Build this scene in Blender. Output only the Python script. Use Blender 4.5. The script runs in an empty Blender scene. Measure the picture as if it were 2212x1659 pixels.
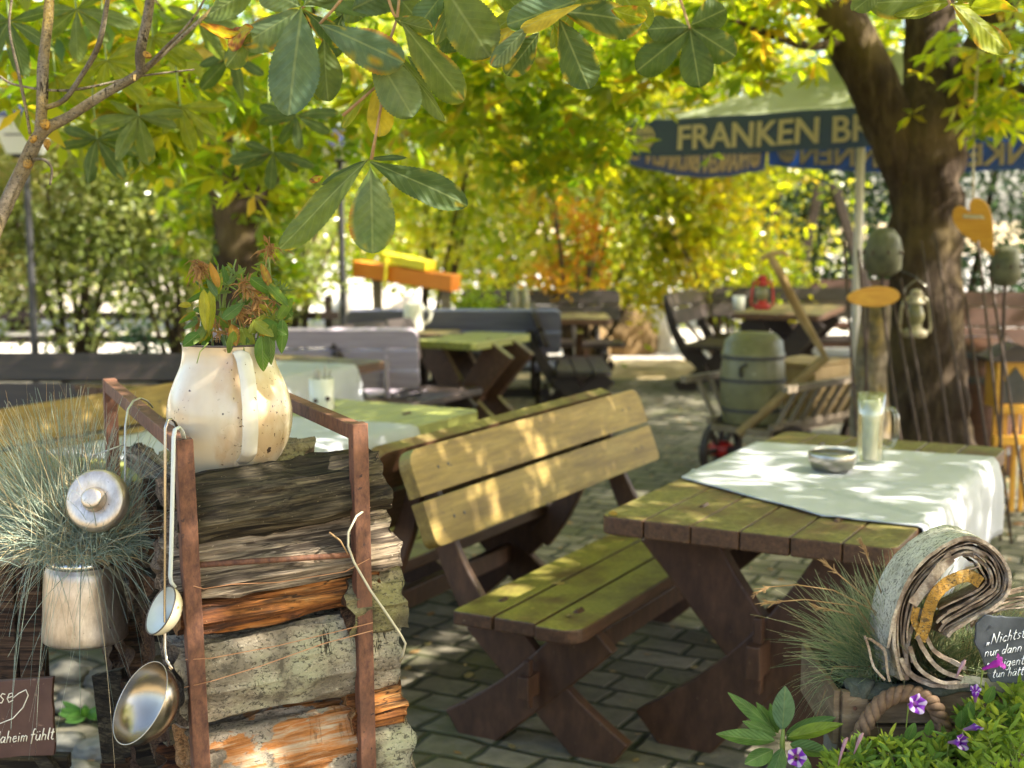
import bpy, math, random
import numpy as np
from mathutils import Vector, Matrix, noise
R = math.radians
random.seed(7)
rng = np.random.default_rng(11)
SC = bpy.context.scene
COL = SC.collection

# ---------------------------------------------------------------- camera, light, exposure
CAM_Z, FPX, PITCH = 1.62, 2950.0, R(6.95)
cam_d = bpy.data.cameras.new('camera')
cam = bpy.data.objects.new('camera', cam_d)
COL.objects.link(cam)
cam.location = (0, 0, CAM_Z)
cam.rotation_euler = (math.pi / 2 - PITCH, 0, 0)
cam_d.sensor_width = 36
cam_d.lens = 36 * FPX / 2212
cam_d.clip_start = 0.05
cam_d.clip_end = 600
cam_d.dof.use_dof = True
cam_d.dof.focus_distance = 2.5
cam_d.dof.aperture_fstop = 3.9
SC.camera = cam

SUN_EL, SUN_AZ = R(43), R(104)          # azimuth from +Y, positive = towards +X
SUN_DIR = Vector((math.sin(SUN_AZ) * math.cos(SUN_EL), math.cos(SUN_AZ) * math.cos(SUN_EL), math.sin(SUN_EL)))
w = bpy.data.worlds.new('World')
SC.world = w
w.use_nodes = True
wn = w.node_tree
bg = wn.nodes['Background']
sky = wn.nodes.new('ShaderNodeTexSky')
sky.sky_type = 'NISHITA'
sky.sun_disc = False
sky.sun_elevation = SUN_EL
sky.sun_rotation = SUN_AZ
sky.air_density = 1.0
sky.dust_density = 3.0
sky.ozone_density = 0.3
wn.links.new(sky.outputs[0], bg.inputs[0])
bg.inputs[1].default_value = 0.15
sl = bpy.data.lights.new('sun', 'SUN')
sl.energy = 5.0
sl.angle = R(0.53)
sl.color = (1.0, 0.93, 0.8)
so = bpy.data.objects.new('sun', sl)
COL.objects.link(so)
so.rotation_euler = SUN_DIR.to_track_quat('Z', 'Y').to_euler()
SC.view_settings.view_transform = 'Standard'
SC.view_settings.look = 'None'
SC.view_settings.exposure = 2.15
SC.view_settings.gamma = 1
SC.cycles.use_denoising = True
SC.cycles.max_bounces = 8
SC.cycles.diffuse_bounces = 4
SC.cycles.glossy_bounces = 3
SC.cycles.transmission_bounces = 6
SC.cycles.transparent_max_bounces = 6
SC.cycles.caustics_reflective = False
SC.cycles.caustics_refractive = False
SC.cycles.sample_clamp_indirect = 6

# ---------------------------------------------------------------- geometry helpers
CP, SP = math.cos(PITCH), math.sin(PITCH)
def _ray(px, py):
    cx, cy = (px - 1106) / FPX, -(py - 829.5) / FPX
    return Vector((cx, CP + cy * SP, -SP + cy * CP))
def P(px, py, Y):
    d = _ray(px, py)
    return Vector((0, 0, CAM_Z)) + d * (Y / d.y)
def PZ(px, py, z):
    d = _ray(px, py)
    return Vector((0, 0, CAM_Z)) + d * ((z - CAM_Z) / d.z)

def basis(ax, up=Vector((0, 0, 1))):
    ax = Vector(ax).normalized()
    if abs(ax.dot(up)) > 0.98:
        up = Vector((1, 0, 0))
    y = up.cross(ax).normalized()
    return ax, y, ax.cross(y).normalized()

class MB:
    def __init__(s):
        s.v, s.f, s.m, s.uv, s.col = [], [], [], [], []
    def add(s, verts, faces, mi=0, uvs=None, cols=None):
        o = len(s.v)
        s.v += [tuple(p) for p in verts]
        s.uv += list(uvs) if uvs else [(0, 0)] * len(verts)
        s.col += list(cols) if cols else [(1, 1, 1)] * len(verts)
        s.f += [tuple(i + o for i in f) for f in faces]
        s.m += [mi] * len(faces)
        return s
    def box(s, c, size, M=None, mi=0):
        hx, hy, hz = size[0] / 2, size[1] / 2, size[2] / 2
        vs = [Vector((x, y, z)) for x in (-hx, hx) for y in (-hy, hy) for z in (-hz, hz)]
        vs = [(M @ p if M is not None else p) + Vector(c) for p in vs]
        return s.add(vs, [(0, 1, 3, 2), (4, 6, 7, 5), (0, 4, 5, 1), (2, 3, 7, 6), (0, 2, 6, 4), (1, 5, 7, 3)], mi)
    def bar(s, p0, p1, wy, wz, up=Vector((0, 0, 1)), mi=0):
        p0, p1 = Vector(p0), Vector(p1)
        ax, y, z = basis(p1 - p0, up)
        vs = []
        for p in (p0, p1):
            for a, b in ((-1, -1), (1, -1), (1, 1), (-1, 1)):
                vs.append(p + y * (a * wy / 2) + z * (b * wz / 2))
        return s.add(vs, [(3, 2, 1, 0), (4, 5, 6, 7), (0, 1, 5, 4), (1, 2, 6, 5), (2, 3, 7, 6), (3, 0, 4, 7)], mi)
    def tube(s, pts, rad, n=8, mi=0, cap=True, squash=1.0, wob=0.0):
        pts = [Vector(p) for p in pts]
        if not hasattr(rad, '__len__'):
            rad = [rad] * len(pts)
        vs, fs = [], []
        prev = None
        for i, p in enumerate(pts):
            t = (pts[min(i + 1, len(pts) - 1)] - pts[max(i - 1, 0)])
            t = t.normalized() if t.length > 1e-9 else Vector((0, 0, 1))
            if prev is None:
                _, y, z = basis(t)
            else:
                y = (prev - t * prev.dot(t))
                y = y.normalized() if y.length > 1e-6 else basis(t)[1]
                z = t.cross(y)
            prev = y
            for k in range(n):
                a = 2 * math.pi * k / n
                rr = rad[i] * (1 + (wob * noise.noise(Vector((p.x * 9 + k, p.y * 9, p.z * 9))) if wob else 0))
                vs.append(p + y * (math.cos(a) * rr) + z * (math.sin(a) * rr * squash))
        for i in range(len(pts) - 1):
            for k in range(n):
                a, b = i * n + k, i * n + (k + 1) % n
                fs.append((a, b, b + n, a + n))
        if cap:
            fs.append(tuple(range(n - 1, -1, -1)))
            fs.append(tuple(range((len(pts) - 1) * n, len(pts) * n)))
        return s.add(vs, fs, mi)
    def lathe(s, prof, n=32, M=None, mi=0, flute=0, fl_n=12, cap0=False, cap1=False):
        M = M or Matrix.Identity(4)
        vs, fs, us = [], [], []
        for j, (r, z) in enumerate(prof):
            for k in range(n):
                a = 2 * math.pi * k / n
                rr = r * (1 + (flute * math.cos(a * fl_n) * math.sin(math.pi * j / (len(prof) - 1)) if flute else 0))
                vs.append(M @ Vector((rr * math.cos(a), rr * math.sin(a), z)))
                us.append((k / n, j / max(1, len(prof) - 1)))
        for j in range(len(prof) - 1):
            for k in range(n):
                a, b = j * n + k, j * n + (k + 1) % n
                fs.append((a, b, b + n, a + n))
        if cap0:
            fs.append(tuple(range(n - 1, -1, -1)))
        if cap1:
            fs.append(tuple(range((len(prof) - 1) * n, len(prof) * n)))
        return s.add(vs, fs, mi, us)
    def prism(s, poly, t, M, mi=0):
        """polygon in local XY extruded along local Z by t, centred"""
        n = len(poly)
        vs = [M @ Vector((x, y, -t / 2)) for x, y in poly] + [M @ Vector((x, y, t / 2)) for x, y in poly]
        fs = [tuple(range(n - 1, -1, -1)), tuple(range(n, 2 * n))]
        fs += [(i, (i + 1) % n, (i + 1) % n + n, i + n) for i in range(n)]
        return s.add(vs, fs, mi)
    def strip(s, c, wid, t, M, mi=0):
        """a curved plank: centre line c [(x,y)] of width wid in local XY, thickness t along local Z"""
        if not hasattr(wid, '__len__'):
            wid = [wid] * len(c)
        L, Rr = [], []
        for i in range(len(c)):
            a, b = Vector(c[max(i - 1, 0)]), Vector(c[min(i + 1, len(c) - 1)])
            d = (b - a).normalized()
            nn = Vector((-d.y, d.x)) * wid[i] / 2
            p = Vector(c[i])
            L.append(p + nn)
            Rr.append(p - nn)
        n = len(c)
        vs = []
        for z in (-t / 2, t / 2):
            vs += [M @ Vector((p.x, p.y, z)) for p in L] + [M @ Vector((p.x, p.y, z)) for p in Rr]
        fs = []
        for i in range(n - 1):
            fs += [(i, i + 1, n + i + 1, n + i), (2 * n + i + 1, 2 * n + i, 3 * n + i, 3 * n + i + 1),
                   (i + 1, i, 2 * n + i, 2 * n + i + 1), (n + i, n + i + 1, 3 * n + i + 1, 3 * n + i)]
        fs += [(0, n, 3 * n, 2 * n), (n - 1, 3 * n - 1, 4 * n - 1, 2 * n - 1)]
        return s.add(vs, fs, mi)
    def build(s, name, mat, parent=None, smooth=False, bevel=0, local=False, origin=None):
        me = bpy.data.meshes.new(name)
        off = Vector((0, 0, 0))
        if not local:
            if parent is not None:
                q = parent
                while q is not None:
                    off += q.location
                    q = q.parent
            else:
                a = np.array(s.v)
                lo, hi = a.min(0), a.max(0)
                off = Vector(origin) if origin is not None else Vector(((lo[0] + hi[0]) / 2, (lo[1] + hi[1]) / 2, lo[2]))
        me.from_pydata([(x - off.x, y - off.y, z - off.z) for x, y, z in s.v], [], s.f)
        mats = mat if isinstance(mat, (list, tuple)) else [mat]
        for m in mats:
            me.materials.append(m)
        if len(mats) > 1:
            me.polygons.foreach_set('material_index', s.m)
        if any(u != (0, 0) for u in s.uv):
            ul = me.uv_layers.new(name='UVMap')
            li = np.zeros(len(me.loops), dtype=np.int32)
            me.loops.foreach_get('vertex_index', li)
            ul.data.foreach_set('uv', np.array(s.uv, dtype=np.float32)[li].ravel())
        if any(c != (1, 1, 1) for c in s.col):
            ca = me.color_attributes.new('col', 'FLOAT_COLOR', 'POINT')
            c4 = np.ones((len(s.v), 4), dtype=np.float32)
            c4[:, :3] = np.array(s.col)
            ca.data.foreach_set('color', c4.ravel())
        if smooth:
            me.polygons.foreach_set('use_smooth', [True] * len(me.polygons))
        me.validate()
        me.update()
        o = bpy.data.objects.new(name, me)
        COL.objects.link(o)
        if parent is not None:
            o.parent = parent
        elif not local:
            o.location = off
        if bevel:
            b = o.modifiers.new('bevel', 'BEVEL')
            b.width = bevel
            b.segments = 2
            b.limit_method = 'ANGLE'
            b.angle_limit = R(40)
        return o

def tag(o, label=None, cat=None, group=None, kind=None):
    if label: o['label'] = label
    if cat: o['category'] = cat
    if group: o['group'] = group
    if kind: o['kind'] = kind
    return o
def thing(name, loc, label, cat, group=None, rz=0):
    o = bpy.data.objects.new(name, None)
    o.empty_display_size = 0.1
    COL.objects.link(o)
    o.location = loc
    o.rotation_euler = (0, 0, rz)
    return tag(o, label, cat, group)
def dup(root, loc, rz, label, group=None):
    c = root.copy()
    COL.objects.link(c)
    c.location = loc
    c.rotation_euler = (0, 0, rz)
    c['label'] = label
    if group: c['group'] = group
    for ch in list(root.children):
        k = ch.copy(); COL.objects.link(k); k.parent = c
        for g in list(ch.children):
            h = g.copy(); COL.objects.link(h); h.parent = k
    return c
def recolor(root, old, new):
    for ch in root.children:
        for o in [ch] + list(ch.children):
            o.data = o.data.copy()
            for i, m in enumerate(o.data.materials):
                if m == old: o.data.materials[i] = new

def mesh_np(name, V, F, mat, parent=None, rnd=None, uv=None, smooth=False):
    """numpy quads/tris mesh, world coordinates"""
    off = np.zeros(3)
    q = parent
    while q is not None:
        off += np.array(q.location); q = q.parent
    if parent is None:
        off = np.array([(V[:, 0].min() + V[:, 0].max()) / 2, (V[:, 1].min() + V[:, 1].max()) / 2, V[:, 2].min()])
    me = bpy.data.meshes.new(name)
    k = F.shape[1]
    me.vertices.add(len(V)); me.loops.add(F.size); me.polygons.add(len(F))
    me.vertices.foreach_set('co', (V - off).astype(np.float32).ravel())
    me.loops.foreach_set('vertex_index', F.astype(np.int32).ravel())
    me.polygons.foreach_set('loop_start', np.arange(0, F.size, k, dtype=np.int32))
    me.polygons.foreach_set('loop_total', np.full(len(F), k, dtype=np.int32))
    me.materials.append(mat)
    if rnd is not None:
        at = me.attributes.new('rnd', 'FLOAT', 'POINT')
        at.data.foreach_set('value', rnd.astype(np.float32))
    if uv is not None:
        ul = me.uv_layers.new(name='UVMap')
        ul.data.foreach_set('uv', uv[F.ravel()].astype(np.float32).ravel())
    if smooth:
        me.polygons.foreach_set('use_smooth', [True] * len(F))
    me.update(); me.validate()
    o = bpy.data.objects.new(name, me)
    COL.objects.link(o)
    if parent is not None: o.parent = parent
    else: o.location = off
    return o

# ---------------------------------------------------------------- material helpers
class NT:
    def __init__(s, name):
        s.mat = bpy.data.materials.new(name)
        s.mat.use_nodes = True
        s.t = s.mat.node_tree
        s.t.nodes.clear()
        s.out = s.t.nodes.new('ShaderNodeOutputMaterial')
        s.tc = s.t.nodes.new('ShaderNodeTexCoord')
        s.vec = s.tc.outputs['Object']
    def n(s, ty, **kw):
        nd = s.t.nodes.new(ty)
        for k, v in kw.items(): setattr(nd, k, v)
        return nd
    def put(s, sock, v):
        if isinstance(v, bpy.types.NodeSocket): s.t.links.new(v, sock)
        elif v is not None:
            if hasattr(sock.default_value, '__len__') and not hasattr(v, '__len__'): v = (v, v, v)
            if hasattr(v, '__len__') and len(v) == 3 and len(sock.default_value) == 4: v = (*v, 1)
            sock.default_value = v
    def map(s, scale=(1, 1, 1), rot=(0, 0, 0), vec=None):
        m = s.n('ShaderNodeMapping')
        s.put(m.inputs[0], vec or s.vec)
        m.inputs['Scale'].default_value = scale
        m.inputs['Rotation'].default_value = rot
        return m.outputs[0]
    def noise(s, scale, detail=5, vec=None, rough=0.55, dist=0.0):
        nd = s.n('ShaderNodeTexNoise')
        s.put(nd.inputs['Vector'], vec or s.vec)
        nd.inputs['Scale'].default_value = scale
        nd.inputs['Detail'].default_value = detail
        nd.inputs['Roughness'].default_value = rough
        nd.inputs['Distortion'].default_value = dist
        return nd.outputs[0]
    def voro(s, scale, vec=None, feature='F1', out=0):
        nd = s.n('ShaderNodeTexVoronoi', feature=feature)
        s.put(nd.inputs['Vector'], vec or s.vec)
        nd.inputs['Scale'].default_value = scale
        return nd.outputs[out]
    def ramp(s, fac, stops, interp='LINEAR'):
        nd = s.n('ShaderNodeValToRGB')
        cr = nd.color_ramp
        cr.interpolation = interp
        while len(cr.elements) < len(stops): cr.elements.new(0.5)
        for e, (p, c) in zip(cr.elements, stops):
            e.position = p
            e.color = (c, c, c, 1) if not hasattr(c, '__len__') else (*c, 1)
        s.put(nd.inputs[0], fac)
        return nd.outputs[0]
    def mix(s, fac, a, b, blend='MIX'):
        nd = s.n('ShaderNodeMix', data_type='RGBA', blend_type=blend)
        s.put(nd.inputs[0], fac); s.put(nd.inputs[6], a); s.put(nd.inputs[7], b)
        return nd.outputs[2]
    def math(s, op, a, b=None):
        nd = s.n('ShaderNodeMath', operation=op)
        s.put(nd.inputs[0], a)
        if b is not None: s.put(nd.inputs[1], b)
        return nd.outputs[0]
    def bump(s, h, strength=0.3, dist=0.01):
        nd = s.n('ShaderNodeBump')
        s.put(nd.inputs['Height'], h)
        nd.inputs['Strength'].default_value = strength
        nd.inputs['Distance'].default_value = dist
        return nd.outputs[0]
    def up(s, lo=0.3, hi=0.8):
        g = s.n('ShaderNodeNewGeometry')
        x = s.n('ShaderNodeSeparateXYZ')
        s.put(x.inputs[0], g.outputs['Normal'])
        return s.ramp(x.outputs[2], [(lo, 0), (hi, 1)])
    def bsdf(s, col, rough=0.6, metal=0, normal=None, spec=None, **kw):
        b = s.n('ShaderNodeBsdfPrincipled')
        s.put(b.inputs['Base Color'], col)
        s.put(b.inputs['Roughness'], rough)
        s.put(b.inputs['Metallic'], metal)
        if spec is not None: b.inputs['Specular IOR Level'].default_value = spec
        if normal is not None: s.put(b.inputs['Normal'], normal)
        for k, v in kw.items(): s.put(b.inputs[k.replace('_', ' ')], v)
        return b.outputs[0]
    def done(s, sh):
        s.t.links.new(sh, s.out.inputs[0])
        return s.mat

def surf(name, stops, scale=6, stretch=(1, 1, 1), rough=0.7, bump=0.3, bdist=0.004, detail=7, metal=0, spec=0.4,
         fine=None, moss=None, moss_lo=0.4, moss_hi=0.62, specks=None, dist=0.0):
    t = NT(name)
    v = t.map(stretch)
    n1 = t.noise(scale, detail, v, 0.6, dist)
    c = t.ramp(n1, stops)
    if fine:
        n2 = t.noise(fine[0], 4, v, 0.7)
        c = t.mix(t.ramp(n2, [(0.35, 0), (0.7, fine[2])]), c, fine[1])
    if moss:
        f = t.ramp(t.noise(7, 6), [(moss_lo, 0), (moss_hi, 1)])
        f2 = t.math('MULTIPLY', f, t.up(0.35, 0.85))
        c = t.mix(f2, c, t.ramp(t.noise(60, 3), [(0.3, moss[0]), (0.7, moss[1])]))
    if specks:
        sp = t.ramp(t.noise(specks[0], 3), [(specks[1], 0), (specks[1] + 0.05, 1)])
        c = t.mix(sp, c, specks[2])
    b = t.bump(t.noise(scale * 3, 6, v, 0.65), bump, bdist)
    return t.done(t.bsdf(c, rough, metal, b, spec))

def leafmat(name, dif, tra, mixf=0.45, rough=0.5, spec=0.35, attr='rnd'):
    """dif / tra: ramp stops over the per-leaf random attribute"""
    t = NT(name)
    a = t.n('ShaderNodeAttribute', attribute_name=attr)
    b = t.bsdf(t.ramp(a.outputs['Fac'], dif), rough, spec=spec)
    tr = t.n('ShaderNodeBsdfTranslucent')
    t.put(tr.inputs[0], t.ramp(a.outputs['Fac'], tra))
    m = t.n('ShaderNodeMixShader')
    m.inputs[0].default_value = mixf
    t.t.links.new(b, m.inputs[1]); t.t.links.new(tr.outputs[0], m.inputs[2])
    return t.done(m.outputs[0])
def leafcol(name, mixf=0.4, rough=0.45, veins=True, tscale=(1.9, 1.9, 0.6)):
    """leaf coloured by the vertex colour 'col' with veins from UV"""
    t = NT(name)
    a = t.n('ShaderNodeAttribute', attribute_name='col')
    col = a.outputs['Color']
    h = None
    if veins:
        sx = t.n('ShaderNodeSeparateXYZ')
        t.put(sx.inputs[0], t.tc.outputs['UV'])
        au = t.math('ABSOLUTE', t.math('SUBTRACT', sx.outputs[0], 0.5))
        mid = t.ramp(au, [(0.008, 1), (0.03, 0)])
        ph = t.math('FRACT', t.math('MULTIPLY', t.math('SUBTRACT', sx.outputs[1], t.math('ADD', t.math('MULTIPLY', au, 0.6), t.math('MULTIPLY', t.noise(14, 3), 0.05))), 9))
        side = t.ramp(ph, [(0.0, 1), (0.07, 0), (0.93, 0), (1.0, 1)])
        vn = t.math('MAXIMUM', mid, t.math('MULTIPLY', side, 0.3))
        col = t.mix(t.math('MULTIPLY', vn, 0.45), col, (0.30, 0.34, 0.16))
        col = t.mix(t.ramp(t.noise(45, 5), [(0.35, 0.35), (0.65, 0)]), col, (0.03, 0.05, 0.02))
        h = t.bump(t.math('MULTIPLY', t.math('PINGPONG', ph, 0.5), -1), 0.5, 0.004)
    b = t.bsdf(col, rough, spec=0.2, normal=h)
    tr = t.n('ShaderNodeBsdfTranslucent')
    t.put(tr.inputs[0], t.mix(1.0, col, tscale, 'MULTIPLY'))
    m = t.n('ShaderNodeMixShader')
    m.inputs[0].default_value = mixf
    t.t.links.new(b, m.inputs[1]); t.t.links.new(tr.outputs[0], m.inputs[2])
    return t.done(m.outputs[0])
# ---------------------------------------------------------------- materials
MOSS = ((0.17, 0.17, 0.02), (0.28, 0.27, 0.05))
m_bench = surf('stained bench wood', [(0.3, (0.06, 0.028, 0.015)), (0.7, (0.13, 0.062, 0.032))], 5, (0.6, 8, 8), 0.5, 0.4, fine=(11, (0.03, 0.014, 0.009), 0.75), specks=(75, 0.7, (0.2, 0.16, 0.09)),
               moss=((0.13, 0.125, 0.02), (0.25, 0.22, 0.05)), moss_lo=0.28, moss_hi=0.58)
m_back = surf('algae tinted board', [(0.3, (0.15, 0.092, 0.02)), (0.5, (0.25, 0.165, 0.035)), (0.72, (0.33, 0.235, 0.065))], 4, (0.6, 6, 6), 0.6, 0.35,
              fine=(13, (0.1, 0.06, 0.018), 0.6), specks=(60, 0.66, (0.1, 0.07, 0.03)), moss=((0.1, 0.11, 0.03), (0.2, 0.2, 0.07)), moss_lo=0.2, moss_hi=0.45)
m_table = surf('mossy table wood', [(0.3, (0.075, 0.035, 0.018)), (0.7, (0.16, 0.075, 0.036))], 5, (0.6, 8, 8), 0.55, 0.5, fine=(11, (0.035, 0.018, 0.01), 0.75), specks=(70, 0.69, (0.22, 0.18, 0.1)),
               moss=((0.085, 0.075, 0.02), (0.23, 0.19, 0.06)), moss_lo=0.3, moss_hi=0.6)
m_dark = surf('dark stained wood', [(0.3, (0.018, 0.012, 0.01)), (0.7, (0.042, 0.027, 0.021))], 5, (0.6, 8, 8), 0.5, 0.2)
m_skytint_brown = surf('brown wood with bluish skylight tint', [(0.3, (0.34, 0.28, 0.34)), (0.7, (0.48, 0.41, 0.48))], 5, (0.6, 8, 8), 0.5, 0.2)  # brown stain with the bluish skylight put into its colour
m_slateblue = surf('blue grey weathered wood', [(0.3, (0.1, 0.1, 0.14)), (0.7, (0.17, 0.17, 0.23))], 5, (0.6, 8, 8), 0.45, 0.2)
m_redbrown = surf('red brown stained wood', [(0.3, (0.035, 0.014, 0.008)), (0.7, (0.075, 0.03, 0.017))], 5, (0.6, 8, 8), 0.5, 0.2)
m_green_top = surf('green algae table top', [(0.3, (0.16, 0.17, 0.04)), (0.7, (0.3, 0.31, 0.08))], 5, (0.6, 5, 5), 0.35, 0.2)
m_pale_wood = surf('pale dry wood', [(0.3, (0.25, 0.16, 0.06)), (0.7, (0.42, 0.3, 0.14))], 6, (1, 1, 0.3), 0.7, 0.3)
m_grey_wood = surf('grey old wood', [(0.3, (0.12, 0.09, 0.06)), (0.7, (0.26, 0.21, 0.15))], 6, (1, 1, 0.3), 0.7, 0.3)
m_yellow_wood = surf('yellow varnished wood', [(0.3, (0.46, 0.22, 0.02)), (0.7, (0.6, 0.34, 0.04))], 9, (1, 1, 6), 0.45, 0.15, fine=(20, (0.35, 0.13, 0.01), 0.5))
m_orange = surf('orange painted timber', [(0.3, (0.7, 0.2, 0.02)), (0.7, (0.8, 0.27, 0.04))], 4, rough=0.5, bump=0.1)
m_yellow = surf('yellow painted metal', [(0.3, (0.75, 0.6, 0.02)), (0.7, (0.8, 0.68, 0.05))], 4, rough=0.5, bump=0.05)
m_rust = surf('rusty steel', [(0.25, (0.035, 0.015, 0.01)), (0.5, (0.078, 0.032, 0.02)), (0.75, (0.15, 0.07, 0.042))], 14, (1, 1, 0.5), 0.75, 0.5, 0.0012,
              fine=(90, (0.26, 0.11, 0.055), 0.6), specks=(90, 0.66, (0.05, 0.025, 0.02)))
def enamel():
    t = NT('chipped cream enamel')
    c = t.ramp(t.noise(5, 4), [(0.3, (0.5, 0.38, 0.24)), (0.5, (0.6, 0.51, 0.36)), (0.7, (0.62, 0.56, 0.42))])
    st = t.map((1, 1, 0.35))
    stain = t.math('MULTIPLY', t.ramp(t.noise(16, 5, st), [(0.45, 0), (0.62, 1)]), t.ramp(t.noise(5.5, 3, st), [(0.48, 0), (0.58, 1)]))
    c = t.mix(t.math('MULTIPLY', stain, 0.55), c, (0.45, 0.25, 0.1))
    sp = t.math('MULTIPLY', t.ramp(t.noise(120, 3), [(0.63, 0), (0.68, 1)]), t.ramp(t.noise(9, 3, st), [(0.46, 0), (0.6, 1)]))
    c = t.mix(sp, c, (0.09, 0.05, 0.025))
    sp2 = t.ramp(t.noise(42, 2), [(0.715, 0), (0.735, 1)])
    c = t.mix(sp2, c, (0.07, 0.045, 0.03))
    r = t.ramp(t.noise(7, 3), [(0.4, 0.16), (0.65, 0.32)])
    return t.done(t.bsdf(c, r, normal=t.bump(t.noise(9, 2), 0.12, 0.01), spec=0.6, Coat_Weight=0.25, Coat_Roughness=0.12))
m_enamel = enamel()
m_rim = surf('dark enamel rim', [(0.3, (0.05, 0.04, 0.035)), (0.7, (0.12, 0.09, 0.07))], 30, rough=0.4)
m_alu = surf('dull scratched aluminium', [(0.3, (0.42, 0.35, 0.28)), (0.55, (0.6, 0.52, 0.44)), (0.75, (0.72, 0.66, 0.58))], 9, (1, 1, 0.4), 0.4, 0.25, 0.001, metal=0.9,
             fine=(60, (0.25, 0.19, 0.14), 0.6), specks=(120, 0.7, (0.15, 0.11, 0.08)))
m_alu_b = surf('bright aluminium band', [(0.3, (0.6, 0.62, 0.64)), (0.7, (0.75, 0.77, 0.79))], 9, rough=0.22, bump=0.05, metal=1)
m_steel = surf('polished steel', [(0.3, (0.3, 0.25, 0.19)), (0.7, (0.46, 0.41, 0.34))], 7, rough=0.24, bump=0.14, bdist=0.002, metal=1)
m_steel_d = surf('dull steel', [(0.3, (0.3, 0.28, 0.25)), (0.7, (0.42, 0.4, 0.36))], 12, rough=0.3, bump=0.05, metal=1)
m_wire = surf('galvanised wire', [(0.3, (0.4, 0.38, 0.34)), (0.7, (0.6, 0.58, 0.52))], 40, rough=0.35, bump=0.1, metal=0.8)
m_copper = surf('copper wire', [(0.3, (0.42, 0.2, 0.1)), (0.7, (0.6, 0.34, 0.2))], 40, rough=0.45, bump=0.1, metal=0.6)
m_cable = surf('pale plastic cable', [(0.3, (0.45, 0.4, 0.28)), (0.7, (0.55, 0.5, 0.36))], 20, rough=0.35, bump=0.05)
def cloth():
    t = NT('white tablecloth')
    wv = t.math('ADD', t.noise(350, 2), t.math('MULTIPLY', t.noise(4, 4), 3))
    return t.done(t.bsdf(t.ramp(t.noise(3, 4), [(0.3, (0.385, 0.395, 0.435)), (0.7, (0.46, 0.468, 0.505))]), 0.8, normal=t.bump(wv, 0.25, 0.004), spec=0.2))
m_cloth = cloth()
m_white = surf('white glazed ceramic', [(0.3, (0.62, 0.6, 0.53)), (0.7, (0.72, 0.7, 0.62))], 6, rough=0.3, bump=0.05)
m_blackiron = surf('black painted iron', [(0.3, (0.02, 0.02, 0.022)), (0.7, (0.04, 0.04, 0.045))], 12, rough=0.5, bump=0.2)
m_navy_metal = surf('dark blue lantern roof', [(0.3, (0.02, 0.025, 0.06)), (0.7, (0.035, 0.04, 0.09))], 8, rough=0.4, bump=0.1)
m_milk = surf('opal lantern glass', [(0.3, (0.62, 0.63, 0.68)), (0.7, (0.7, 0.71, 0.76))], 3, rough=0.25, bump=0.02)
m_pole = surf('pale grey metal', [(0.3, (0.5, 0.48, 0.44)), (0.7, (0.6, 0.58, 0.54))], 8, rough=0.4, bump=0.05)
m_olive = surf('olive painted churn', [(0.3, (0.1, 0.096, 0.048)), (0.7, (0.19, 0.18, 0.095))], 5, rough=0.4, bump=0.15, specks=(30, 0.68, (0.3, 0.28, 0.2)))
m_ironband = surf('dark iron band', [(0.3, (0.03, 0.03, 0.03)), (0.7, (0.06, 0.055, 0.05))], 20, rough=0.5)
m_stake = surf('dark rusty iron', [(0.3, (0.03, 0.018, 0.013)), (0.7, (0.07, 0.04, 0.028))], 30, rough=0.7, bump=0.3)
m_red = surf('red lantern paint', [(0.3, (0.3, 0.014, 0.012)), (0.7, (0.42, 0.025, 0.02))], 12, rough=0.35, bump=0.1)
m_cream = surf('weathered cream lantern paint', [(0.3, (0.22, 0.19, 0.11)), (0.7, (0.46, 0.41, 0.28))], 18, rough=0.45, bump=0.2, specks=(40, 0.6, (0.2, 0.1, 0.04)))
m_lglass = surf('dusty lantern glass', [(0.3, (0.13, 0.12, 0.06)), (0.7, (0.3, 0.28, 0.15))], 10, rough=0.15, bump=0.05)
m_verd = surf('lichen grey dome', [(0.3, (0.035, 0.038, 0.022)), (0.7, (0.11, 0.112, 0.065))], 12, rough=0.6, bump=0.3)
m_slate = surf('dark slate', [(0.3, (0.028, 0.034, 0.042)), (0.7, (0.055, 0.065, 0.08))], 12, (1, 1, 1), 0.5, 0.5, 0.002, fine=(90, (0.1, 0.11, 0.12), 0.25))
m_rustsign = surf('brown slate board', [(0.3, (0.06, 0.027, 0.02)), (0.7, (0.1, 0.05, 0.036))], 14, rough=0.6, bump=0.4, bdist=0.002, specks=(70, 0.68, (0.2, 0.12, 0.08)))
m_chalk = surf('white marker paint', [(0.3, (0.75, 0.76, 0.78)), (0.7, (0.85, 0.86, 0.87))], 40, rough=0.6, bump=0.1)
m_cream_ink = surf('cream marker paint', [(0.3, (0.75, 0.68, 0.52)), (0.7, (0.85, 0.78, 0.62))], 40, rough=0.6, bump=0.1)
m_rope = surf('dark tarred rope', [(0.3, (0.09, 0.05, 0.03)), (0.7, (0.24, 0.15, 0.09))], 60, rough=0.8, bump=0.5, bdist=0.002)
m_felt = surf('dark felt liner', [(0.3, (0.03, 0.034, 0.025)), (0.7, (0.07, 0.074, 0.055))], 30, rough=0.95, bump=0.5, bdist=0.002, fine=(200, (0.16, 0.17, 0.13), 0.4))
m_crate = surf('weathered crate wood', [(0.3, (0.1, 0.062, 0.035)), (0.55, (0.2, 0.135, 0.08)), (0.75, (0.34, 0.25, 0.16))], 7, (1.2, 1, 6), 0.75, 0.5, 0.002, fine=(30, (0.06, 0.04, 0.025), 0.5))
m_soil = surf('dark potting soil', [(0.3, (0.01, 0.008, 0.006)), (0.7, (0.04, 0.03, 0.022))], 40, rough=0.95, bump=1, bdist=0.01)
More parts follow.
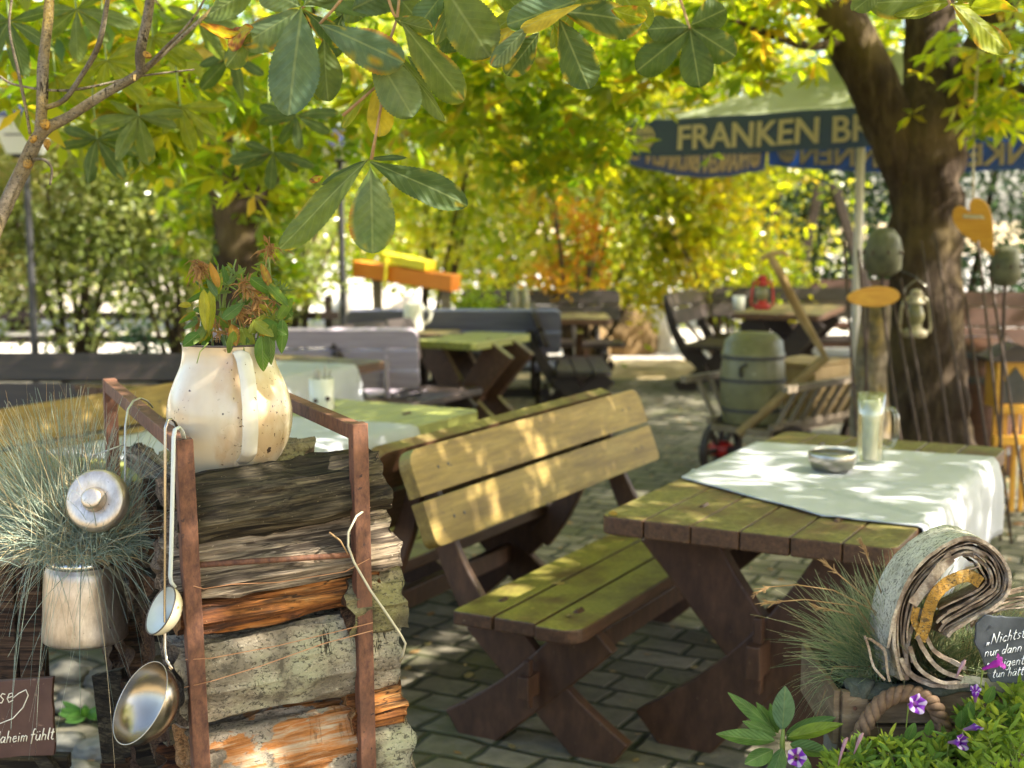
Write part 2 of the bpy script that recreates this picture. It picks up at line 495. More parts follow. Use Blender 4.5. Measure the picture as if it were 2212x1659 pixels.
m_stone = surf('grey stone', [(0.3, (0.06, 0.058, 0.05)), (0.5, (0.13, 0.125, 0.105)), (0.7, (0.24, 0.225, 0.19))], 6, rough=0.85, bump=0.6, bdist=0.01)
m_sandstone = surf('pale limestone', [(0.3, (0.5, 0.44, 0.36)), (0.7, (0.72, 0.66, 0.58))], 5, rough=0.85, bump=0.5, bdist=0.01)
m_boulder = surf('brown boulder', [(0.3, (0.1, 0.06, 0.022)), (0.7, (0.22, 0.14, 0.055))], 4, rough=0.85, bump=0.6, bdist=0.02)

m_leg = surf('stained leg wood', [(0.3, (0.05, 0.023, 0.013)), (0.7, (0.11, 0.052, 0.028))], 5, (5, 3, 1.2), 0.5, 0.3, fine=(14, (0.03, 0.014, 0.009), 0.6), specks=(60, 0.7, (0.16, 0.11, 0.06)))
# firewood
def wood(name, stops, sc=9, st=(0.35, 9, 9), fine=None, rough=0.8, b=0.9, specks=None):
    t = NT(name)
    v = t.map(st)
    wv = t.noise(3.5, 3)
    c = t.ramp(t.noise(sc, 9, v, 0.68, 0.4), stops)
    c = t.mix(t.ramp(wv, [(0.35, 0.5), (0.6, 0)]), c, stops[0][1])
    gr = t.noise(1.0, 5, t.map((14 * st[0], 230, 230)), 0.65)
    c = t.mix(1.0, c, t.ramp(gr, [(0.36, 0.38), (0.5, 0.95), (0.66, 1.5)]), 'MULTIPLY')
    cr = t.math('ABSOLUTE', t.math('SUBTRACT', t.noise(1.0, 3, t.map((5 * st[0] + 1, 34, 34)), 0.55), 0.5))
    c = t.mix(t.math('MULTIPLY', t.ramp(cr, [(0.0, 1), (0.02, 0)]), t.ramp(t.noise(11, 3), [(0.45, 0), (0.56, 0.95)])), c, (0.012, 0.009, 0.007))
    c = t.mix(t.ramp(t.noise(170, 3), [(0.68, 0), (0.72, 0.6)]), c, stops[-1][1])
    if fine:
        c = t.mix(t.ramp(t.noise(fine[0], 4, v, 0.7), [(0.5, 0), (0.6, fine[2])]), c, fine[1])
    if specks:
        c = t.mix(t.ramp(t.noise(specks[0], 4), [(specks[1], 0), (specks[1] + 0.06, 1)]), c, specks[2])
    h = t.math('ADD', t.noise(sc * 2.2, 8, v, 0.75), t.math('MULTIPLY', gr, 0.5))
    return t.done(t.bsdf(c, rough, normal=t.bump(h, b, 0.008), spec=0.25))
m_w_grey = wood('weathered grey split wood', [(0.28, (0.07, 0.047, 0.031)), (0.42, (0.27, 0.2, 0.135)), (0.56, (0.46, 0.365, 0.265)), (0.72, (0.64, 0.54, 0.41))], 7, (0.3, 7, 7), fine=(10, (0.03, 0.02, 0.015), 0.9), specks=(24, 0.72, (0.02, 0.014, 0.01)))
m_w_dark = wood('dark mossy split wood', [(0.3, (0.012, 0.009, 0.006)), (0.46, (0.045, 0.035, 0.02)), (0.6, (0.105, 0.083, 0.048)), (0.74, (0.26, 0.21, 0.135))], 6, (0.5, 6, 6), fine=(9, (0.011, 0.008, 0.006), 0.92), specks=(16, 0.7, (0.3, 0.24, 0.16)))
m_w_orange = wood('orange heartwood', [(0.28, (0.035, 0.016, 0.01)), (0.4, (0.15, 0.052, 0.017)), (0.55, (0.4, 0.15, 0.036)), (0.7, (0.56, 0.31, 0.13))], 5, (0.6, 5, 5), fine=(7, (0.025, 0.014, 0.01), 0.9))
m_w_brown = wood('brown split wood', [(0.3, (0.035, 0.02, 0.012)), (0.5, (0.11, 0.058, 0.03)), (0.72, (0.22, 0.13, 0.07))], fine=(14, (0.02, 0.012, 0.008), 0.8))
def bark(name, cols, scale=26, dark=(0.05, 0.043, 0.034), lich=(0.33, 0.33, 0.2), peel=None):
    t = NT(name)
    base = t.ramp(t.noise(9, 8, None, 0.7), [(0.3, cols[0]), (0.5, cols[1]), (0.7, cols[2])])
    base = t.mix(t.ramp(t.noise(5, 5), [(0.52, 0), (0.64, 0.7)]), base, lich)
    pit = t.math('MAXIMUM', t.ramp(t.noise(scale * 5.2, 4, t.map((0.8, 1.2, 1.2)), 0.7, 0.6), [(0.4, 1), (0.47, 0)]), t.ramp(t.noise(scale * 0.9, 6, None, 0.75), [(0.36, 0.9), (0.43, 0)]))
    c = t.mix(t.math('MULTIPLY', pit, 0.85), base, dark)
    c = t.mix(t.ramp(t.noise(210, 3), [(0.6, 0), (0.68, 0.7)]), c, cols[2])
    c = t.mix(t.ramp(t.noise(12, 4), [(0.36, 0.65), (0.5, 0)]), c, tuple(x * .35 for x in cols[1]))
    ck = t.math('ABSOLUTE', t.math('SUBTRACT', t.noise(16, 4, t.map((2.2, 0.3, 0.3)), 0.6), 0.5))
    ckm = t.math('MULTIPLY', t.ramp(ck, [(0.004, 1), (0.016, 0)]), t.ramp(t.noise(9, 3, t.map((1, 1, 1))), [(0.56, 0), (0.6, 0.9)]))
    c = t.mix(ckm, c, (0.02, 0.015, 0.012))
    if peel:
        pm = t.ramp(t.noise(7, 5, t.map((0.6, 1, 1)), 0.6), [(peel, 0), (peel + 0.015, 1)])
        wd = t.ramp(t.noise(9, 8, t.map((0.5, 9, 9)), 0.65), [(0.32, (0.07, 0.03, 0.015)), (0.5, (0.38, 0.15, 0.045)), (0.62, (0.4, 0.3, 0.2)), (0.75, (0.5, 0.42, 0.33))])
        c = t.mix(pm, c, wd)
    h = t.math('SUBTRACT', t.noise(scale * 2.4, 6, t.map((0.7, 1.2, 1.2)), 0.7, 0.6), t.math('MULTIPLY', ckm, 0.6))
    return t.done(t.bsdf(c, 0.85, normal=t.bump(h, 1.0, 0.006), spec=0.2))
m_bark = bark('grey lichen bark', ((0.15, 0.118, 0.082), (0.3, 0.25, 0.18), (0.47, 0.405, 0.305)))
m_bark_peel = bark('peeling bark', ((0.2, 0.16, 0.12), (0.33, 0.27, 0.21), (0.42, 0.36, 0.28)), peel=0.5)
m_bark_rough = bark('rough mossy bark', ((0.09, 0.075, 0.045), (0.18, 0.15, 0.09), (0.3, 0.26, 0.17)), 34, lich=(0.22, 0.2, 0.07))
m_birch = bark('white birch bark', ((0.4, 0.37, 0.3), (0.58, 0.54, 0.46), (0.7, 0.67, 0.6)), 24, dark=(0.045, 0.036, 0.028), lich=(0.66, 0.68, 0.63))
m_birch_in = surf('inner birch layers', [(0.3, (0.11, 0.075, 0.055)), (0.45, (0.3, 0.22, 0.16)), (0.58, (0.5, 0.41, 0.32)), (0.75, (0.68, 0.59, 0.48))], 22, (1, 1, 1), 0.85, 0.7, 0.003, fine=(150, (0.1, 0.065, 0.045), 0.7))
m_lichen_y = bark('orange lichen bark', ((0.3, 0.15, 0.03), (0.46, 0.25, 0.05), (0.5, 0.38, 0.2)), 40, lich=(0.45, 0.25, 0.04))
def trunkmat(name, a, b, c, lich):
    t = NT(name)
    v = t.map((1, 1, 0.13))
    col = t.ramp(t.noise(19, 8, v, 0.7), [(0.3, a), (0.52, b), (0.75, c)])
    col = t.mix(t.ramp(t.noise(2.3, 5), [(0.5, 0), (0.66, 0.75)]), col, lich)
    h = t.noise(19, 8, v, 0.72, 0.3)
    return t.done(t.bsdf(col, 0.9, normal=t.bump(h, 1, 0.06), spec=0.15))
m_trunk = trunkmat('chestnut bark', (0.02, 0.013, 0.009), (0.065, 0.045, 0.031), (0.16, 0.118, 0.08), (0.15, 0.11, 0.045))
m_twig = bark('lichen twig bark', ((0.1, 0.075, 0.05), (0.2, 0.16, 0.11), (0.32, 0.27, 0.19)), 40, lich=(0.34, 0.23, 0.05))

# foliage
GR = [(0.0, (0.035, 0.075, 0.015)), (0.5, (0.06, 0.115, 0.018)), (0.9, (0.12, 0.15, 0.02)), (1.0, (0.24, 0.19, 0.03))]
m_canopy = leafmat('chestnut canopy leaves', GR,
                   [(0.0, (0.3, 0.5, 0.012)), (0.5, (0.58, 0.7, 0.01)), (0.9, (0.8, 0.76, 0.012)), (1.0, (0.85, 0.55, 0.03))], 0.58, 0.35, 0.5)
m_yellowtree = leafmat('yellow autumn leaves', [(0.0, (0.06, 0.1, 0.01)), (0.35, (0.16, 0.2, 0.012)), (0.7, (0.3, 0.27, 0.015)), (1.0, (0.42, 0.29, 0.03))],
                       [(0.0, (0.25, 0.42, 0.01)), (0.35, (0.5, 0.62, 0.01)), (0.7, (0.82, 0.76, 0.012)), (1.0, (0.95, 0.68, 0.03))], 0.55, 0.28, 0.7)
m_orangeshrub = leafmat('orange autumn leaves', [(0.0, (0.3, 0.13, 0.012)), (0.6, (0.4, 0.22, 0.02)), (1.0, (0.34, 0.3, 0.02))],
                        [(0.0, (0.85, 0.3, 0.015)), (0.5, (0.9, 0.45, 0.015)), (1.0, (0.85, 0.7, 0.02))], 0.5)
m_hedge = leafmat('grey green hedge leaves', [(0.0, (0.08, 0.11, 0.025)), (0.5, (0.2, 0.24, 0.07)), (0.85, (0.42, 0.41, 0.17)), (1.0, (0.55, 0.36, 0.18))],
                  [(0.0, (0.2, 0.3, 0.04)), (0.6, (0.45, 0.5, 0.07)), (1.0, (0.75, 0.6, 0.15))], 0.45, 0.25, 0.9)
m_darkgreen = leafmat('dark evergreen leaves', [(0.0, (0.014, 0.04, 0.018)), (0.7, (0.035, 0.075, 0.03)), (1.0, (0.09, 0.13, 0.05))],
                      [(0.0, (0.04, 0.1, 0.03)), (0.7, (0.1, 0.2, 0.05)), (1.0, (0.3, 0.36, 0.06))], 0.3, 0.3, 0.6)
m_brightgreen = leafmat('bright green shrub leaves', [(0.0, (0.1, 0.17, 0.01)), (1.0, (0.2, 0.26, 0.02))],
                        [(0.0, (0.35, 0.5, 0.01)), (1.0, (0.6, 0.65, 0.02))], 0.5)
m_fescue = leafmat('blue fescue blades', [(0.0, (0.16, 0.23, 0.18)), (0.5, (0.34, 0.42, 0.34)), (0.76, (0.48, 0.52, 0.4)), (0.9, (0.6, 0.48, 0.27)), (1.0, (0.72, 0.56, 0.33))],
                   [(0.0, (0.2, 0.3, 0.24)), (1.0, (0.5, 0.4, 0.2))], 0.2)
m_fescue_g = leafmat('green fescue blades', [(0.0, (0.13, 0.2, 0.1)), (0.5, (0.28, 0.36, 0.17)), (0.8, (0.45, 0.46, 0.25)), (1.0, (0.62, 0.48, 0.26))],
                     [(0.0, (0.2, 0.32, 0.12)), (1.0, (0.5, 0.4, 0.2))], 0.2)
m_leaf = leafcol('chestnut leaf', 0.42, 0.55)
m_plainleaf = leafcol('smooth plant leaf', 0.35, 0.4, True)
m_petal = leafcol('petal', 0.4, 0.5, False, (1.4, 1.2, 1.4))
m_stem = surf('green stem', [(0.3, (0.12, 0.17, 0.03)), (0.7, (0.22, 0.27, 0.06))], 20, rough=0.5)
m_drystem = surf('dry stem', [(0.3, (0.22, 0.12, 0.05)), (0.7, (0.4, 0.26, 0.12))], 30, rough=0.7)
m_litter = leafmat('fallen leaf litter', [(0.0, (0.12, 0.06, 0.02)), (0.6, (0.35, 0.2, 0.08)), (1.0, (0.55, 0.42, 0.2))], [(0, (0.3, 0.15, 0.05)), (1, (0.5, 0.35, 0.1))], 0.2)

# parasol fabric
def fabric(name, a, b, tr, mixf=0.4):
    t = NT(name)
    c = t.ramp(t.noise(3, 4), [(0.3, a), (0.7, b)])
    bs = t.bsdf(c, 0.85, normal=t.bump(t.noise(200, 2), 0.2, 0.002), spec=0.2)
    x = t.n('ShaderNodeBsdfTranslucent'); t.put(x.inputs[0], tr)
    m = t.n('ShaderNodeMixShader'); m.inputs[0].default_value = mixf
    t.t.links.new(bs, m.inputs[1]); t.t.links.new(x.outputs[0], m.inputs[2])
    return t.done(m.outputs[0])
m_navy = fabric('navy parasol cloth', (0.045, 0.056, 0.06), (0.06, 0.073, 0.078), (0.02, 0.13, 0.62), 0.11)
m_canvas = fabric('olive green parasol canvas', (0.25, 0.28, 0.17), (0.33, 0.36, 0.23), (0.3, 0.36, 0.18), 0.4)
m_letter = fabric('cream printed letters', (0.6, 0.5, 0.3), (0.68, 0.58, 0.36), (0.85, 0.8, 0.68), 0.45)
def glassmat():
    t = NT('clear glass')
    tr = t.n('ShaderNodeBsdfTransparent'); tr.inputs[0].default_value = (0.93, 0.95, 0.9, 1)
    gl = t.n('ShaderNodeBsdfGlossy'); gl.inputs['Roughness'].default_value = 0.03
    lw = t.n('ShaderNodeLayerWeight'); lw.inputs[0].default_value = 0.3
    m = t.n('ShaderNodeMixShader')
    t.put(m.inputs[0], t.ramp(lw.outputs['Facing'], [(0.0, 0.1), (0.5, 0.28), (1.0, 0.9)]))
    t.t.links.new(tr.outputs[0], m.inputs[1]); t.t.links.new(gl.outputs[0], m.inputs[2])
    return t.done(m.outputs[0])
m_glass = glassmat()
# ---------------------------------------------------------------- ground
def ground_mats():
    t = NT('sandy earth')
    v = t.map((0.6, 2.2, 1))
    c = t.ramp(t.noise(2.5, 8), [(0.3, (0.28, 0.21, 0.1)), (0.7, (0.46, 0.37, 0.22))])
    g = t.done(t.bsdf(c, 0.95, normal=t.bump(t.noise(40, 6), 0.6, 0.02), spec=0.1))
    t = NT('mossy block paving')
    v = t.map((1, 1, 1), (0, 0, R(28.5)))
    wob = t.n('ShaderNodeVectorMath', operation='MULTIPLY_ADD')
    nz = t.n('ShaderNodeTexNoise'); nz.inputs['Scale'].default_value = 5; t.put(nz.inputs['Vector'], t.vec)
    t.put(wob.inputs[0], nz.outputs['Color']); wob.inputs[1].default_value = (0.06, 0.06, 0); t.put(wob.inputs[2], v)
    br = t.n('ShaderNodeTexBrick', offset=0.5, squash=1.35, squash_frequency=3, offset_frequency=2)
    t.put(br.inputs['Vector'], wob.outputs[0])
    br.inputs['Color1'].default_value = (0.11, 0.098, 0.07, 1)
    br.inputs['Color2'].default_value = (0.25, 0.22, 0.165, 1)
    br.inputs['Mortar'].default_value = (0.03, 0.036, 0.014, 1)
    br.inputs['Scale'].default_value = 1
    br.inputs['Mortar Size'].default_value = 0.016
    br.inputs['Mortar Smooth'].default_value = 0.75
    br.inputs['Bias'].default_value = 0.0
    br.inputs['Brick Width'].default_value = 0.2
    br.inputs['Row Height'].default_value = 0.155
    c = t.mix(t.ramp(t.noise(14, 7), [(0.3, 0.6), (0.65, 0)]), br.outputs['Color'], (0.06, 0.056, 0.042))
    c = t.mix(t.ramp(t.noise(3, 6), [(0.48, 0), (0.65, 0.7)]), c, (0.085, 0.09, 0.035))
    c = t.mix(t.ramp(t.noise(150, 3), [(0.62, 0), (0.7, 0.5)]), c, (0.3, 0.27, 0.2))
    h = t.math('ADD', t.math('MULTIPLY', br.outputs['Fac'], -1.0), t.math('MULTIPLY', t.noise(30, 6), 0.35))
    p = t.done(t.bsdf(c, 0.85, normal=t.bump(h, 0.9, 0.02), spec=0.25))
    t = NT('sunlit pale gravel')
    c = t.ramp(t.noise(60, 4), [(0.3, (0.4, 0.36, 0.3)), (0.7, (0.62, 0.57, 0.5))])
    gr = t.done(t.bsdf(c, 0.95, normal=t.bump(t.noise(120, 4), 0.6, 0.01), spec=0.1))
    return g, p, gr
m_ground, m_paving, m_gravel = ground_mats()
def sheet(name, x0, x1, y0, y1, z, m):
    b = MB().add([(x0, y0, z), (x1, y0, z), (x1, y1, z), (x0, y1, z)], [(0, 1, 2, 3)])
    return tag(b.build(name, m), kind='structure')
sheet('ground', -250, 250, -60, 440, 0, m_ground)
sheet('paving', -6, 6.5, 0.5, 13.7, 0.004, m_paving)
sheet('gravel_path', -30, 30, 15.6, 60, 0.004, m_gravel)

# ---------------------------------------------------------------- foliage generators
def unit(a): return a / np.maximum(np.linalg.norm(a, axis=1, keepdims=True), 1e-9)
def palmate(C, size, droop=0.35, nl=6, tilt=0.45):
    N = len(C)
    n = unit(np.stack([rng.normal(0, tilt, N), rng.normal(0, tilt, N), np.ones(N)], 1))
    h = rng.normal(size=(N, 3)); h[:, 2] *= 0.3
    h = unit(h - n * (h * n).sum(1, keepdims=True))
    s = np.cross(n, h)
    L = size * rng.uniform(0.7, 1.15, N)[:, None]
    Vs, rn = [], []
    base = rng.uniform(0, 1, N)
    for a in np.linspace(-115, 115, nl):
        aa = np.radians(a + rng.normal(0, 8, N))[:, None]
        d = unit(np.cos(aa) * h + np.sin(aa) * s - n * (droop + rng.normal(0, 0.25, N)[:, None]))
        l = L * (1 - 0.4 * abs(a) / 115)
        wd = unit(np.cross(n + rng.normal(0, 0.3, (N, 3)), d)) * l * 0.19
        mid = C + d * l * 0.62
        tip = C + d * l - n * l * 0.12
        Vs.append(np.stack([C + d * l * 0.05, mid + wd, tip, mid - wd], 1))
        rn.append(np.clip(base + rng.normal(0, 0.12, N), 0, 1))
    V = np.stack(Vs, 1).reshape(-1, 3)
    rnd = np.repeat(np.stack(rn, 1).ravel(), 4)
    k = np.arange(len(V) // 4)[:, None] * 4
    F = np.concatenate([k + np.array([[0, 1, 2]]), k + np.array([[0, 2, 3]])])
    return V, F, rnd
def kites(C, size, wr=0.5, up=0.0, hang=0.0):
    N = len(C)
    d = rng.normal(size=(N, 3)); d[:, 2] = d[:, 2] * 0.7 - hang
    d = unit(d)
    n = rng.normal(size=(N, 3)); n[:, 2] += up
    wv = unit(np.cross(n, d))
    nn = np.cross(d, wv)
    L = (size * rng.uniform(0.6, 1.25, N))[:, None]
    V = np.stack([C, C + d * L * 0.5 + wv * L * wr / 2 + nn * L * 0.06, C + d * L, C + d * L * 0.5 - wv * L * wr / 2 + nn * L * 0.06], 1).reshape(-1, 3)
    k = np.arange(N)[:, None] * 4
    F = np.concatenate([k + np.array([[0, 1, 2]]), k + np.array([[0, 2, 3]])])
    cl = np.sin(C[:, 0] * 3.1 + 1.3 * np.sin(C[:, 2] * 4)) * np.sin(C[:, 2] * 3.7 + C[:, 1] * 2.3) * .5 + .5
    return V, F, np.repeat(np.clip(cl * .55 + rng.uniform(0, .5, N) - .02, 0, 1), 4)
def blobs(centers, radii, counts, flat=0.7):
    out = []
    for c, r, k in zip(centers, radii, counts):
        q = rng.normal(size=(int(k), 3)) * np.array([r, r, r * flat]) * 0.6
        out.append(np.array(c) + q)
    return np.concatenate(out)
def disc_blobs(cx, cy, rx, ry, z0, z1, nb, r, per, dome=0.8):
    cs = []
    while len(cs) < nb:
        a, b = rng.uniform(-1, 1, 2)
        d2 = a * a + b * b
        if d2 > 1: continue
        z = z0 + (z1 - z0) * rng.uniform(0, 1) * (1 - dome * d2 * 0.6) + 0.25 * d2
        cs.append((cx + a * rx, cy + b * ry, z))
    return blobs(cs, [r] * nb, [per] * nb)
def limb(mb, pts, radii, n=12, wob=0.12):
    # resample smooth
    P_ = [Vector(p) for p in pts]
    out, rr = [], []
    for i in range(len(P_) - 1):
        p0, p1, p2, p3 = P_[max(i - 1, 0)], P_[i], P_[i + 1], P_[min(i + 2, len(P_) - 1)]
        for k in range(5):
            t = k / 5
            out.append(0.5 * ((2 * p1) + (p2 - p0) * t + (2 * p0 - 5 * p1 + 4 * p2 - p3) * t * t + (3 * p1 - p0 - 3 * p2 + p3) * t ** 3))
            rr.append(radii[i] * (1 - t) + radii[i + 1] * t)
    out.append(P_[-1]); rr.append(radii[-1])
    mb.tube(out, rr, n, wob=wob)

# ---------------------------------------------------------------- large chestnut at the right
TD = 7.8
t1 = P(1990, 900, TD); t1.z = 0
tree = thing('chestnut_tree', t1, 'large chestnut tree with forked trunk behind the white clothed table, lantern hanging on it', 'tree')
b = MB()
limb(b, [t1 + Vector((0, 0, -0.1)), t1 + Vector((0, 0, 0.12)), t1 + Vector((0, 0, 0.5)), P(1992, 800, TD), P(2000, 600, TD), P(2003, 420, TD), P(2010, 290, TD), P(2012, 150, TD + .1), P(2010, -40, TD + .2), (2.45, 8.2, 3.9), (2.6, 8.4, 5.2)],
     [0.42, 0.36, 0.26, 0.235, 0.2, 0.195, 0.195, 0.15, 0.14, 0.13, 0.06], 22, 0.22)
limb(b, [P(1985, 470, TD), P(1945, 330, TD), P(1885, 180, TD), P(1815, 40, TD), P(1760, -80, TD), (1.3, 7.4, 3.6), (0.6, 7.2, 4.6)], [0.1, 0.14, 0.145, 0.14, 0.135, 0.1, 0.05], 16, 0.2)
limb(b, [P(2040, 330, TD), P(2085, 200, TD - .1), P(2150, 60, TD - .2), P(2200, -60, TD - .2), (3.6, 7.2, 3.8), (4.6, 7, 4.6)], [0.1, 0.115, 0.11, 0.1, 0.07, 0.04], 12, 0.2)
limb(b, [P(2070, 230, TD), P(2110, 175, TD - .4), P(2160, 175, TD - .7), P(2260, 215, TD - 1)], [0.05, 0.035, 0.028, 0.015], 8, 0.2)
limb(b, [P(2120, 165, TD - .45), P(2135, 230, TD - .5), P(2125, 265, TD - .6), P(2170, 220, TD - .7), P(2190, 130, TD - .8)], [0.016, 0.012, 0.01, 0.009, 0.008], 6, 0.2)
limb(b, [P(1830, 80, TD), P(1760, 100, TD - .4), P(1660, 75, TD - .8), P(1560, 30, TD - 1.2)], [0.03, 0.024, 0.018, 0.008], 8, 0.2)
b.build('trunk', m_trunk, tree, smooth=True)
cs, rs, ns = [], [], []
for px, py, D, r, k in [(960, 250, 7.6, .3, 55), (1080, 190, 7.2, .35, 60), (1150, 310, 7.8, .3, 70), (1260, 300, 7.6, .28, 65), (1330, 200, 7.2, .35, 60), (1440, 100, 7, .3, 40),
                        (1010, 120, 7.4, .35, 60), (1210, 100, 7.2, .35, 60), (1620, 60, 7, .25, 26), (1690, 150, 7.2, .16, 12), (1900, 215, 8.6, .12, 8), (2135, 250, 6.9, .15, 16),
                        (2130, 180, 7.2, .3, 30), (2210, 60, 7, .3, 40), (1560, 160, 8.4, .2, 14), (1910, 70, 9, .25, 22), (1880, 180, 9.2, .25, 25), (1660, -10, 7, .25, 30), (1550, 40, 7, .3, 45)]:
    cs.append(P(px, py, D)); rs.append(r); ns.append(k)
C = np.concatenate([disc_blobs(2.1, 8.0, 4.6, 3.6, 3.0, 4.6, 200, 0.5, 28), disc_blobs(5.0, 12.0, 3.2, 2.2, 3.4, 4.6, 120, .5, 28), blobs(cs, rs, ns)])  # second disc: unseen crown patch added to shade the far benches
V, F, rnd = palmate(C, 0.16)
mesh_np('crown', V, F, m_canopy, tree, rnd)
t3 = Vector((5.9, 2.2, 0))  # unseen tree, put in for the dappled shade of its crown
tree = thing('chestnut_tree', t3, 'unseen chestnut tree added outside the right edge so its crown shades the tables', 'tree')
b = MB(); limb(b, [t3 + Vector((0, 0, -.1)), t3 + Vector((0, 0, .6)), t3 + Vector((.05, 0, 2.4)), t3 + Vector((-.2, .2, 3.2)), t3 + Vector((-.3, .3, 4.4))], [.36, .26, .22, .17, .06], 18, .2)
for q in range(6):
    a = q * 1.05; limb(b, [t3 + Vector((0, 0, 2.3)), t3 + Vector((math.cos(a) * 1.2, math.sin(a) * 1.2, 3.2)), t3 + Vector((math.cos(a) * 3, math.sin(a) * 3, 3.8))], [.12, .08, .03], 8, .2)
b.build('trunk', m_trunk, tree, smooth=True)
C = np.concatenate([disc_blobs(4.3, 2.1, 4.6, 4.9, 2.85, 4.3, 330, 0.5, 34, .1)])
V, F, rnd = palmate(C, 0.17)
mesh_np('crown', V, F, m_canopy, tree, rnd)

# ---------------------------------------------------------------- smaller chestnut at the left
t2 = P(512, 600, 9.0); t2.z = 0
tree = thing('chestnut_tree', t2, 'forked chestnut tree behind the flower jug, dark trunk splitting in a V', 'tree')
b = MB()
limb(b, [t2 + Vector((0, 0, -.1)), t2 + Vector((0, 0, .5)), P(510, 560, 9), P(512, 470, 9), P(470, 330, 9), P(425, 180, 9), (-2.7, 8.6, 3.6), (-3.2, 8.2, 4.8)], [.24, .17, .15, .15, .12, .1, .07, .03], 14, .2)
limb(b, [P(512, 490, 9), P(560, 400, 9), P(605, 310, 9), P(620, 180, 9), (-1.2, 9.3, 3.6), (-.9, 9.4, 4.8)], [.1, .1, .09, .08, .06, .03], 12, .2)
b.build('trunk', m_trunk, tree, smooth=True)
cs, rs, ns = [], [], []
for px, py, D, r, k in [(120, 110, 5, .3, 45), (300, 190, 5.2, .22, 34), (430, 330, 6.4, .2, 24), (560, 345, 6, .16, 22), (590, 250, 6.3, .22, 30), (250, 285, 5.2, .16, 24), (60, 40, 4.6, .3, 40), (440, 110, 5, .28, 40), (240, 60, 4.6, .28, 40), (350, 260, 5.2, .13, 18),
                        (650, 290, 7, .22, 28), (720, 170, 7, .3, 50), (840, 300, 8, .24, 30), (500, 200, 6, .25, 36), (160, 200, 5.4, .2, 24), (520, 500, 9.2, .3, 90), (470, 430, 9.3, .25, 60), (560, 590, 9.4, .22, 60), (490, 590, 9.3, .2, 50), (600, 420, 9.4, .18, 30)]:
    cs.append(P(px, py, D)); rs.append(r); ns.append(k)
C = np.concatenate([disc_blobs(-2.8, 7.2, 4.4, 3.4, 2.95, 5.2, 230, 0.5, 24), blobs(cs, rs, ns)])
V, F, rnd = palmate(C, 0.16)
mesh_np('crown', V, F, m_canopy, tree, rnd)

# ---------------------------------------------------------------- background shrubs and trees
def shrub(name, label, cat, pts, size, mat, base, stems=5, group=None, hang=0.2, wr=0.5, sr=0.03):
    base = Vector(base)
    o = thing(name, base, label, cat, group)
    V, F, rnd = kites(pts, size, wr, 0.2, hang)
    mesh_np('crown', V, F, mat, o, rnd)
    b = MB()
    lo, hi = pts.min(0), pts.max(0)
    for i in range(stems):
        q = pts[rng.integers(len(pts))]
        a = base + Vector((rng.normal(0, .08), rng.normal(0, .08), -0.05))
        b.tube([a, a.lerp(Vector(q), .5) + Vector((0, 0, .25)), Vector(q)], [sr, sr * .7, sr * .25], 6, wob=.2)
    b.build('trunk', m_trunk, o, smooth=True)
    return o
def cloud(cx, cy, rx, ry, z0, z1, nb, r, per):
    cs = [(cx + rng.uniform(-rx, rx), cy + rng.uniform(-ry, ry), rng.uniform(z0, z1)) for _ in range(nb)]
    return blobs(cs, [r] * nb, [per] * nb, 0.8)
yg = 'yellow trees along the back of the garden'
shrub('yellow_tree', 'bright yellow leaved tree in the middle behind the orange shrub', 'tree', cloud(.75, 14.4, 1.1, .5, .95, 3.6, 78, .4, 130), .11, m_yellowtree, (.7, 14.6, 0), 7, yg)
shrub('yellow_tree', 'yellow green leaved tree under the parasol, left of its pole', 'tree', cloud(2.15, 14.4, .75, .45, .8, 2.9, 62, .38, 120), .11, m_yellowtree, (2.3, 14.4, 0), 6, yg)
shrub('yellow_tree', 'yellow tree right behind the foreground hanging leaf, above the orange beam', 'tree', cloud(-.9, 14.9, .85, .4, 1.35, 3.7, 62, .42, 110), .11, m_yellowtree, (-.9, 14.9, 0), 6, yg)
shrub('orange_shrub', 'orange autumn shrub in front of the yellow trees', 'shrub', cloud(.62, 13.5, .32, .2, .75, 1.75, 9, .2, 75), .09, m_orangeshrub, (.6, 13.4, 0), 6)
shrub('green_shrub', 'small round bright green shrub behind the dark benches', 'shrub', cloud(-.36, 13.3, .16, .14, .55, .85, 10, .16, 130), .06, m_brightgreen, (-.36, 13.3, 0), 6)
shrub('low_yellow_shrub', 'low yellow green bush behind the dark bench by the boulder', 'shrub', cloud(1.5, 17.6, .7, .2, .5, 1.4, 20, .28, 110), .08, m_yellowtree, (1.5, 17.6, 0), 8)
hg = 'hedge bushes behind the fence at the left'
for i, (cx, cy, lab) in enumerate([(-4.6, 11.2, 'grey green bush beside the white lantern post, at the picture edge'), (-3.7, 11.3, 'grey green bush right of the white lantern post'), (-2.75, 11.4, 'grey green bush left of the forked chestnut trunk')]):
    pts = np.concatenate([cloud(cx, cy, .55, .35, 1.15, 2.5, 62, .3, 120), cloud(cx, cy, .5, .3, .6, 1.2, 12, .22, 60)])
    shrub('hedge_bush', lab, 'bush', pts, .075, m_hedge, (cx, cy + .1, 0), 9, hg)
shrub('hedge_bush', 'pale green bush between the forked trunk and the thin dark lamp post', 'bush', np.concatenate([cloud(-2.1, 12.4, .38, .25, .6, 2.4, 50, .26, 110)]), .075, m_hedge, (-2.1, 12.5, 0), 7, hg)
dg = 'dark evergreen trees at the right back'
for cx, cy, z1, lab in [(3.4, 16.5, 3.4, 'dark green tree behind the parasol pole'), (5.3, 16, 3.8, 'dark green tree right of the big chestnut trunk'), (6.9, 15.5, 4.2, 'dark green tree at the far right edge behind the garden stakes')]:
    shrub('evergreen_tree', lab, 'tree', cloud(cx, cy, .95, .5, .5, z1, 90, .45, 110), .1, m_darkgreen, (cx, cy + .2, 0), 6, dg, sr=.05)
bt = 'leafy trees beyond the garden'
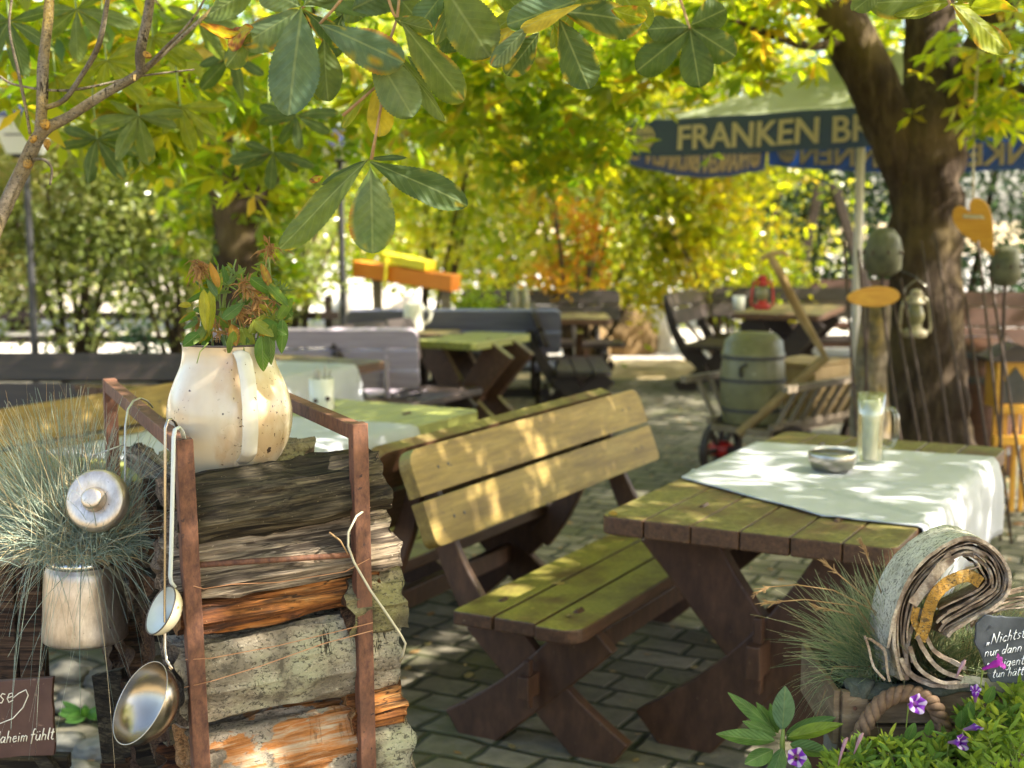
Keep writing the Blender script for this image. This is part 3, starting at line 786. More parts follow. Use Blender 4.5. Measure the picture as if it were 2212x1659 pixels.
for cx, cy, z0, z1, m, lab in [(-7.0, 19.5, 1.8, 5, m_hedge, 'pale green tree far behind the lantern at the left edge'), (-3.4, 20, 2.0, 5.2, m_canopy, 'green tree far behind the hedge bushes'), (-0.4, 21, 2.2, 5.2, m_yellowtree, 'tall yellow green tree far behind the middle of the garden'),
                               (3.0, 20.5, 2.2, 5.2, m_yellowtree, 'tall yellow green tree far behind the parasol')]:
    shrub('background_tree', lab, 'tree', cloud(cx, cy, 2.0, .8, .6, z1, 130, .62, 100), .16, m, (cx, cy, 0), 6, bt, sr=.08)
shrub('dark_bush', 'small dark conifer shaped bush behind the long dark bench at the left', 'bush', cloud(P(290, 720, 10.6).x, 10.6, .08, .08, .35, .75, 9, .12, 110), .05, m_darkgreen, (P(290, 720, 10.6).x, 10.6, 0), 4)

# pale house wall far left, slat fence, stones
hx = P(190, 600, 24)
hs = thing('pale_house', (hx.x, 24.5, 0), 'pale rendered house seen through the hedge at the left', 'house')
MB().box((hx.x, 24.5, 1.05), (4.2, .4, 2.1)).build('wall', m_sandstone, hs, bevel=.01)
b = MB(); b.prism([(-2.3, 2.1), (2.3, 2.1), (1.8, 2.75), (-1.8, 2.75)], 1.2, Matrix.Translation((hx.x, 24.6, 0)) @ Matrix.Rotation(R(90), 4, 'X')); b.build('roof', m_redbrown, hs)
for dx in (-1.2, .9):
    f = MB().box((hx.x + dx, 24.29, 1.2), (.8, .06, .9)).build('window', m_white, hs)
    MB().box((hx.x + dx, 24.255, 1.2), (.66, .03, .76)).build('pane', m_slateblue, f)
fn = thing('slat_fence', (-3.9, 12.6, 0), 'dark horizontal slat fence with open gaps below the hedge bushes', 'fence')
b = MB()
for z in (.28, .5, .72):
    b.box((-3.9, 12.6, z), (4.6, .03, .07))
b.build('rail', m_dark, fn)
for i in range(5):
    MB().box((-6.1 + i * 1.1, 12.64, .45), (.07, .05, .9)).build('post', m_dark, fn, bevel=.004)
def rock(name, c, r, mat, label, cat, group=None, seed=0, sub=4, squash=(1, 1, .8)):
    import bmesh
    bm = bmesh.new()
    bmesh.ops.create_icosphere(bm, subdivisions=sub, radius=1)
    for v in bm.verts:
        n_ = noise.noise(v.co * 1.3 + Vector((seed * 3.1, 0, 0))) * .35 + noise.noise(v.co * 4 + Vector((0, seed, 0))) * .09 + noise.noise(v.co * 11) * .03
        v.co = v.co * (1 + n_)
        v.co = Vector((v.co.x * squash[0] * r, v.co.y * squash[1] * r, max(v.co.z, -.75) * squash[2] * r))
    me = bpy.data.meshes.new(name); bm.to_mesh(me); bm.free()
    me.materials.append(mat)
    me.polygons.foreach_set('use_smooth', [True] * len(me.polygons))
    o = bpy.data.objects.new(name, me); COL.objects.link(o); o.location = c
    return tag(o, label, cat, group)
rock('boulder', (P(1355, 725, 16.3).x, 16.3, .2), .36, m_boulder, 'big brown boulder in front of the yellow bush', 'boulder', seed=2, squash=(1, .9, 1.05))
rock('boulder', (P(1412, 700, 16.6).x, 16.6, .2), .3, m_sandstone, 'pale boulder leaning behind the brown boulder', 'boulder', seed=5, squash=(.7, .9, 1.4))
rock('boulder', (P(1265, 720, 15.8).x, 15.8, .15), .25, m_boulder, 'smaller brown boulder seen under the far table', 'boulder', seed=7, squash=(1.2, .9, .9))
wb = 'pale stone blocks by the orange beam'
rock('stone_block', (P(800, 620, 13.0).x, 13.0, .55), .46, m_sandstone, 'large white stone block lying below the orange beam', 'stone', wb, 9, squash=(.85, .7, .95))
rock('stone_block', (P(880, 650, 12.8).x, 12.8, .5), .3, m_sandstone, 'smaller white stone block right under the orange beam', 'stone', wb, 12, squash=(.9, .7, 1.1))

# orange tilted beam with yellow bracket
bo = P(880, 600, 12.2)
sw = thing('orange_beam', (bo.x, 12.2, 0), 'orange timber beam lying tilted with a yellow bracket, behind the benches', 'beam')
A, B_ = P(772, 580, 12.4), P(985, 612, 11.9)
MB().bar(A, B_, .16, .145).build('beam', m_orange, sw, bevel=.01)
b = MB(); k0, k1 = A.lerp(B_, .28), A.lerp(B_, .36)
b.bar(k0 + Vector((.02, -.12, -.12)), k0 + Vector((.04, -.12, .13)), .11, .03)
b.bar(k0 + Vector((.02, -.02, .14)), A.lerp(B_, .75) + Vector((0, .02, .12)), .2, .08)
b.build('bracket', m_yellow, sw, bevel=.005)
b = MB(); b.bar((A.x + .2, 12.4, 0), A.lerp(B_, .2), .08, .08, Vector((1, 0, 0))); b.bar((B_.x - .1, 12.0, 0), A.lerp(B_, .9), .08, .08, Vector((1, 0, 0)))
b.build('support', m_grey_wood, sw)
# timber A-frame behind the parasol
af = thing('timber_frame', (P(1775, 500, 15).x, 15, 0), 'dark timber A-frame standing behind the parasol pole', 'frame')
for a, c in (((1770, 395), (1728, 600)), ((1800, 395), (1850, 560))):
    p, q = P(*a, 15), P(*c, 15); d = (q - p) / (p.z - q.z)
    MB().bar(p, q + d * q.z, .1, .1, Vector((0, 1, 0))).build('leg', m_dark, af, bevel=.008)
# ---------------------------------------------------------------- furniture
TH = R(61.5)
EL = Vector((math.cos(TH), math.sin(TH), 0))      # along the benches, away from the camera
EW = Vector((EL.y, -EL.x, 0))                     # to the right, towards the camera
YZ = lambda x: Matrix.Translation((x, 0, 0)) @ Matrix(((0, 0, 1, 0), (1, 0, 0, 0), (0, 1, 0, 0), (0, 0, 0, 1)))  # local XY -> world YZ
def arc(p0, p1, bow, n=9):
    p0, p1 = Vector(p0), Vector(p1)
    d = p1 - p0; nn = Vector((-d.y, d.x))
    return [tuple(p0 + d * (i / (n - 1)) + nn * bow * 4 * (i / (n - 1)) * (1 - i / (n - 1))) for i in range(n)]
def plank_round(mb, x0, x1, y0, y1, z, t, r0=0, r1=0, mi=0):
    """board with rounded outer corners: r0 rounds the y0 side, r1 the y1 side"""
    pts = []
    def corner(cx, cy, r, a0):
        if r <= 0: pts.append((cx, cy)); return
        ox, oy = cx - math.copysign(r, cx - (x0 + x1) / 2), cy - math.copysign(r, cy - (y0 + y1) / 2)
        for k in range(6):
            a = R(a0 + 90 * k / 5); pts.append((ox + r * math.cos(a), oy + r * math.sin(a)))
    corner(x0, y0, r0, 180); corner(x1, y0, r0, 270); corner(x1, y1, r1, 0); corner(x0, y1, r1, 90)
    mb.prism(pts, t, Matrix.Translation((0, 0, z)), mi)
def make_bench(loc, rz, label, L=1.75, wood=None, backm=None, group=None, boards=2, cat='bench', bottom=.62, seatm=None, legm=None, gap=.008, ps=0.0):
    wood = wood or m_bench; backm = backm or wood
    o = thing('garden_bench', loc, label, cat, group, rz)
    b = MB()
    h = L / 2
    ys = [(-.215, -.078, .06, 0), (-.07, .067, 0, 0), (.075, .212, 0, .012)]
    for i, (a, c, r0, r1) in enumerate(ys):
        plank_round(b, -h - .02 * (i == 0), h + .02 * (i == 0), a, c, .4275, .045, r0, r1)
    b.build('seat', seatm or wood, o, local=True, bevel=.006)
    # backrest, leaning back
    lean = R(21)
    Mb = Matrix.Translation((0, .255, .56)) @ Matrix.Rotation(-lean, 4, 'X')
    b = MB()
    step = (.92 - bottom) / math.cos(lean) / boards
    z = (bottom - .56) / math.cos(lean)
    for i in range(boards):
        c0, c1 = z + i * step + gap, z + (i + 1) * step - gap
        r1 = .055 if i == boards - 1 else 0
        pts = []
        bm = MB()
        plank_round(bm, -h, h, c0, c1, 0, .045, .03 if i == 0 else 0, r1)
        M2 = Mb @ Matrix.Rotation(R(90), 4, 'X') 
        b.add([M2 @ Vector(p) for p in bm.v], bm.f)
    for i in range(boards):
        for x in (-h + .14, -h + .2, h - .2, h - .14):
            b.lathe([(.0, .0247), (.0055, .0245), (.006, .0235)], 8, Mb @ Matrix.Rotation(R(90), 4, 'X') @ Matrix.Translation((x, z + (i + .5) * step, 0)), 1)
    b.build('backrest', [backm, m_ironband], o, local=True, bevel=.006)
    for x in (-h + .17, h - .17):
        lm = MB()
        lm.strip(arc((-.19, .405), (.28, .0), -.03), [.17, .16, .15, .145, .143, .146, .152, .162, .172], .046, YZ(x))
        lm.strip(arc((.19, .405), (-.25, .0), .03), [.17, .16, .15, .145, .143, .146, .152, .162, .172], .04, YZ(x))
        lm.strip(arc((.175 - ps * .3, .3), (.43 - ps, .84), -.07), [.1, .098, .094, .088, .08, .072, .064, .056, .05], .034, YZ(x + (.045 if x < 0 else -.045)))
        lm.build('leg', legm or (m_leg if wood == m_bench else wood), o, local=True, bevel=.006)
    b = MB()
    b.box((0, 0.01, .215), (L - .3, .04, .075))
    st = b.build('stretcher', legm or (m_leg if wood == m_bench else wood), o, local=True, bevel=.004)
    for x in (-h + .17, h - .17):
        b = MB()
        b.box((x + (-.045 if x < 0 else .045), .01, .215), (.1, .036, .07))
        b.box((x + (-.06 if x < 0 else .06), .01, .22), (.026, .02, .15))
        b.build('peg', legm or (m_leg if wood == m_bench else wood), st, local=True, bevel=.003)
    return o
def make_table(loc, rz, label, L=1.8, W=.86, top=None, leg=None, group=None, nb=6):
    o = thing('garden_table', loc, label, 'table', group, rz)
    b = MB(); bw = W / nb
    for i in range(nb):
        y0, y1 = -W / 2 + i * bw + .002, -W / 2 + (i + 1) * bw - .002
        plank_round(b, -L / 2, L / 2, y0, y1, .7325, .055, .045 if i == 0 else 0, .045 if i == nb - 1 else 0)
    b.build('tabletop', top or m_table, o, local=True, bevel=.005)
    for x in (-L / 2 + .27, L / 2 - .27):
        lm = MB()
        lm.strip(arc((-.3, .704), (.33, 0), -.04), [.24, .2, .185, .175, .172, .178, .195, .22, .245], .06, YZ(x))
        lm.strip(arc((.3, .704), (-.33, 0), .04), [.24, .2, .185, .175, .172, .178, .195, .22, .245], .054, YZ(x))
        lm.build('leg', leg or m_leg, o, local=True, bevel=.006)
    st = MB().box((0, 0, .34), (L - .5, .045, .11)).build('stretcher', leg or m_leg, o, local=True, bevel=.004)
    for x in (-L / 2 + .27, L / 2 - .27):
        b = MB()
        b.box((x + (-.07 if x < 0 else .07), 0, .34), (.12, .042, .1))
        b.box((x + (-.075 if x < 0 else .075), 0, .35), (.035, .026, .23))
        b.build('peg', leg or m_leg, st, local=True, bevel=.004)
    return o
bg1 = 'brown benches with algae green boards'
cA = Vector((.423, 4.656, 0))
make_bench(cA, TH, 'mossy brown bench facing the right table, yellow green backrest towards the camera', 1.75, m_bench, m_back, bg1)
make_bench(cA - EW * .87 - EL * .02, TH + math.pi, 'brown bench standing back to back with the yellow green one', 1.75, m_bench, m_table, bg1)
cT = Vector((1.057, 4.486, 0))
make_table(cT, TH, 'mossy brown garden table at the right with a white cloth, mug and bowl', 1.8, .86)
cTB = Vector((-.944, 5.51, 0))
make_table(cTB, TH, 'green brown table behind the flower jug, white cloth and cutlery pot on it', 1.8, .86, m_green_top)
# bench whose ochre backrest shows behind the grass at the left
p0, p1 = P(0, 868, 3.42), P(372, 812, 5.0)
make_bench(Vector((-1.13, 4.72, 0)) + EW * (-.42) , TH, 'ochre brown bench behind the tufted grass at the left', 1.75, m_bench, m_back, bg1)
make_bench((-3.08, 6.72, 0), R(-1), 'long dark brown bench behind the grass, across the left of the garden', 2.9, m_dark, m_dark)
cTC = Vector((-1.56, 7.5, 0))
make_table(cTC + Vector((0, .15, 0)), TH, 'brown table with a white cloth in front of the grey violet bench', 1.8, .86)
make_bench((-1.3, 9.15, 0), R(179), 'brown bench coloured grey violet for bluish skylight, seen from behind, left of the far tables', 1.4, m_skytint_brown, m_skytint_brown, boards=3, bottom=.5, legm=m_skytint_brown, gap=.012, ps=.1)
make_bench((-.45, 10.95, 0), R(180), 'blue grey weathered bench seen from behind the green topped table', 1.66, m_slateblue, m_slateblue, boards=2, bottom=.56, legm=m_dark, gap=.01, ps=.1)
make_table((-.27, 9.89, 0), TH, 'small table with a light green top in the middle distance', .85, .5, m_green_top, m_bench)
make_bench((.28, 13.0, 0), R(0), 'dark brown bench far back in front of the orange shrub', 1.55, m_dark, m_dark)
make_table((.2, 12.05, 0), R(0), 'far table with two glass bottles in front of the dark bench', 1.3, .8, m_table, m_bench)
make_bench((.55, 11.0, 0), R(90), 'dark bench standing end on beside the far table', 1.2, m_dark, m_dark)
make_bench((2.05, 13.2, 0), R(68), 'dark bench with crossed legs seen end on, by the sunlit path', 1.5, m_dark, m_dark)
make_table((2.65, 12.95, 0), R(68), 'far table right of the crossed leg bench with a pale cup on it', 1.5, .8, m_table, m_dark)
make_bench((3.0, 13.45, 0), R(-4), 'dark brown bench behind the red lantern', 2.0, m_dark, m_dark)
make_bench((3.75, 15.2, 0), R(-4), 'red brown bench farthest back beside the parasol pole', 1.8, m_redbrown, m_redbrown)
make_bench((3.9, 10.25, 0), R(-8), 'red brown bench at the right edge behind the garden stakes', 1.7, m_redbrown, m_redbrown)
make_bench((4.55, 12.6, 0), R(-6), 'orange brown bench farther back at the right edge', 1.7, m_redbrown, m_redbrown)
make_table((-.95, 10.3, 0), R(0), 'narrow table carrying the white mug, hidden behind the grey violet bench', 1.1, .5, m_table, m_dark)
make_bench((-.62, 9.05, 0), TH, 'dark end on bench left of the light green table', 1.0, m_dark, m_dark)

# ---------------------------------------------------------------- tablecloths
def grid_cloth(name, f, nu, nv, mat, label, t=.0035):
    vs, fs = [], []
    for j in range(nv + 1):
        for i in range(nu + 1):
            vs.append(f(i / nu, j / nv))
    for j in range(nv):
        for i in range(nu):
            a = j * (nu + 1) + i
            fs.append((a, a + 1, a + nu + 2, a + nu + 1))
    b = MB().add(vs, fs)
    o = b.build(name, mat, smooth=True)
    m = o.modifiers.new('thick', 'SOLIDIFY'); m.thickness = t; m.offset = 1
    return tag(o, label, 'tablecloth')
ZT = .7635
def loc_t(c, l, w_):     # position on a table: l along EL, w along EW
    return c + EL * l + EW * w_
def inv(c, p): 
    d = Vector((p[0], p[1], 0)) - c
    return d.dot(EL), d.dot(EW)
L1 = [inv(cT, (.895, 3.86)), inv(cT, (.557, 4.45)), inv(cT, (.937, 5.17))]
def cloth_a(u, v):
    # v: from the camera end to the far end; u: from the left boundary across the right table edge and down
    if v < .42:
        k = v / .42; a = (L1[0][0] * (1 - k) + L1[1][0] * k, L1[0][1] * (1 - k) + L1[1][1] * k)
    else:
        k = (v - .42) / .58; a = (L1[1][0] * (1 - k) + L1[2][0] * k, L1[1][1] * (1 - k) + L1[2][1] * k)
    re = (L1[0][0] + (.62 - L1[0][0]) * v, .432)
    drop = .26
    wtot = (re[1] - a[1]) + drop
    s = u * wtot
    nz = noise.noise(Vector((u * 5, v * 6, 3)))
    if s <= re[1] - a[1]:
        k = s / (re[1] - a[1])
        l = a[0] + (re[0] - a[0]) * k
        p = loc_t(cT, l, a[1] + s)
        e = max(0, 1 - min(u, v, 1 - v) * 12)
        return Vector((p.x, p.y, ZT + .001 + max(0, nz) * .002 + .005 * e * abs(nz) + .009 * max(0, 1 - abs(s - .40) / .016) + .009 * max(0, 1 - abs(v - .5) / .02)))
    d = s - (re[1] - a[1])
    fold = math.sin(v * 34) * .5 + math.sin(v * 21 + 1) * .5
    out = .004 + .02 * min(1, d / .08) + fold * .017 * min(1, d / .14)
    p = loc_t(cT, re[0] + .05 * d * math.sin(v * 9), re[1] + out)
    return Vector((p.x, p.y, ZT - d))
grid_cloth('tablecloth', cloth_a, 46, 70, m_cloth, 'white tablecloth lying askew on the right table, hanging over its right edge')
def cloth_b(c, w0, w1, l0, l1, drop, lab, skew=.12, ph=0):
    def f(u, v):
        l = l0 + (l1 - l0) * v
        s = u * ((w1 - w0) + drop)
        nz = noise.noise(Vector((u * 4 + ph, v * 5, 1)))
        if s < w1 - w0:
            p = loc_t(c, l + skew * (u - .3), w0 + s)
            return Vector((p.x, p.y, ZT + .001 + max(0, nz) * .003))
        d = s - (w1 - w0)
        fold = math.sin(v * 16 + ph) * .6 + math.sin(v * 27 + 2) * .4
        p = loc_t(c, l + skew * (u - .3) + .25 * d * (v - .5), w1 + .005 + .03 * min(1, d / .1) + fold * .025 * min(1, d / .2))
        return Vector((p.x, p.y, ZT - d))
    grid_cloth('tablecloth', f, 40, 46, m_cloth, lab)
cloth_b(cTB, -.42, .432, -.85, .3, .42, 'white tablecloth on the table behind the flower jug, hanging down its near side')
cloth_b(cTC + Vector((0, .15, 0)), -.42, .432, -.6, .5, .24, 'white tablecloth on the table in front of the grey violet bench', ph=2)

# ---------------------------------------------------------------- things on the tables
T = lambda p: Matrix.Translation(p)
mp = PZ(1878, 1003, ZT + .004)
mug = thing('glass_mug', mp, 'tall clear glass beer mug on the white cloth of the right table', 'mug')
b = MB()
H = .25
pr = [(.0, .0), (.045, .0), (.049, .006), (.047, .02), (.045, .08), (.045, .16), (.048, H), (.0455, H), (.0415, .16), (.0415, .03), (.037, .016), (.0, .014)]
b.lathe(pr, 32, T(mp)); b.build('body', m_glass, mug, smooth=True)
hd = Vector((.97, -.2, 0))
b = MB(); b.tube([mp + hd * r + Vector((0, 0, z)) for r, z in ((.044, .195), (.072, .198), (.088, .17), (.088, .1), (.075, .065), (.044, .06))], [.009, .01, .01, .0095, .009, .009], 10)
b.build('handle', m_glass, mug, smooth=True)
nk = MB(); nk.lathe([(0, .0), (.024, .0), (.028, .1), (.034, .2), (.026, .205), (.0, .19)], 18, T(mp + Vector((0, 0, .018))))
tag(nk.build('paper_napkin', m_white, smooth=True), 'rolled pale napkin standing inside the glass mug', 'napkin')
bp = PZ(1797, 1018, ZT + .004)
b = MB(); b.lathe([(r_ * 1.5, z_ * 1.35) for r_, z_ in [(0, 0), (.034, 0), (.045, .008), (.053, .028), (.054, .046), (.050, .052), (.0475, .051), (.0505, .045), (.049, .03), (.041, .012), (0, .008)]], 40, T(bp))
tag(b.build('steel_bowl', m_steel_d, smooth=True), 'small round steel ashtray bowl on the white cloth beside the glass mug', 'bowl')
cp = PZ(695, 884, ZT + .004)
pot = thing('cutlery_pot', cp, 'white ceramic cutlery pot on the table behind the flower jug', 'pot')
b = MB(); b.lathe([(0, 0), (.052, 0), (.055, .004), (.055, .14), (.051, .14), (.05, .01), (0, .008)], 28, T(cp)); b.build('body', m_white, pot, smooth=True)
b = MB()
for k, (dx, dz) in enumerate(((-.012, .045), (.022, .055))):
    pc = cp + Vector((dx * 1.6, -.0553, dz))
    b.lathe([(0, 0), (.011, 0), (.011, .0015), (0, .0015)], 10, T(pc) @ Matrix.Rotation(R(90), 4, 'X'))
b.build('decoration', m_redbrown, pot)
for k in range(9):
    a = random.uniform(0, 6.28); r0, r1 = random.uniform(0, .03), random.uniform(.015, .05)
    p = cp + Vector((math.cos(a) * r0, math.sin(a) * r0, .012)); q = cp + Vector((math.cos(a) * r1, math.sin(a) * r1, random.uniform(.17, .215)))
    b = MB(); b.tube([p, p.lerp(q, .75), q - (q - p) * .1, q], [.003, .0035, .009, .006], 8, squash=.4)
    tag(b.build('table_knife', m_steel_d, smooth=True), 'steel cutlery standing in the white pot behind the flower jug', 'cutlery', 'cutlery in the white pot')
mp2 = Vector((P(893, 700, 10.35).x, 10.35, ZT + .002))
mg = thing('ceramic_mug', mp2, 'large white mug standing on the narrow table in front of the bluish bench', 'mug')
b = MB(); b.lathe([(0, 0), (.068, 0), (.075, .01), (.075, .2), (.07, .205), (.068, .02), (0, .012)], 24, T(mp2)); b.build('body', m_white, mg, smooth=True)
b = MB(); b.tube([mp2 + Vector((x, 0, z)) for x, z in ((.07, .165), (.115, .17), (.135, .13), (.12, .075), (.07, .045))], .013, 8); b.build('handle', m_white, mg, smooth=True)
for i, (px, lab) in enumerate(((1113, 'left one of two pale glass bottles on the far table'), (1134, 'right one of two pale glass bottles on the far table'))):
    q = Vector((P(px, 670, 12).x, 12, ZT))
    b = MB(); b.lathe([(0, 0), (.04, 0), (.042, .01), (.042, .15), (.03, .2), (.018, .23), (.02, .27), (0, .27)], 16, T(q))
    tag(b.build('glass_bottle', m_lglass, smooth=True), lab, 'bottle', 'bottles on the far table')
q = Vector((P(1590, 672, 12.9).x, 12.75, ZT))
b = MB(); b.lathe([(0, 0), (.05, 0), (.06, .13), (.056, .13), (.045, .01), (0, .01)], 16, T(q))
tag(b.build('paper_cup', m_white, smooth=True), 'pale cup on the far table beside the crossed leg bench', 'cup')

# ---------------------------------------------------------------- lamp posts
def lamp_post(px, ytop, ybot, Y, lab, s=1.0):
    base = P(px + 6, 800, Y); base.z = 0
    o = thing('lamp_post', base, lab, 'lamp post')
    zt = P(px, ybot, Y).z
    b = MB(); b.tube([base, base + Vector((0, 0, .25)), base + Vector((-.0, 0, .26)), base + Vector((-.01, 0, zt - .1)), base + Vector((-.012, 0, zt))], [.05, .045, .032, .026, .026], 12)
    b.build('pole', m_blackiron, o, smooth=False)
    c = base + Vector((-.012, 0, zt))
    def fr(z0, z1, r0, r1, mat, name, n=4):
        bb = MB(); bb.lathe([(r0, z0), (r1, z1)], n, T(c) @ Matrix.Rotation(R(45), 4, 'Z'), cap0=True, cap1=True); return bb.build(name, mat, o)
    ht = P(px, ytop, Y).z - zt
    fr(0, .03, .1 * s, .13 * s, m_blackiron, 'holder')
    g = fr(.03, ht, .15 * s, .27 * s, m_milk, 'lantern_glass')
    fr(ht, ht + .035, .3 * s, .29 * s, m_navy_metal, 'roof_rim')
    fr(ht + .035, ht + .19, .28 * s, .06 * s, m_navy_metal, 'roof')
    return o, c, ht
o, c, ht = lamp_post(72, 256, 342, 10.5, 'dark lamp post with a white glass lantern at the left edge')
# faint line of lettering on the lantern glass
b = MB(); b.box((c.x - .02, c.y - .151, c.z + ht * .58), (.16, .004, .02)); b.build('lettering', m_slateblue, o)
lamp_post(738, 318, 352, 12.2, 'thin dark lamp post behind the hanging chestnut leaf, half hidden lantern', .9)

# ---------------------------------------------------------------- parasol
NV, PV = Vector((.77, -.64, 0)).normalized(), Vector((.64, .77, 0)).normalized()
C1 = Vector((.757, 9.5, 0)); PL, PW = 2.95, 2.0
ZB, VH = 2.03, .245
ctr = C1 + NV * PL / 2 + PV * PW / 2
pole_p = P(1851, 600, 9.35); pole_p.z = 0
pa = thing('parasol', pole_p, 'large navy parasol with printed valance on a pale pole left of the chestnut trunk', 'parasol')
apex = Vector((pole_p.x, pole_p.y, 2.85))
def corner(i): return [C1, C1 + NV * PL, C1 + NV * PL + PV * PW, C1 + PV * PW][i]
def sag(s, k): return -(.02 if k == 0 else .085) * math.sin(math.pi * s) + .003 * math.sin(s * 31 + k)
def val_pt(k, s, h, off=0):
    a, c = corner(k), corner((k + 1) % 4)
    d = (c - a).normalized(); n_ = Vector((d.y, -d.x, 0))
    p = a.lerp(c, s) + n_ * (off + .012 * math.sin(s * 19 + k) * (1 - h) + .012 * (1 - h))
    tilt = .05 * s if k == 0 else 0
    return Vector((p.x, p.y, ZB + h * VH + sag(s, k) + tilt - (.03 if k == 3 else 0)))
# canopy
b = MB(); n_ = 16
for k in range(4):
    vs, fs = [], []
    for j in range(n_ + 1):
        for i in range(n_ + 1):
            s, h = i / n_, j / n_
            e = val_pt(k, s, 1)
            p = e.lerp(apex, h); p.z -= .12 * math.sin(math.pi * h) 
            vs.append(p)
    for j in range(n_):
        for i in range(n_):
            q = j * (n_ + 1) + i; fs.append((q, q + 1, q + n_ + 2, q + n_ + 1))
    b.add(vs, fs)
b.build('canopy', m_canvas, pa, smooth=True)
for k in range(4):
    vs, fs = [], []
    N_ = 40
    for j in range(7):
        for i in range(N_ + 1): vs.append(val_pt(k, i / N_, j / 6))
    for j in range(6):
        for i in range(N_): q = j * (N_ + 1) + i; fs.append((q, q + 1, q + N_ + 2, q + N_ + 1))
    vl = MB().add(vs, fs).build('valance', m_navy, pa, smooth=True)
    # lettering on the valance
    cu = bpy.data.curves.new('lettering', 'FONT'); cu.body = 'FRANKEN BRUNNEN'; cu.size = .225; cu.offset = .004; cu.extrude = .004
    to = bpy.data.objects.new('lettering_tmp', cu); COL.objects.link(to)
    bpy.context.view_layer.update()
    me = to.evaluated_get(bpy.context.evaluated_depsgraph_get()).to_mesh()
    pts = [v.co.copy() for v in me.vertices]; fcs = [tuple(p.vertices) for p in me.polygons]
    x0, x1 = min(p.x for p in pts), max(p.x for p in pts)
    to.to_mesh_clear() if False else None
    bpy.data.objects.remove(to)
    elen = PL if k % 2 == 0 else PW
    span = (.46, 2.66) if k % 2 == 0 else (.3, 1.7)
    vs = []
    for p in pts:
        s = (span[0] + (p.x - x0) / (x1 - x0) * (span[1] - span[0])) / elen
        vs.append(val_pt(k, s, .18 + p.y / .225 * .9, p.z * 2.4))
    MB().add(vs, fcs).build('lettering', m_letter, vl)
    # round gridded emblem at both ends
    for sc in (.19, elen - .17):
        b = MB()
        def ring(fx, n=22):
            pp = [val_pt(k, (sc + fx(t)[0] * .075) / elen, .5 + fx(t)[1] * .075 / VH, 0) for t in [q / n for q in range(n + 1)]]
            b.tube(pp, .0085, 6)
        ring(lambda t: (math.cos(6.283 * t), math.sin(6.283 * t)))
        for q in (-.55, 0, .55):
            ring(lambda t, q=q: (q * math.cos(math.pi * (t - .5)), 2 * t - 1) if True else 0, 8)
            ring(lambda t, q=q: ((2 * t - 1) * math.sqrt(1 - q * q), q), 8)
        b.build('emblem', m_letter, vl)
b = MB(); b.tube([pole_p, pole_p + Vector((0, 0, 2.84))], .03, 14); b.build('pole', m_pole, pa, smooth=True)
b = MB()
for k in range(4): b.bar(pole_p + Vector((0, 0, 2.72)), val_pt(k, 0, 1) - Vector((0, 0, .03)), .02, .025)
b.build('rib', m_pole, pa)
b = MB(); b.box(pole_p + Vector((0, 0, .06)), (.6, .6, .12)); b.build('base', m_stone, pa, bevel=.02)
# ---------------------------------------------------------------- firewood rack
O = Vector((-.573, 2.35, 0)); LD = Vector((.912, .41, 0)); RD = Vector((-.41, .912, 0))
LANG = math.atan2(LD.y, LD.x)
def RK(s, r, z): return O + LD * s + RD * r + Vector((0, 0, z))
rack = thing('firewood_rack', RK(.16, .45, 0), 'rusty square steel rack holding the firewood, jug and ladles', 'rack')
BW = .03
def sq(mb, p, q, wd=BW): mb.bar(p, q, wd, wd, RD)
for s, top, bot in ((.008, (.0, 1.238), (.03, 0)), (.318, (.318, 1.246), (.333, 0))):
    MB().bar(RK(top[0], 0, top[1]), RK(bot[0] if s < .1 else bot[0], 0, 0), BW, BW, RD).build('front_post', m_rust, rack, bevel=.002)
    MB().bar(RK(s, .95, 1.24), RK(s, .95, 0), BW, BW, RD).build('back_post', m_rust, rack, bevel=.002)
    MB().bar(RK(top[0], .0165, top[1] - .017), RK(s, .934, 1.223), BW - .002, BW - .002).build('top_rail', m_rust, rack, bevel=.002)
b = MB(); b.tube([RK(.02, -.006, P(440, 1215, 2.37).z), RK(.31, -.006, P(755, 1195, 2.49).z + .002)], .0055, 8); b.build('cross_rod', m_rust, rack, smooth=True)
b = MB(); b.bar(RK(.03, .0, .12), RK(.33, .0, .12), BW - .003, BW - .003); b.bar(RK(.008, .95, .12), RK(.318, .95, .12), BW - .003, BW - .003); b.build('bottom_rail', m_rust, rack)
def zf(y, r=.05): return P(620, y, O.y + .07 + r * .9).z

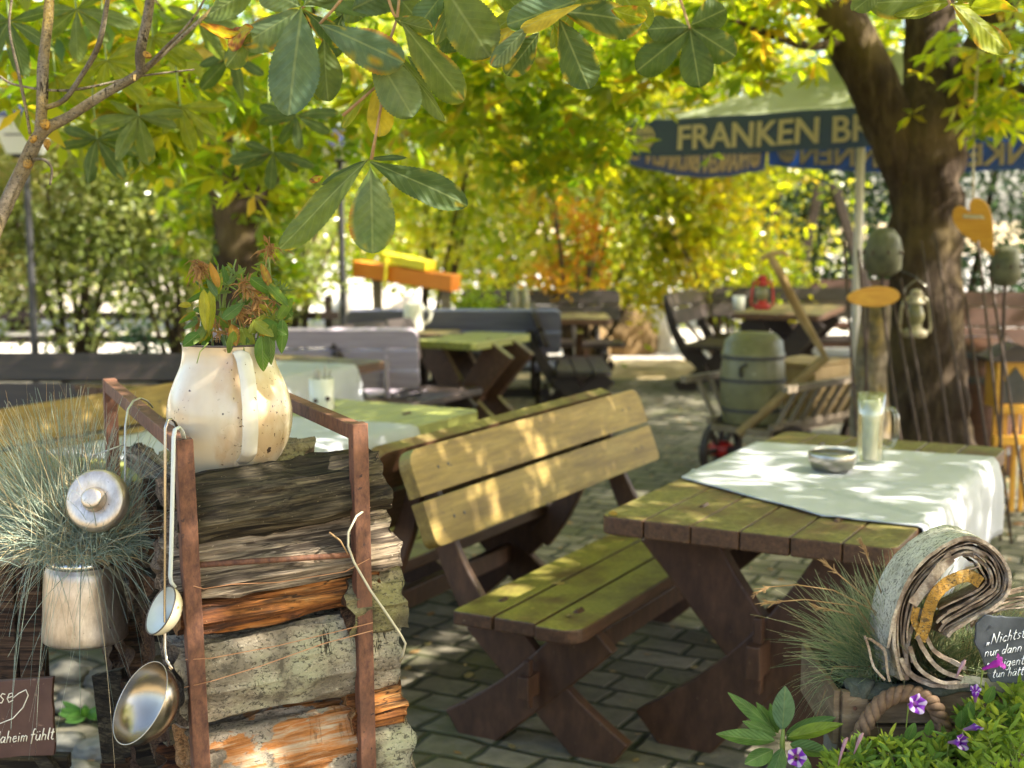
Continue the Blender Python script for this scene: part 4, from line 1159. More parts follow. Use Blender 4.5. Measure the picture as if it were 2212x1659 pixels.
def make_log(name, c, L, poly, mats, segm, rz, label, group='split firewood logs in the rack', tilt=0.0, seed=0, rough=1.0, bow=0.0, parent=None):
    """poly: cross-section [(y,z)] in the log's own frame; segm: material index per polygon edge; last material is the end grain"""
    n = len(poly); per = []
    tot = sum((Vector(poly[(i + 1) % n]) - Vector(poly[i])).length for i in range(n))
    NP = 56
    for i in range(n):
        a, d = Vector(poly[i]), Vector(poly[(i + 1) % n])
        k = max(2, round(NP * (d - a).length / tot))
        for q in range(k): per.append((a.lerp(d, q / k), segm[i]))
    n = len(per); NL = max(14, int(L / .009))
    nor = []
    for i in range(n):
        d = per[(i + 1) % n][0] - per[i - 1][0]; d.normalize(); nor.append(Vector((d.y, -d.x)))
    cy = sum((p[0].x for p in per)) / n; cz = sum((p[0].y for p in per)) / n
    vs, fs, ms = [], [], []
    sd = seed * 7.31
    for j in range(NL + 1):
        x = -L / 2 + L * j / NL
        for i in range(n):
            p, m = per[i]
            arcp = i / n * 26
            g = noise.noise(Vector((x * 5, arcp * 1.6 + sd, 0))) * .006 + noise.noise(Vector((x * 9, arcp * 4 + sd, 5))) * .0035 - .006 * max(0, .12 - abs(noise.noise(Vector((x * 3, arcp * 1.1 + sd, 9))))) / .12
            lg = noise.noise(Vector((x * 4, p.x * 14 + sd, p.y * 14))) * .010
            if m == 1: g += noise.noise(Vector((x * 45, p.x * 60, p.y * 60 + sd))) * .0026 + noise.noise(Vector((x * 20, p.x * 25, p.y * 25 + sd))) * .003
            dd = (g + lg) * rough
            e = 0
            xx = x
            if j in (0, NL):
                xx += noise.noise(Vector((p.x * 30 + sd, p.y * 30, j))) * .02 * rough
                dd -= .003
            vs.append((xx, p.x + nor[i].x * dd, p.y + nor[i].y * dd + bow * (1 - (2 * x / L) ** 2)))
    for j in range(NL):
        for i in range(n):
            a, d = j * n + i, j * n + (i + 1) % n
            fs.append((a, d, d + n, a + n)); ms.append(per[i][1])
    o_ = len(vs)
    for j, sgn in ((0, -1), (NL, 1)):
        # end caps: two rings
        base = j * n
        r1 = len(vs)
        for k, f in enumerate((.66, .33)):
            for i in range(n):
                v = Vector(vs[base + i]); p = Vector((v.x, cy + (v.y - cy) * f, cz + (v.z - cz) * f))
                p.x += noise.noise(Vector((p.y * 40, p.z * 40, sd + j))) * .005
                vs.append(tuple(p))
        vs.append((sgn * L / 2, cy, cz + (bow * 0)))
        rings = [base, r1, r1 + n]
        for a in range(2):
            for i in range(n):
                q = (rings[a] + i, rings[a] + (i + 1) % n, rings[a + 1] + (i + 1) % n, rings[a + 1] + i)
                fs.append(q if sgn > 0 else q[::-1]); ms.append(2)
        for i in range(n):
            q = (rings[2] + i, rings[2] + (i + 1) % n, len(vs) - 1)
            fs.append(q if sgn > 0 else q[::-1]); ms.append(2)
    me = bpy.data.meshes.new(name)
    me.from_pydata(vs, [], fs)
    for m in mats: me.materials.append(m)
    me.polygons.foreach_set('material_index', ms)
    me.polygons.foreach_set('use_smooth', [True] * len(fs))
    me.update()
    me.set_sharp_from_angle(angle=R(38))
    o = bpy.data.objects.new(name, me); COL.objects.link(o)
    o.location = c; o.rotation_euler = (0, -tilt, rz)
    return tag(o, label, 'log', group)
m_end_g = wood('grey end grain', [(0.3, (0.04, 0.028, 0.02)), (0.5, (0.17, 0.12, 0.08)), (0.72, (0.36, 0.28, 0.2))], 14, (4, 4, 1.2), rough=.9, b=1)
m_end_b = wood('brown end grain', [(0.3, (0.028, 0.016, 0.01)), (0.5, (0.1, 0.053, 0.028)), (0.72, (0.22, 0.125, 0.065))], 14, (4, 6, 1.2), rough=.9, b=1)
m_end_o = wood('orange end grain', [(0.3, (0.12, 0.05, 0.02)), (0.5, (0.38, 0.2, 0.08)), (0.72, (0.55, 0.36, 0.18))], 10, (3, 4, 2), rough=.9, b=1)
# front column, seen from the front. y is depth (front = negative), z up
def front(y0, y1, shape, mats, segm, label, s0=.005, s1=.395, seed=1, tilt=.05, r=.085, rough=1.0, depth=.08):
    zt, zb = zf(y0), zf(y1); zc = (zt + zb) / 2; h = (zt - zb) / 2
    poly = [(a * depth, d * h) for a, d in shape]
    c = RK((s0 + s1) / 2, r, zc)
    return make_log('log', c, s1 - s0, poly, mats, segm, LANG, label, tilt=tilt, seed=seed, rough=rough)
front(1010, 1140, [(-.6, -1), (-1.05, -.35), (-.75, .55), (.1, 1), (1, .7), (.9, -.9)], [m_w_dark, m_bark_rough, m_end_g], [0, 0, 0, 0, 0, 0], 'dark mossy split log at the very top, the jug stands on it', s0=-.01, s1=.375, seed=1, tilt=.075, rough=1.3)
front(1136, 1252, [(-.85, -1.0), (-1.02, -.55), (-.1, .9), (.5, 1), (1, .6), (1, -.9)], [m_w_grey, m_bark, m_end_g], [0, 0, 0, 0, 0, 0], 'pale weathered grey split log with sunlit spots, second from the top', s0=-.03, s1=.4, seed=2, tilt=.06, r=.08)
front(1268, 1330, [(-.7, -1), (-1.0, -.1), (-.75, 1), (.9, .9), (1, -.9)], [m_w_orange, m_bark_rough, m_end_o], [0, 0, 0, 0, 0], 'orange brown split log under the pale weathered one', s0=-.01, s1=.375, seed=3, tilt=.055, r=.09, rough=1.4)
front(1262, 1372, [(-.95, -1), (-1.0, .4), (-.5, 1), (.9, .9), (1, -1)], [m_bark_rough, m_bark_rough, m_end_b], [1, 1, 1, 0, 0], 'short mossy bark piece sticking out right of the orange log', s0=.295, s1=.408, seed=4, tilt=.03, r=.07, rough=1.3)
front(1350, 1518, [(-.8, -1), (-1.02, -.3), (-1.0, .55), (-.75, .98), (.5, .9), (.9, -.9)], [m_bark, m_bark, m_end_g], [1, 1, 1, 1, 0, 0], 'broad grey lichen barked log across the middle of the stack', s0=-.015, s1=.4, seed=5, tilt=.06, r=.085, rough=.9)
front(1546, 1700, [(-.85, -1), (-1.02, 0), (-.8, .9), (.3, 1), (1, .5), (.9, -.9)], [m_bark_peel, m_bark_peel, m_end_o], [1, 1, 1, 0, 0, 0], 'log with peeling bark showing orange wood, below the broad grey bark log', s0=0, s1=.345, seed=6, tilt=.055, r=.09)
front(1512, 1590, [(-.8, -1), (-1, .2), (-.5, 1), (.8, 1), (.9, -1)], [m_w_orange, m_bark, m_end_o], [0, 0, 0, 0, 0], 'honey coloured short log end sticking out low at the right', s0=.3, s1=.41, seed=8, tilt=.05, r=.075)
front(1592, 1705, [(-.8, -1), (-1, .2), (-.5, 1), (.8, 1), (.9, -1)], [m_bark, m_bark, m_end_g], [1, 1, 1, 0, 0], 'grey bark log end at the lower right corner of the stack', s0=.31, s1=.425, seed=9, tilt=.0, r=.075)
front(1705, 1880, [(-.85, -1), (-1.02, 0), (-.8, .9), (.3, 1), (1, .5), (.9, -.9)], [m_bark, m_bark, m_end_o], [1, 1, 1, 0, 0, 0], 'brown bark log lower in the front of the stack', s0=0, s1=.38, seed=10, r=.085)
zl = zf(1880)
make_log('log', RK(.19, .085, zl / 2 + .065), .38, [(-.075, -zl / 2 + .07), (-.08, 0), (-.06, zl / 2 - .07), (.06, zl / 2 - .07), (.08, 0), (.07, -zl / 2 + .07)], [m_w_brown, m_bark, m_end_b], [0, 1, 0, 0, 0, 0], LANG, 'lowest brown log at the front of the rack', seed=12)
# logs behind, their ends showing on the left side
k = 0
mm = [(m_w_brown, m_bark_rough, m_end_b), (m_w_grey, m_bark, m_end_b), (m_w_orange, m_bark_rough, m_end_b), (m_w_dark, m_bark_rough, m_end_b)]
names = ['brown split log end', 'dark split log end', 'reddish split log end', 'bark edged log end']
pos = ['nearest behind the left post', 'between the left post and the dark plank', 'behind the large ladle', 'at the back left of the stack']
rowl = ['top of its column', 'second from the top', 'third from the top', 'low down']
for col in range(4):
    z = .16; row = 0
    tops = [1.06, 1.0, .93, .86][col]
    nrow = 8
    for row in range(nrow):
        hh = (tops - .16) / nrow
        zc = .16 + hh * (row + .5)
        dd = .085
        rr = .25 + col * .185 + random.uniform(-.01, .01)
        sh = random.choice([[(-1, -.95), (-.9, .8), (0, .98), (1, .7), (.95, -.9)], [(-.95, -.9), (-1, .2), (-.4, .97), (.7, .9), (1, -.3), (.6, -.97)], [(-1, -.7), (-.2, .97), (.95, .8), (1, -.9)]])
        mt = random.choice(mm)
        top_i = nrow - 1 - row
        s0 = random.uniform(-.055, .01)
        make_log('log', RK(s0 + .18, rr, zc), .36, [(a * dd, d * hh / 2) for a, d in sh], mt, [random.choice((0, 0, 1)) for _ in sh], LANG,
                 f'{names[mm.index(mt)]} {pos[col]}, {rowl[min(top_i, 3)]}', seed=20 + k, tilt=random.uniform(-.04, .04), rough=1.3)
        k += 1
# split slab lying lengthwise on top at the left
a, c = P(300, 985, 2.86), P(470, 1112, 2.44)
d = c - a
make_log('log', (a + c) / 2, d.length, [(-.028, -.02), (-.03, .008), (.0, .022), (.03, .01), (.028, -.018)], [m_w_grey, m_w_grey, m_end_b], [0, 0, 0, 0, 0], math.atan2(d.y, d.x),
         'thin grey split slab lying lengthwise on the stack behind the ladle handles', tilt=math.atan2(d.z, math.hypot(d.x, d.y)), seed=60)
make_log('log', RK(.07, .42, 1.075), .4, [(-.035, -.03), (-.03, .02), (.03, .03), (.035, -.02)], [m_w_dark, m_bark_rough, m_end_b], [0, 1, 0, 0], LANG + R(82), 'dark log lying crosswise behind the jug at the left', seed=61)
make_log('log', RK(.29, .5, zf(1010, .5) + .005), .12, [(-.05, -.035), (-.03, .03), (.02, .04), (.05, -.02)], [m_bark_rough, m_bark_rough, m_end_g], [1, 1, 1, 0], LANG + .1, 'short dark bark piece on the stack right behind the jug', seed=62, rough=1.8)
make_log('log', RK(.17, .30, 1.075), .36, [(-.07, -.035), (-.06, .02), (.0, .035), (.07, .02), (.06, -.03)], [m_w_dark, m_bark_rough, m_end_b], [0, 0, 0, 0, 0], LANG, 'dark split log under the back of the jug', seed=63)
# strips of curled bark on the top log
b = MB(); b.tube([P(470, 1105, 2.42), P(478, 1120, 2.415), P(470, 1138, 2.41), P(466, 1150, 2.41)], [.003, .006, .005, .001], 6, squash=.4)
tag(b.build('wood_splinter', m_w_orange, smooth=True), 'curled orange splinter on the dark top log', 'splinter')
b = MB(); b.tube([P(711, 1150, 2.45), P(735, 1168, 2.45), P(752, 1198, 2.455)], [.002, .0018, .001], 6)
tag(b.build('dry_twig', m_drystem, smooth=True), 'small dry twig stuck between the two upper logs', 'twig')
# wire wrapped around the right post, and copper wires
b = MB(); b.tube([P(805, 1090, 2.52), P(770, 1115, 2.44), P(752, 1150, 2.44), P(752, 1180, 2.44), P(765, 1215, 2.44), P(800, 1275, 2.45), P(835, 1325, 2.46), P(865, 1370, 2.47), P(876, 1390, 2.48), P(870, 1415, 2.49), P(860, 1432, 2.52)], .0022, 8)
tag(b.build('cable', m_cable, smooth=True), 'thin pale cable looping down around the right rack post', 'cable')
cw = 'thin copper wires tied around the rack'
def cwire(pts, lab):
    bb = MB(); bb.tube(pts, .0009, 5); tag(bb.build('copper_wire', m_copper), lab, 'wire', cw)
cwire([P(405, 1262, 2.34), P(440, 1272, 2.34), P(500, 1262, 2.37), P(600, 1258, 2.4), P(745, 1235, 2.44), P(798, 1207, 2.46)], 'copper wire crossing at the top of the orange log')
cwire([P(400, 1425, 2.34), P(455, 1422, 2.335), P(600, 1395, 2.4), P(745, 1360, 2.44), P(805, 1345, 2.46)], 'copper wire across the upper part of the grey bark log')
cwire([P(398, 1485, 2.34), P(455, 1472, 2.335), P(560, 1440, 2.38), P(700, 1390, 2.43), P(805, 1362, 2.46)], 'copper wire slanting across the middle of the grey bark log')

# ---------------------------------------------------------------- white jug with wilted flowers
jb = RK(.145, .2, 0); jb.z = P(500, 1026, 2.585).z
jb = P(500, 1030, 2.6)
jug = thing('enamel_jug', jb, 'large cream white enamel jug with a strap handle, standing on the firewood', 'jug')
k = 2.6 / FPX
prof_px = [(0, 0), (62, 0), (70, 4), (88, 20), (111, 50), (127, 83), (135, 117), (135, 150), (129, 183), (116, 217), (101, 250), (97, 280), (99, 296)]
pr = []
for i in range(len(prof_px) - 1):
    for q in range(4):
        t = q / 4; pr.append(((prof_px[i][0] * (1 - t) + prof_px[i + 1][0] * t) * k, (prof_px[i][1] * (1 - t) + prof_px[i + 1][1] * t) * k))
pr.append((99 * k, 296 * k))
for _ in range(2): pr = [pr[0]] + [((pr[i - 1][0] + 2 * pr[i][0] + pr[i + 1][0]) / 4, (pr[i - 1][1] + 2 * pr[i][1] + pr[i + 1][1]) / 4) for i in range(1, len(pr) - 1)] + [pr[-1]]
inner = [(95 * k, 294 * k), (93 * k, 270 * k), (96 * k, 245 * k), (60 * k, 232 * k), (0, 230 * k)]
b = MB(); b.lathe(pr + inner[:1], 72, T(jb), flute=.0, fl_n=12); b.build('body', m_enamel, jug, smooth=True)
b = MB(); b.lathe(inner, 40, T(jb)); b.build('inner_wall', m_soil, jug, smooth=True)
b = MB(); b.tube([jb + Vector((math.cos(a) * 99 * k, math.sin(a) * 99 * k, 296 * k)) for a in [R(10 * q) for q in range(37)]], .0022, 6, cap=False); b.build('rim', m_rim, jug, smooth=True)
# strap handle towards the camera
hd = Vector((.43, -.903, 0)); sd = Vector((.903, .43, 0))
hp = [(99, 282, 0), (112, 281, 0), (136, 268, 0), (162, 230, 0), (174, 180, 0), (172, 120, 0), (158, 78, 0), (128, 60, 0), (108, 52, 0)]
pts = []
for i in range(len(hp) - 1):
    for q in range(4):
        t = q / 4; pts.append(jb + hd * ((hp[i][0] * (1 - t) + hp[i + 1][0] * t) * k) + Vector((0, 0, (hp[i][1] * (1 - t) + hp[i + 1][1] * t) * k)))
pts.append(jb + hd * (hp[-1][0] * k) + Vector((0, 0, hp[-1][1] * k)))
vs, fs = [], []
NW = 6
for i, p in enumerate(pts):
    t = (pts[min(i + 1, len(pts) - 1)] - pts[max(i - 1, 0)]).normalized(); nn = sd.cross(t).normalized()
    for side in (1, -1):
        for q in range(NW + 1):
            u = (q / NW * 2 - 1) * side; cr = .0045 * (1 - u * u)
            vs.append(p + sd * (u * 16.5 * k) + nn * (-side * (.0012 + cr * (1 if side > 0 else .3))))
    
W2 = 2 * (NW + 1)
for i in range(len(pts) - 1):
    for q in range(W2):
        a = i * W2 + q; d = i * W2 + (q + 1) % W2
        fs.append((a, d, d + W2, a + W2))
fs += [tuple(range(W2)), tuple(range((len(pts) - 1) * W2, len(pts) * W2))[::-1]]
m_enamel_h = surf('greyish white enamel strap', [(0.3, (0.5, 0.46, 0.38)), (0.7, (0.6, 0.57, 0.49))], 10, rough=.14, bump=.06, spec=.6, specks=(70, .69, (.15, .09, .05)))
MB().add(vs, fs).build('handle', m_enamel_h, jug, smooth=True).data.set_sharp_from_angle(angle=R(50))
b = MB()
pc = jb + hd * (117 * k) + Vector((0, 0, 40 * k))
vs, fs = [(0, 0, 0)] * 0, []
for q in range(28):
    a = 2 * math.pi * q / 28
    y = math.sin(a) * 34; x = math.cos(a) * 22
    zz = 46 + y; rad = 114 if zz > 40 else 104 + (zz - 10) * .33
    for off in (-4, 4.5):
        ang = x / 115
        dirv = hd * math.cos(ang) + sd * math.sin(ang)
        rr = np.interp(zz, [0, 4, 26, 66, 112], [62, 74, 96, 118, 131]) + off
        vs.append(jb + dirv * (rr * k) + Vector((0, 0, zz * k)))
fs = [(2 * q, 2 * ((q + 1) % 28), 2 * ((q + 1) % 28) + 1, 2 * q + 1) for q in range(28)] + [tuple(2 * q + 1 for q in range(28))]
MB().add(vs, fs).build('handle_plate', m_enamel, jug, smooth=False)

# leaf builder used by all close plants -------------------------------------------------
TW = [0.0]
def leaf_mesh(mb, A, B, width, roll=0.0, fold=.25, curl=0.15, col=(.1, .15, .05), col2=None, brown=0.0, shape='chestnut', nu=6, nv=18, teeth=0.0, bend=0.0, seed=0, wave=.0, face=None):
    """leaf from A (base) to B (tip), facing the camera, turned by roll about its axis"""
    A, B = Vector(A), Vector(B)
    ax = B - A; L = ax.length; ax.normalize()
    toc = (Vector((0, 0, CAM_Z)) - (A + B) / 2).normalized() if face is None else Vector(face).normalized()
    sd_ = ax.cross(toc).normalized(); nr = sd_.cross(ax).normalized()
    M = Matrix.Rotation(roll, 3, ax); sd_, nr = M @ sd_, M @ nr
    vs, fs, us, cs_ = [], [], [], []
    cw_ = {'chestnut': lambda v: (v ** 1.0) * ((1 - v) ** .55) / .445, 'lance': lambda v: math.sin(math.pi * v ** .85) ** .8,
           'ovate': lambda v: math.sin(math.pi * v ** .8) ** .7, 'spoon': lambda v: (v ** .8) * ((1 - v) ** .4) / .44, 'petal': lambda v: (v ** .6) * (1 if v < .8 else (1 - ((v - .8) / .2) ** 2 * .5))}[shape]
    col2 = col2 or col
    for j in range(nv + 1):
        v = j / nv
        hw = max(.012, cw_(min(v, .985))) * width / 2
        if v > .985: hw = width * .03
        bz = bend * L * math.sin(v * math.pi / 2 * 1.2) * v
        for i in range(nu + 1):
            u = i / nu * 2 - 1
            e = 1.0
            if teeth and abs(u) > .99: e += teeth * (1 if j % 2 else -1) * (1 if 1 < j < nv else 0)
            nz = noise.noise(Vector((v * 3 + seed, u * 1.5, seed * .7)))
            z = -fold * abs(u) * hw - curl * L * v * v + wave * width * nz * abs(u) - bz
            z += .008 * width * math.sin((v - .3 * abs(u)) * 9 * 2 * math.pi) * (abs(u) * (1 - abs(u)) * 2)
            tw = TW[0] * (v - .35); ct, s_t = math.cos(tw), math.sin(tw)
            p = A + ax * (L * v * (1 - .1 * abs(curl))) + sd_ * (u * hw * e * ct - z * s_t * .3) + nr * (z + u * hw * e * s_t)
            vs.append(p); us.append((u * .5 * (hw / (width / 2)) + .5, v))
            nb = noise.noise(Vector((v * 4 + seed * 1.3, u * 2.2, seed))) * .5 + .5
            f = max(0, min(1, nb * 1.3 - .2))
            c = [col[q] * (1 - f) + col2[q] * f for q in range(3)]
            if brown > 0:
                ed = max(abs(u) ** 2, (v - .3) * 1.2) 
                bb = ed * .75 + noise.noise(Vector((v * 5 + seed * 2.1, u * 2.5 + seed, 4))) * .8 - (1 - brown)
                for lo_, hi_, tc in ((.02, .2, (.4, .33, .03)), (.16, .4, (.45, .18, .03)), (.4, .7, (.17, .055, .025))):
                    w_ = max(0, min(1, (bb - lo_) / (hi_ - lo_)))
                    c = [c[q] * (1 - w_) + tc[q] * w_ for q in range(3)]
            cs_.append(tuple(c))
    for j in range(nv):
        for i in range(nu):
            q = j * (nu + 1) + i
            fs.append((q, q + 1, q + nu + 2, q + nu + 1))
    mb.add(vs, fs, 0, us, cs_)

# wilted flowers in the jug
fl = thing('wilted_bouquet', jb + Vector((0, 0, 235 * k)), 'wilted flowers with green leaves and dried orange brown heads in the cream jug', 'flowers')
random.seed(21)
st, lv, dry = MB(), MB(), MB()
jc = jb + Vector((0, 0, 235 * k))
def jp(px, py, dy=0): return P(px, py, 2.6 + dy)
GREENS = [(.1, .17, .02), (.13, .19, .025), (.075, .14, .03), (.2, .22, .02)]
for px, py, dy in [(425, 575, 0), (470, 570, .01), (510, 560, .03), (487, 600, 0), (540, 640, -.02), (580, 560, .02), (600, 640, 0), (560, 680, -.04), (620, 690, .02), (450, 650, -.02), (500, 660, .0), (530, 620, .04)]:
    q = jp(px, py, dy); m_ = jc.lerp(q, .55) + Vector((random.uniform(-.015, .015), random.uniform(-.01, .01), .02))
    st.tube([jc + Vector((random.uniform(-.05, .05), random.uniform(-.04, .04), 0)), m_, q], [.0028, .0022, .0015], 6)
    for t in range(7):
        f = random.uniform(.35, 1); a = m_.lerp(q, f)
        dr = Vector((random.uniform(-1, 1), random.uniform(-.6, .6), random.uniform(-.2, 1))).normalized()
        leaf_mesh(lv, a, a + dr * random.uniform(.015, .032), .006, random.uniform(-.6, .6), .3, .3, random.choice(GREENS), None, 0, 'lance', 2, 5)
# broad drooping leaves at the rim
for (a, c, wd, cl, br) in [((520, 705), (545, 765), 34, (.2, .24, .03), .35), ((440, 625), (445, 715), 24, (.28, .26, .03), .2), ((455, 625), (462, 730), 26, (.25, .25, .03), .1), ((565, 725), (570, 800), 34, (.1, .18, .03), 0), ((580, 710), (590, 790), 26, (.09, .16, .03), 0),
                           ((610, 690), (612, 765), 28, (.08, .16, .03), 0), ((555, 690), (620, 720), 30, (.1, .19, .03), 0), ((520, 740), (512, 800), 22, (.1, .17, .03), 0), ((505, 715), (498, 775), 22, (.14, .2, .03), 0), ((480, 690), (525, 650), 26, (.08, .15, .04), 0),
                           ((600, 640), (630, 685), 30, (.07, .13, .03), 0), ((590, 700), (585, 755), 24, (.09, .16, .03), 0), ((540, 600), (590, 640), 28, (.08, .15, .03), 0), ((430, 720), (395, 750), 28, (.06, .13, .03), 0), ((445, 700), (420, 730), 20, (.13, .18, .04), 0),
                           ((440, 735), (447, 775), 16, (.07, .15, .03), 0), ((420, 800), (424, 840), 12, (.13, .13, .03), 0), ((500, 700), (510, 745), 26, (.4, .2, .03), .9), ((545, 690), (590, 725), 26, (.22, .24, .03), .2), ((575, 610), (610, 660), 24, (.1, .17, .03), .2), ((585, 620), (565, 570), 18, (.25, .15, .04), .9),
                           ((600, 690), (625, 650), 22, (.12, .19, .03), .0), ((470, 640), (440, 600), 16, (.09, .14, .04), 0)]:
    A_, B2 = jp(*a, random.uniform(-.09, -.05)), jp(*c, random.uniform(-.1, -.06))
    leaf_mesh(lv, A_, B2, wd * k, random.uniform(-.5, .5), .25, .12, cl, tuple(x * 1.25 for x in cl), br, 'ovate', 4, 12, bend=random.uniform(-.1, .2), seed=random.uniform(0, 50))
for t in range(50):
    a_ = random.uniform(0, 6.28); rr_ = random.uniform(.2, 1) ** .5
    px, py = 508 + 100 * math.cos(a_) * rr_, 672 + 62 * math.sin(a_) * rr_
    A_ = jp(px, py, random.uniform(-.09, .08)); dr = Vector((math.cos(a_) * .8 + random.gauss(0, .4), random.uniform(-.7, .5), -math.sin(a_) * .4 + random.gauss(-.1, .6))).normalized()
    l = random.uniform(.025, .05); cl = random.choice(GREENS + [(.3, .26, .03), (.35, .17, .03), (.28, .12, .03)])
    leaf_mesh(lv, A_, A_ + dr * l, l * random.uniform(.22, .45), random.uniform(-.8, .8), .3, .2, cl, tuple(x * 1.3 for x in cl), random.choice((0, 0, .3)), 'ovate', 4, 9, bend=random.uniform(-.1, .3), seed=random.uniform(0, 50))
for t in range(26):
    px, py = random.uniform(430, 615), random.uniform(590, 720)
    A_ = jp(px, py, random.uniform(-.08, .06))
    for u_ in range(9):
        dr = Vector((random.gauss(0, .7), random.gauss(0, .5), random.gauss(.4, .6))).normalized(); l = random.uniform(.012, .03)
        leaf_mesh(lv, A_, A_ + dr * l, .0045, random.uniform(-.8, .8), .3, .3, (.12, .19, .06), (.2, .26, .08), 0, 'lance', 2, 5)
lv.build('leaf', m_plainleaf, fl, smooth=True)['kind'] = 'stuff'
m_dryh = surf('dried flower heads', [(0.3, (0.14, 0.06, 0.02)), (0.7, (0.36, 0.2, 0.06))], 60, rough=.8)
for (px, py, n_, r_, dn) in [(428, 585, 56, 30, .9), (530, 630, 40, 26, .2), (560, 665, 36, 26, .2), (600, 660, 30, 24, .5), (515, 690, 30, 24, .4), (422, 800, 26, 26, 1.0), (580, 545, 26, 30, .7), (545, 690, 30, 30, .3), (470, 720, 24, 22, .2)]:
    c0 = jp(px, py, -.05); dry = MB()
    for t in range(n_):
        dr = Vector((random.gauss(0, 1), random.gauss(0, .6), random.gauss(0, .8) - dn)).normalized()
        l = r_ * k * random.uniform(.5, 1.25)
        a = c0 + Vector((random.gauss(0, .005), random.gauss(0, .004), random.gauss(0, .006) + .008))
        dry.tube([a, a + dr * l * .55 + Vector((0, 0, .003)), a + dr * l + Vector((0, 0, -.006 * dn))], [.0009, .0011, .0004], 4, cap=False)
        if t % 6 == 0: leaf_mesh(lv2 := MB(), a, a + dr * l, .007, random.uniform(-1, 1), .2, .3, (.42, .19, .05), (.3, .12, .03), 0, 'ovate', 2, 5); dry.add(lv2.v, lv2.f)
    dry.build('flower_head', m_dryh, fl)
st.tube([jp(450, 740, -.09), jp(432, 760, -.1), jp(425, 785, -.1)], [.0015, .0012, .001], 5)
st.tube([jp(585, 640, 0), jp(583, 590, 0), jp(580, 530, 0)], [.0025, .0022, .0015], 6)
st.build('stem', m_stem, fl)['kind'] = 'stuff'

# ---------------------------------------------------------------- milk can with lid and tufted grass
cb = P(185, 1380, 2.6)
kk = 2.6 / FPX
can = thing('milk_can', cb, 'dented aluminium milk can hanging from the rack by its wire handle, planted with grass', 'can')
pr = [(0, 0), (84, 0), (92, 5), (93, 12), (90, 60), (86, 120), (80, 160), (74, 172), (70, 190), (68, 222), (66, 224), (63, 222), (64, 190), (60, 182), (0, 180)]
prk = []
for i in range(len(pr) - 1):
    for q in range(3): t = q / 3; prk.append(((pr[i][0] * (1 - t) + pr[i + 1][0] * t) * kk, (pr[i][1] * (1 - t) + pr[i + 1][1] * t) * kk))
prk.append((0, 180 * kk))
b = MB(); b.lathe(prk, 48, T(cb))
b.v = [tuple(Vector(v) + Vector((noise.noise(Vector(v) * 22) * .0025, noise.noise(Vector(v) * 22 + Vector((5, 0, 0))) * .0025, 0))) for v in b.v]
b.build('body', m_alu, can, smooth=True)
b = MB(); b.lathe([(76.5 * kk, 172 * kk), (78.5 * kk, 174 * kk), (77.5 * kk, 188 * kk), (74 * kk, 190 * kk)], 48, T(cb)); b.build('band', m_alu_b, can, smooth=True)
lc = P(204, 1079, 2.47)
ln = (Vector((-.1, -.93, .34))).normalized()
lax = ln.to_track_quat('Z', 'Y').to_matrix().to_4x4()
b = MB(); b.lathe([(0, .0), (.022, .0), (.024, .001), (.04, .0015), (.0525, .0005), (.0545, -.002), (.056, -.004), (.0575, -.006), (.0585, -.022), (.056, -.023), (.055, -.006), (0, -.004)], 56, T(lc) @ lax)
ld = b.build('lid', m_alu, can, smooth=True)
b = MB(); b.lathe([(.021, .0), (.0235, .001), (.0215, .004), (.0195, .013), (.019, .0165), (.016, .019), (.011, .0205), (0, .021)], 40, T(lc) @ lax); b.build('knob', m_alu, ld, smooth=True)
b = MB()
hk = [P(270, 1075, 2.6), P(270, 990, 2.61), P(271, 920, 2.63), P(276, 885, 2.67), P(288, 866, 2.7), P(303, 860, 2.73), P(318, 866, 2.75), P(330, 880, 2.77)]
b.tube([cb + Vector((.069, 0, 205 * kk)), P(262, 1110, 2.6)] + hk, .0022, 8)
b.tube([cb + Vector((-.069, 0, 205 * kk)), P(150, 1060, 2.62), P(200, 985, 2.64), P(268, 960, 2.64)], .0016, 6)
b.build('wire_handle', m_wire, can, smooth=True)
# tufted grass
def tuft(name, base, n, hmin, hmax, spread, mat, label, lean=(0, 0, 0), wid=.0009, droop=.5, seg=7, sp0=.05, xr=(-1, 1), parent=None):
    Vs, rn = [], []
    for i in range(n):
        az = random.uniform(0, 2 * math.pi); el = R(random.triangular(15, 88, 55))
        d = Vector((math.cos(az) * math.cos(el) * spread, math.sin(az) * math.cos(el) * spread * .8, math.sin(el))) + Vector(lean) * random.uniform(.3, 1.2)
        d.normalize()
        L = random.uniform(hmin, hmax)
        p0 = Vector(base) + Vector((random.gauss(0, sp0 * .5), random.gauss(0, sp0 * .4), 0))
        dr = droop * random.uniform(.2, 1.5)
        sdv = d.cross(Vector((random.gauss(0, .3), -1, random.gauss(0, .3)))).normalized()
        t2 = sdv.cross(d).normalized()
        wdt = wid * random.uniform(.6, 1.3)
        r_ = random.random()
        kx = random.gauss(0, .12)
        row = []
        for j in range(seg + 1):
            f = j / seg
            p = p0 + d * (L * f) + Vector((0, 0, -1)) * (dr * L * f * f * (1.2 - d.z * .7)) + sdv * (kx * L * f * f)
            ww = wdt * (1 - f * .75)
            row.append((p - sdv * ww, p + sdv * ww, p + t2 * ww))
        Vs.append(row); rn.append(r_)
    V = np.array([[list(map(list, tr)) for tr in row] for row in Vs]).reshape(-1, 3)
    S = seg + 1
    F = []
    for i in range(n):
        for j in range(seg):
            o_ = (i * S + j) * 3
            for q in range(3):
                F.append((o_ + q, o_ + (q + 1) % 3, o_ + 3 + (q + 1) % 3, o_ + 3 + q))
    ob = mesh_np(name, V, np.array(F), mat, parent, np.repeat(np.array(rn), S * 3))
    return tag(ob, label, 'grass') if label else ob
random.seed(5)
gb = cb + Vector((-.0, 0, 185 * kk))
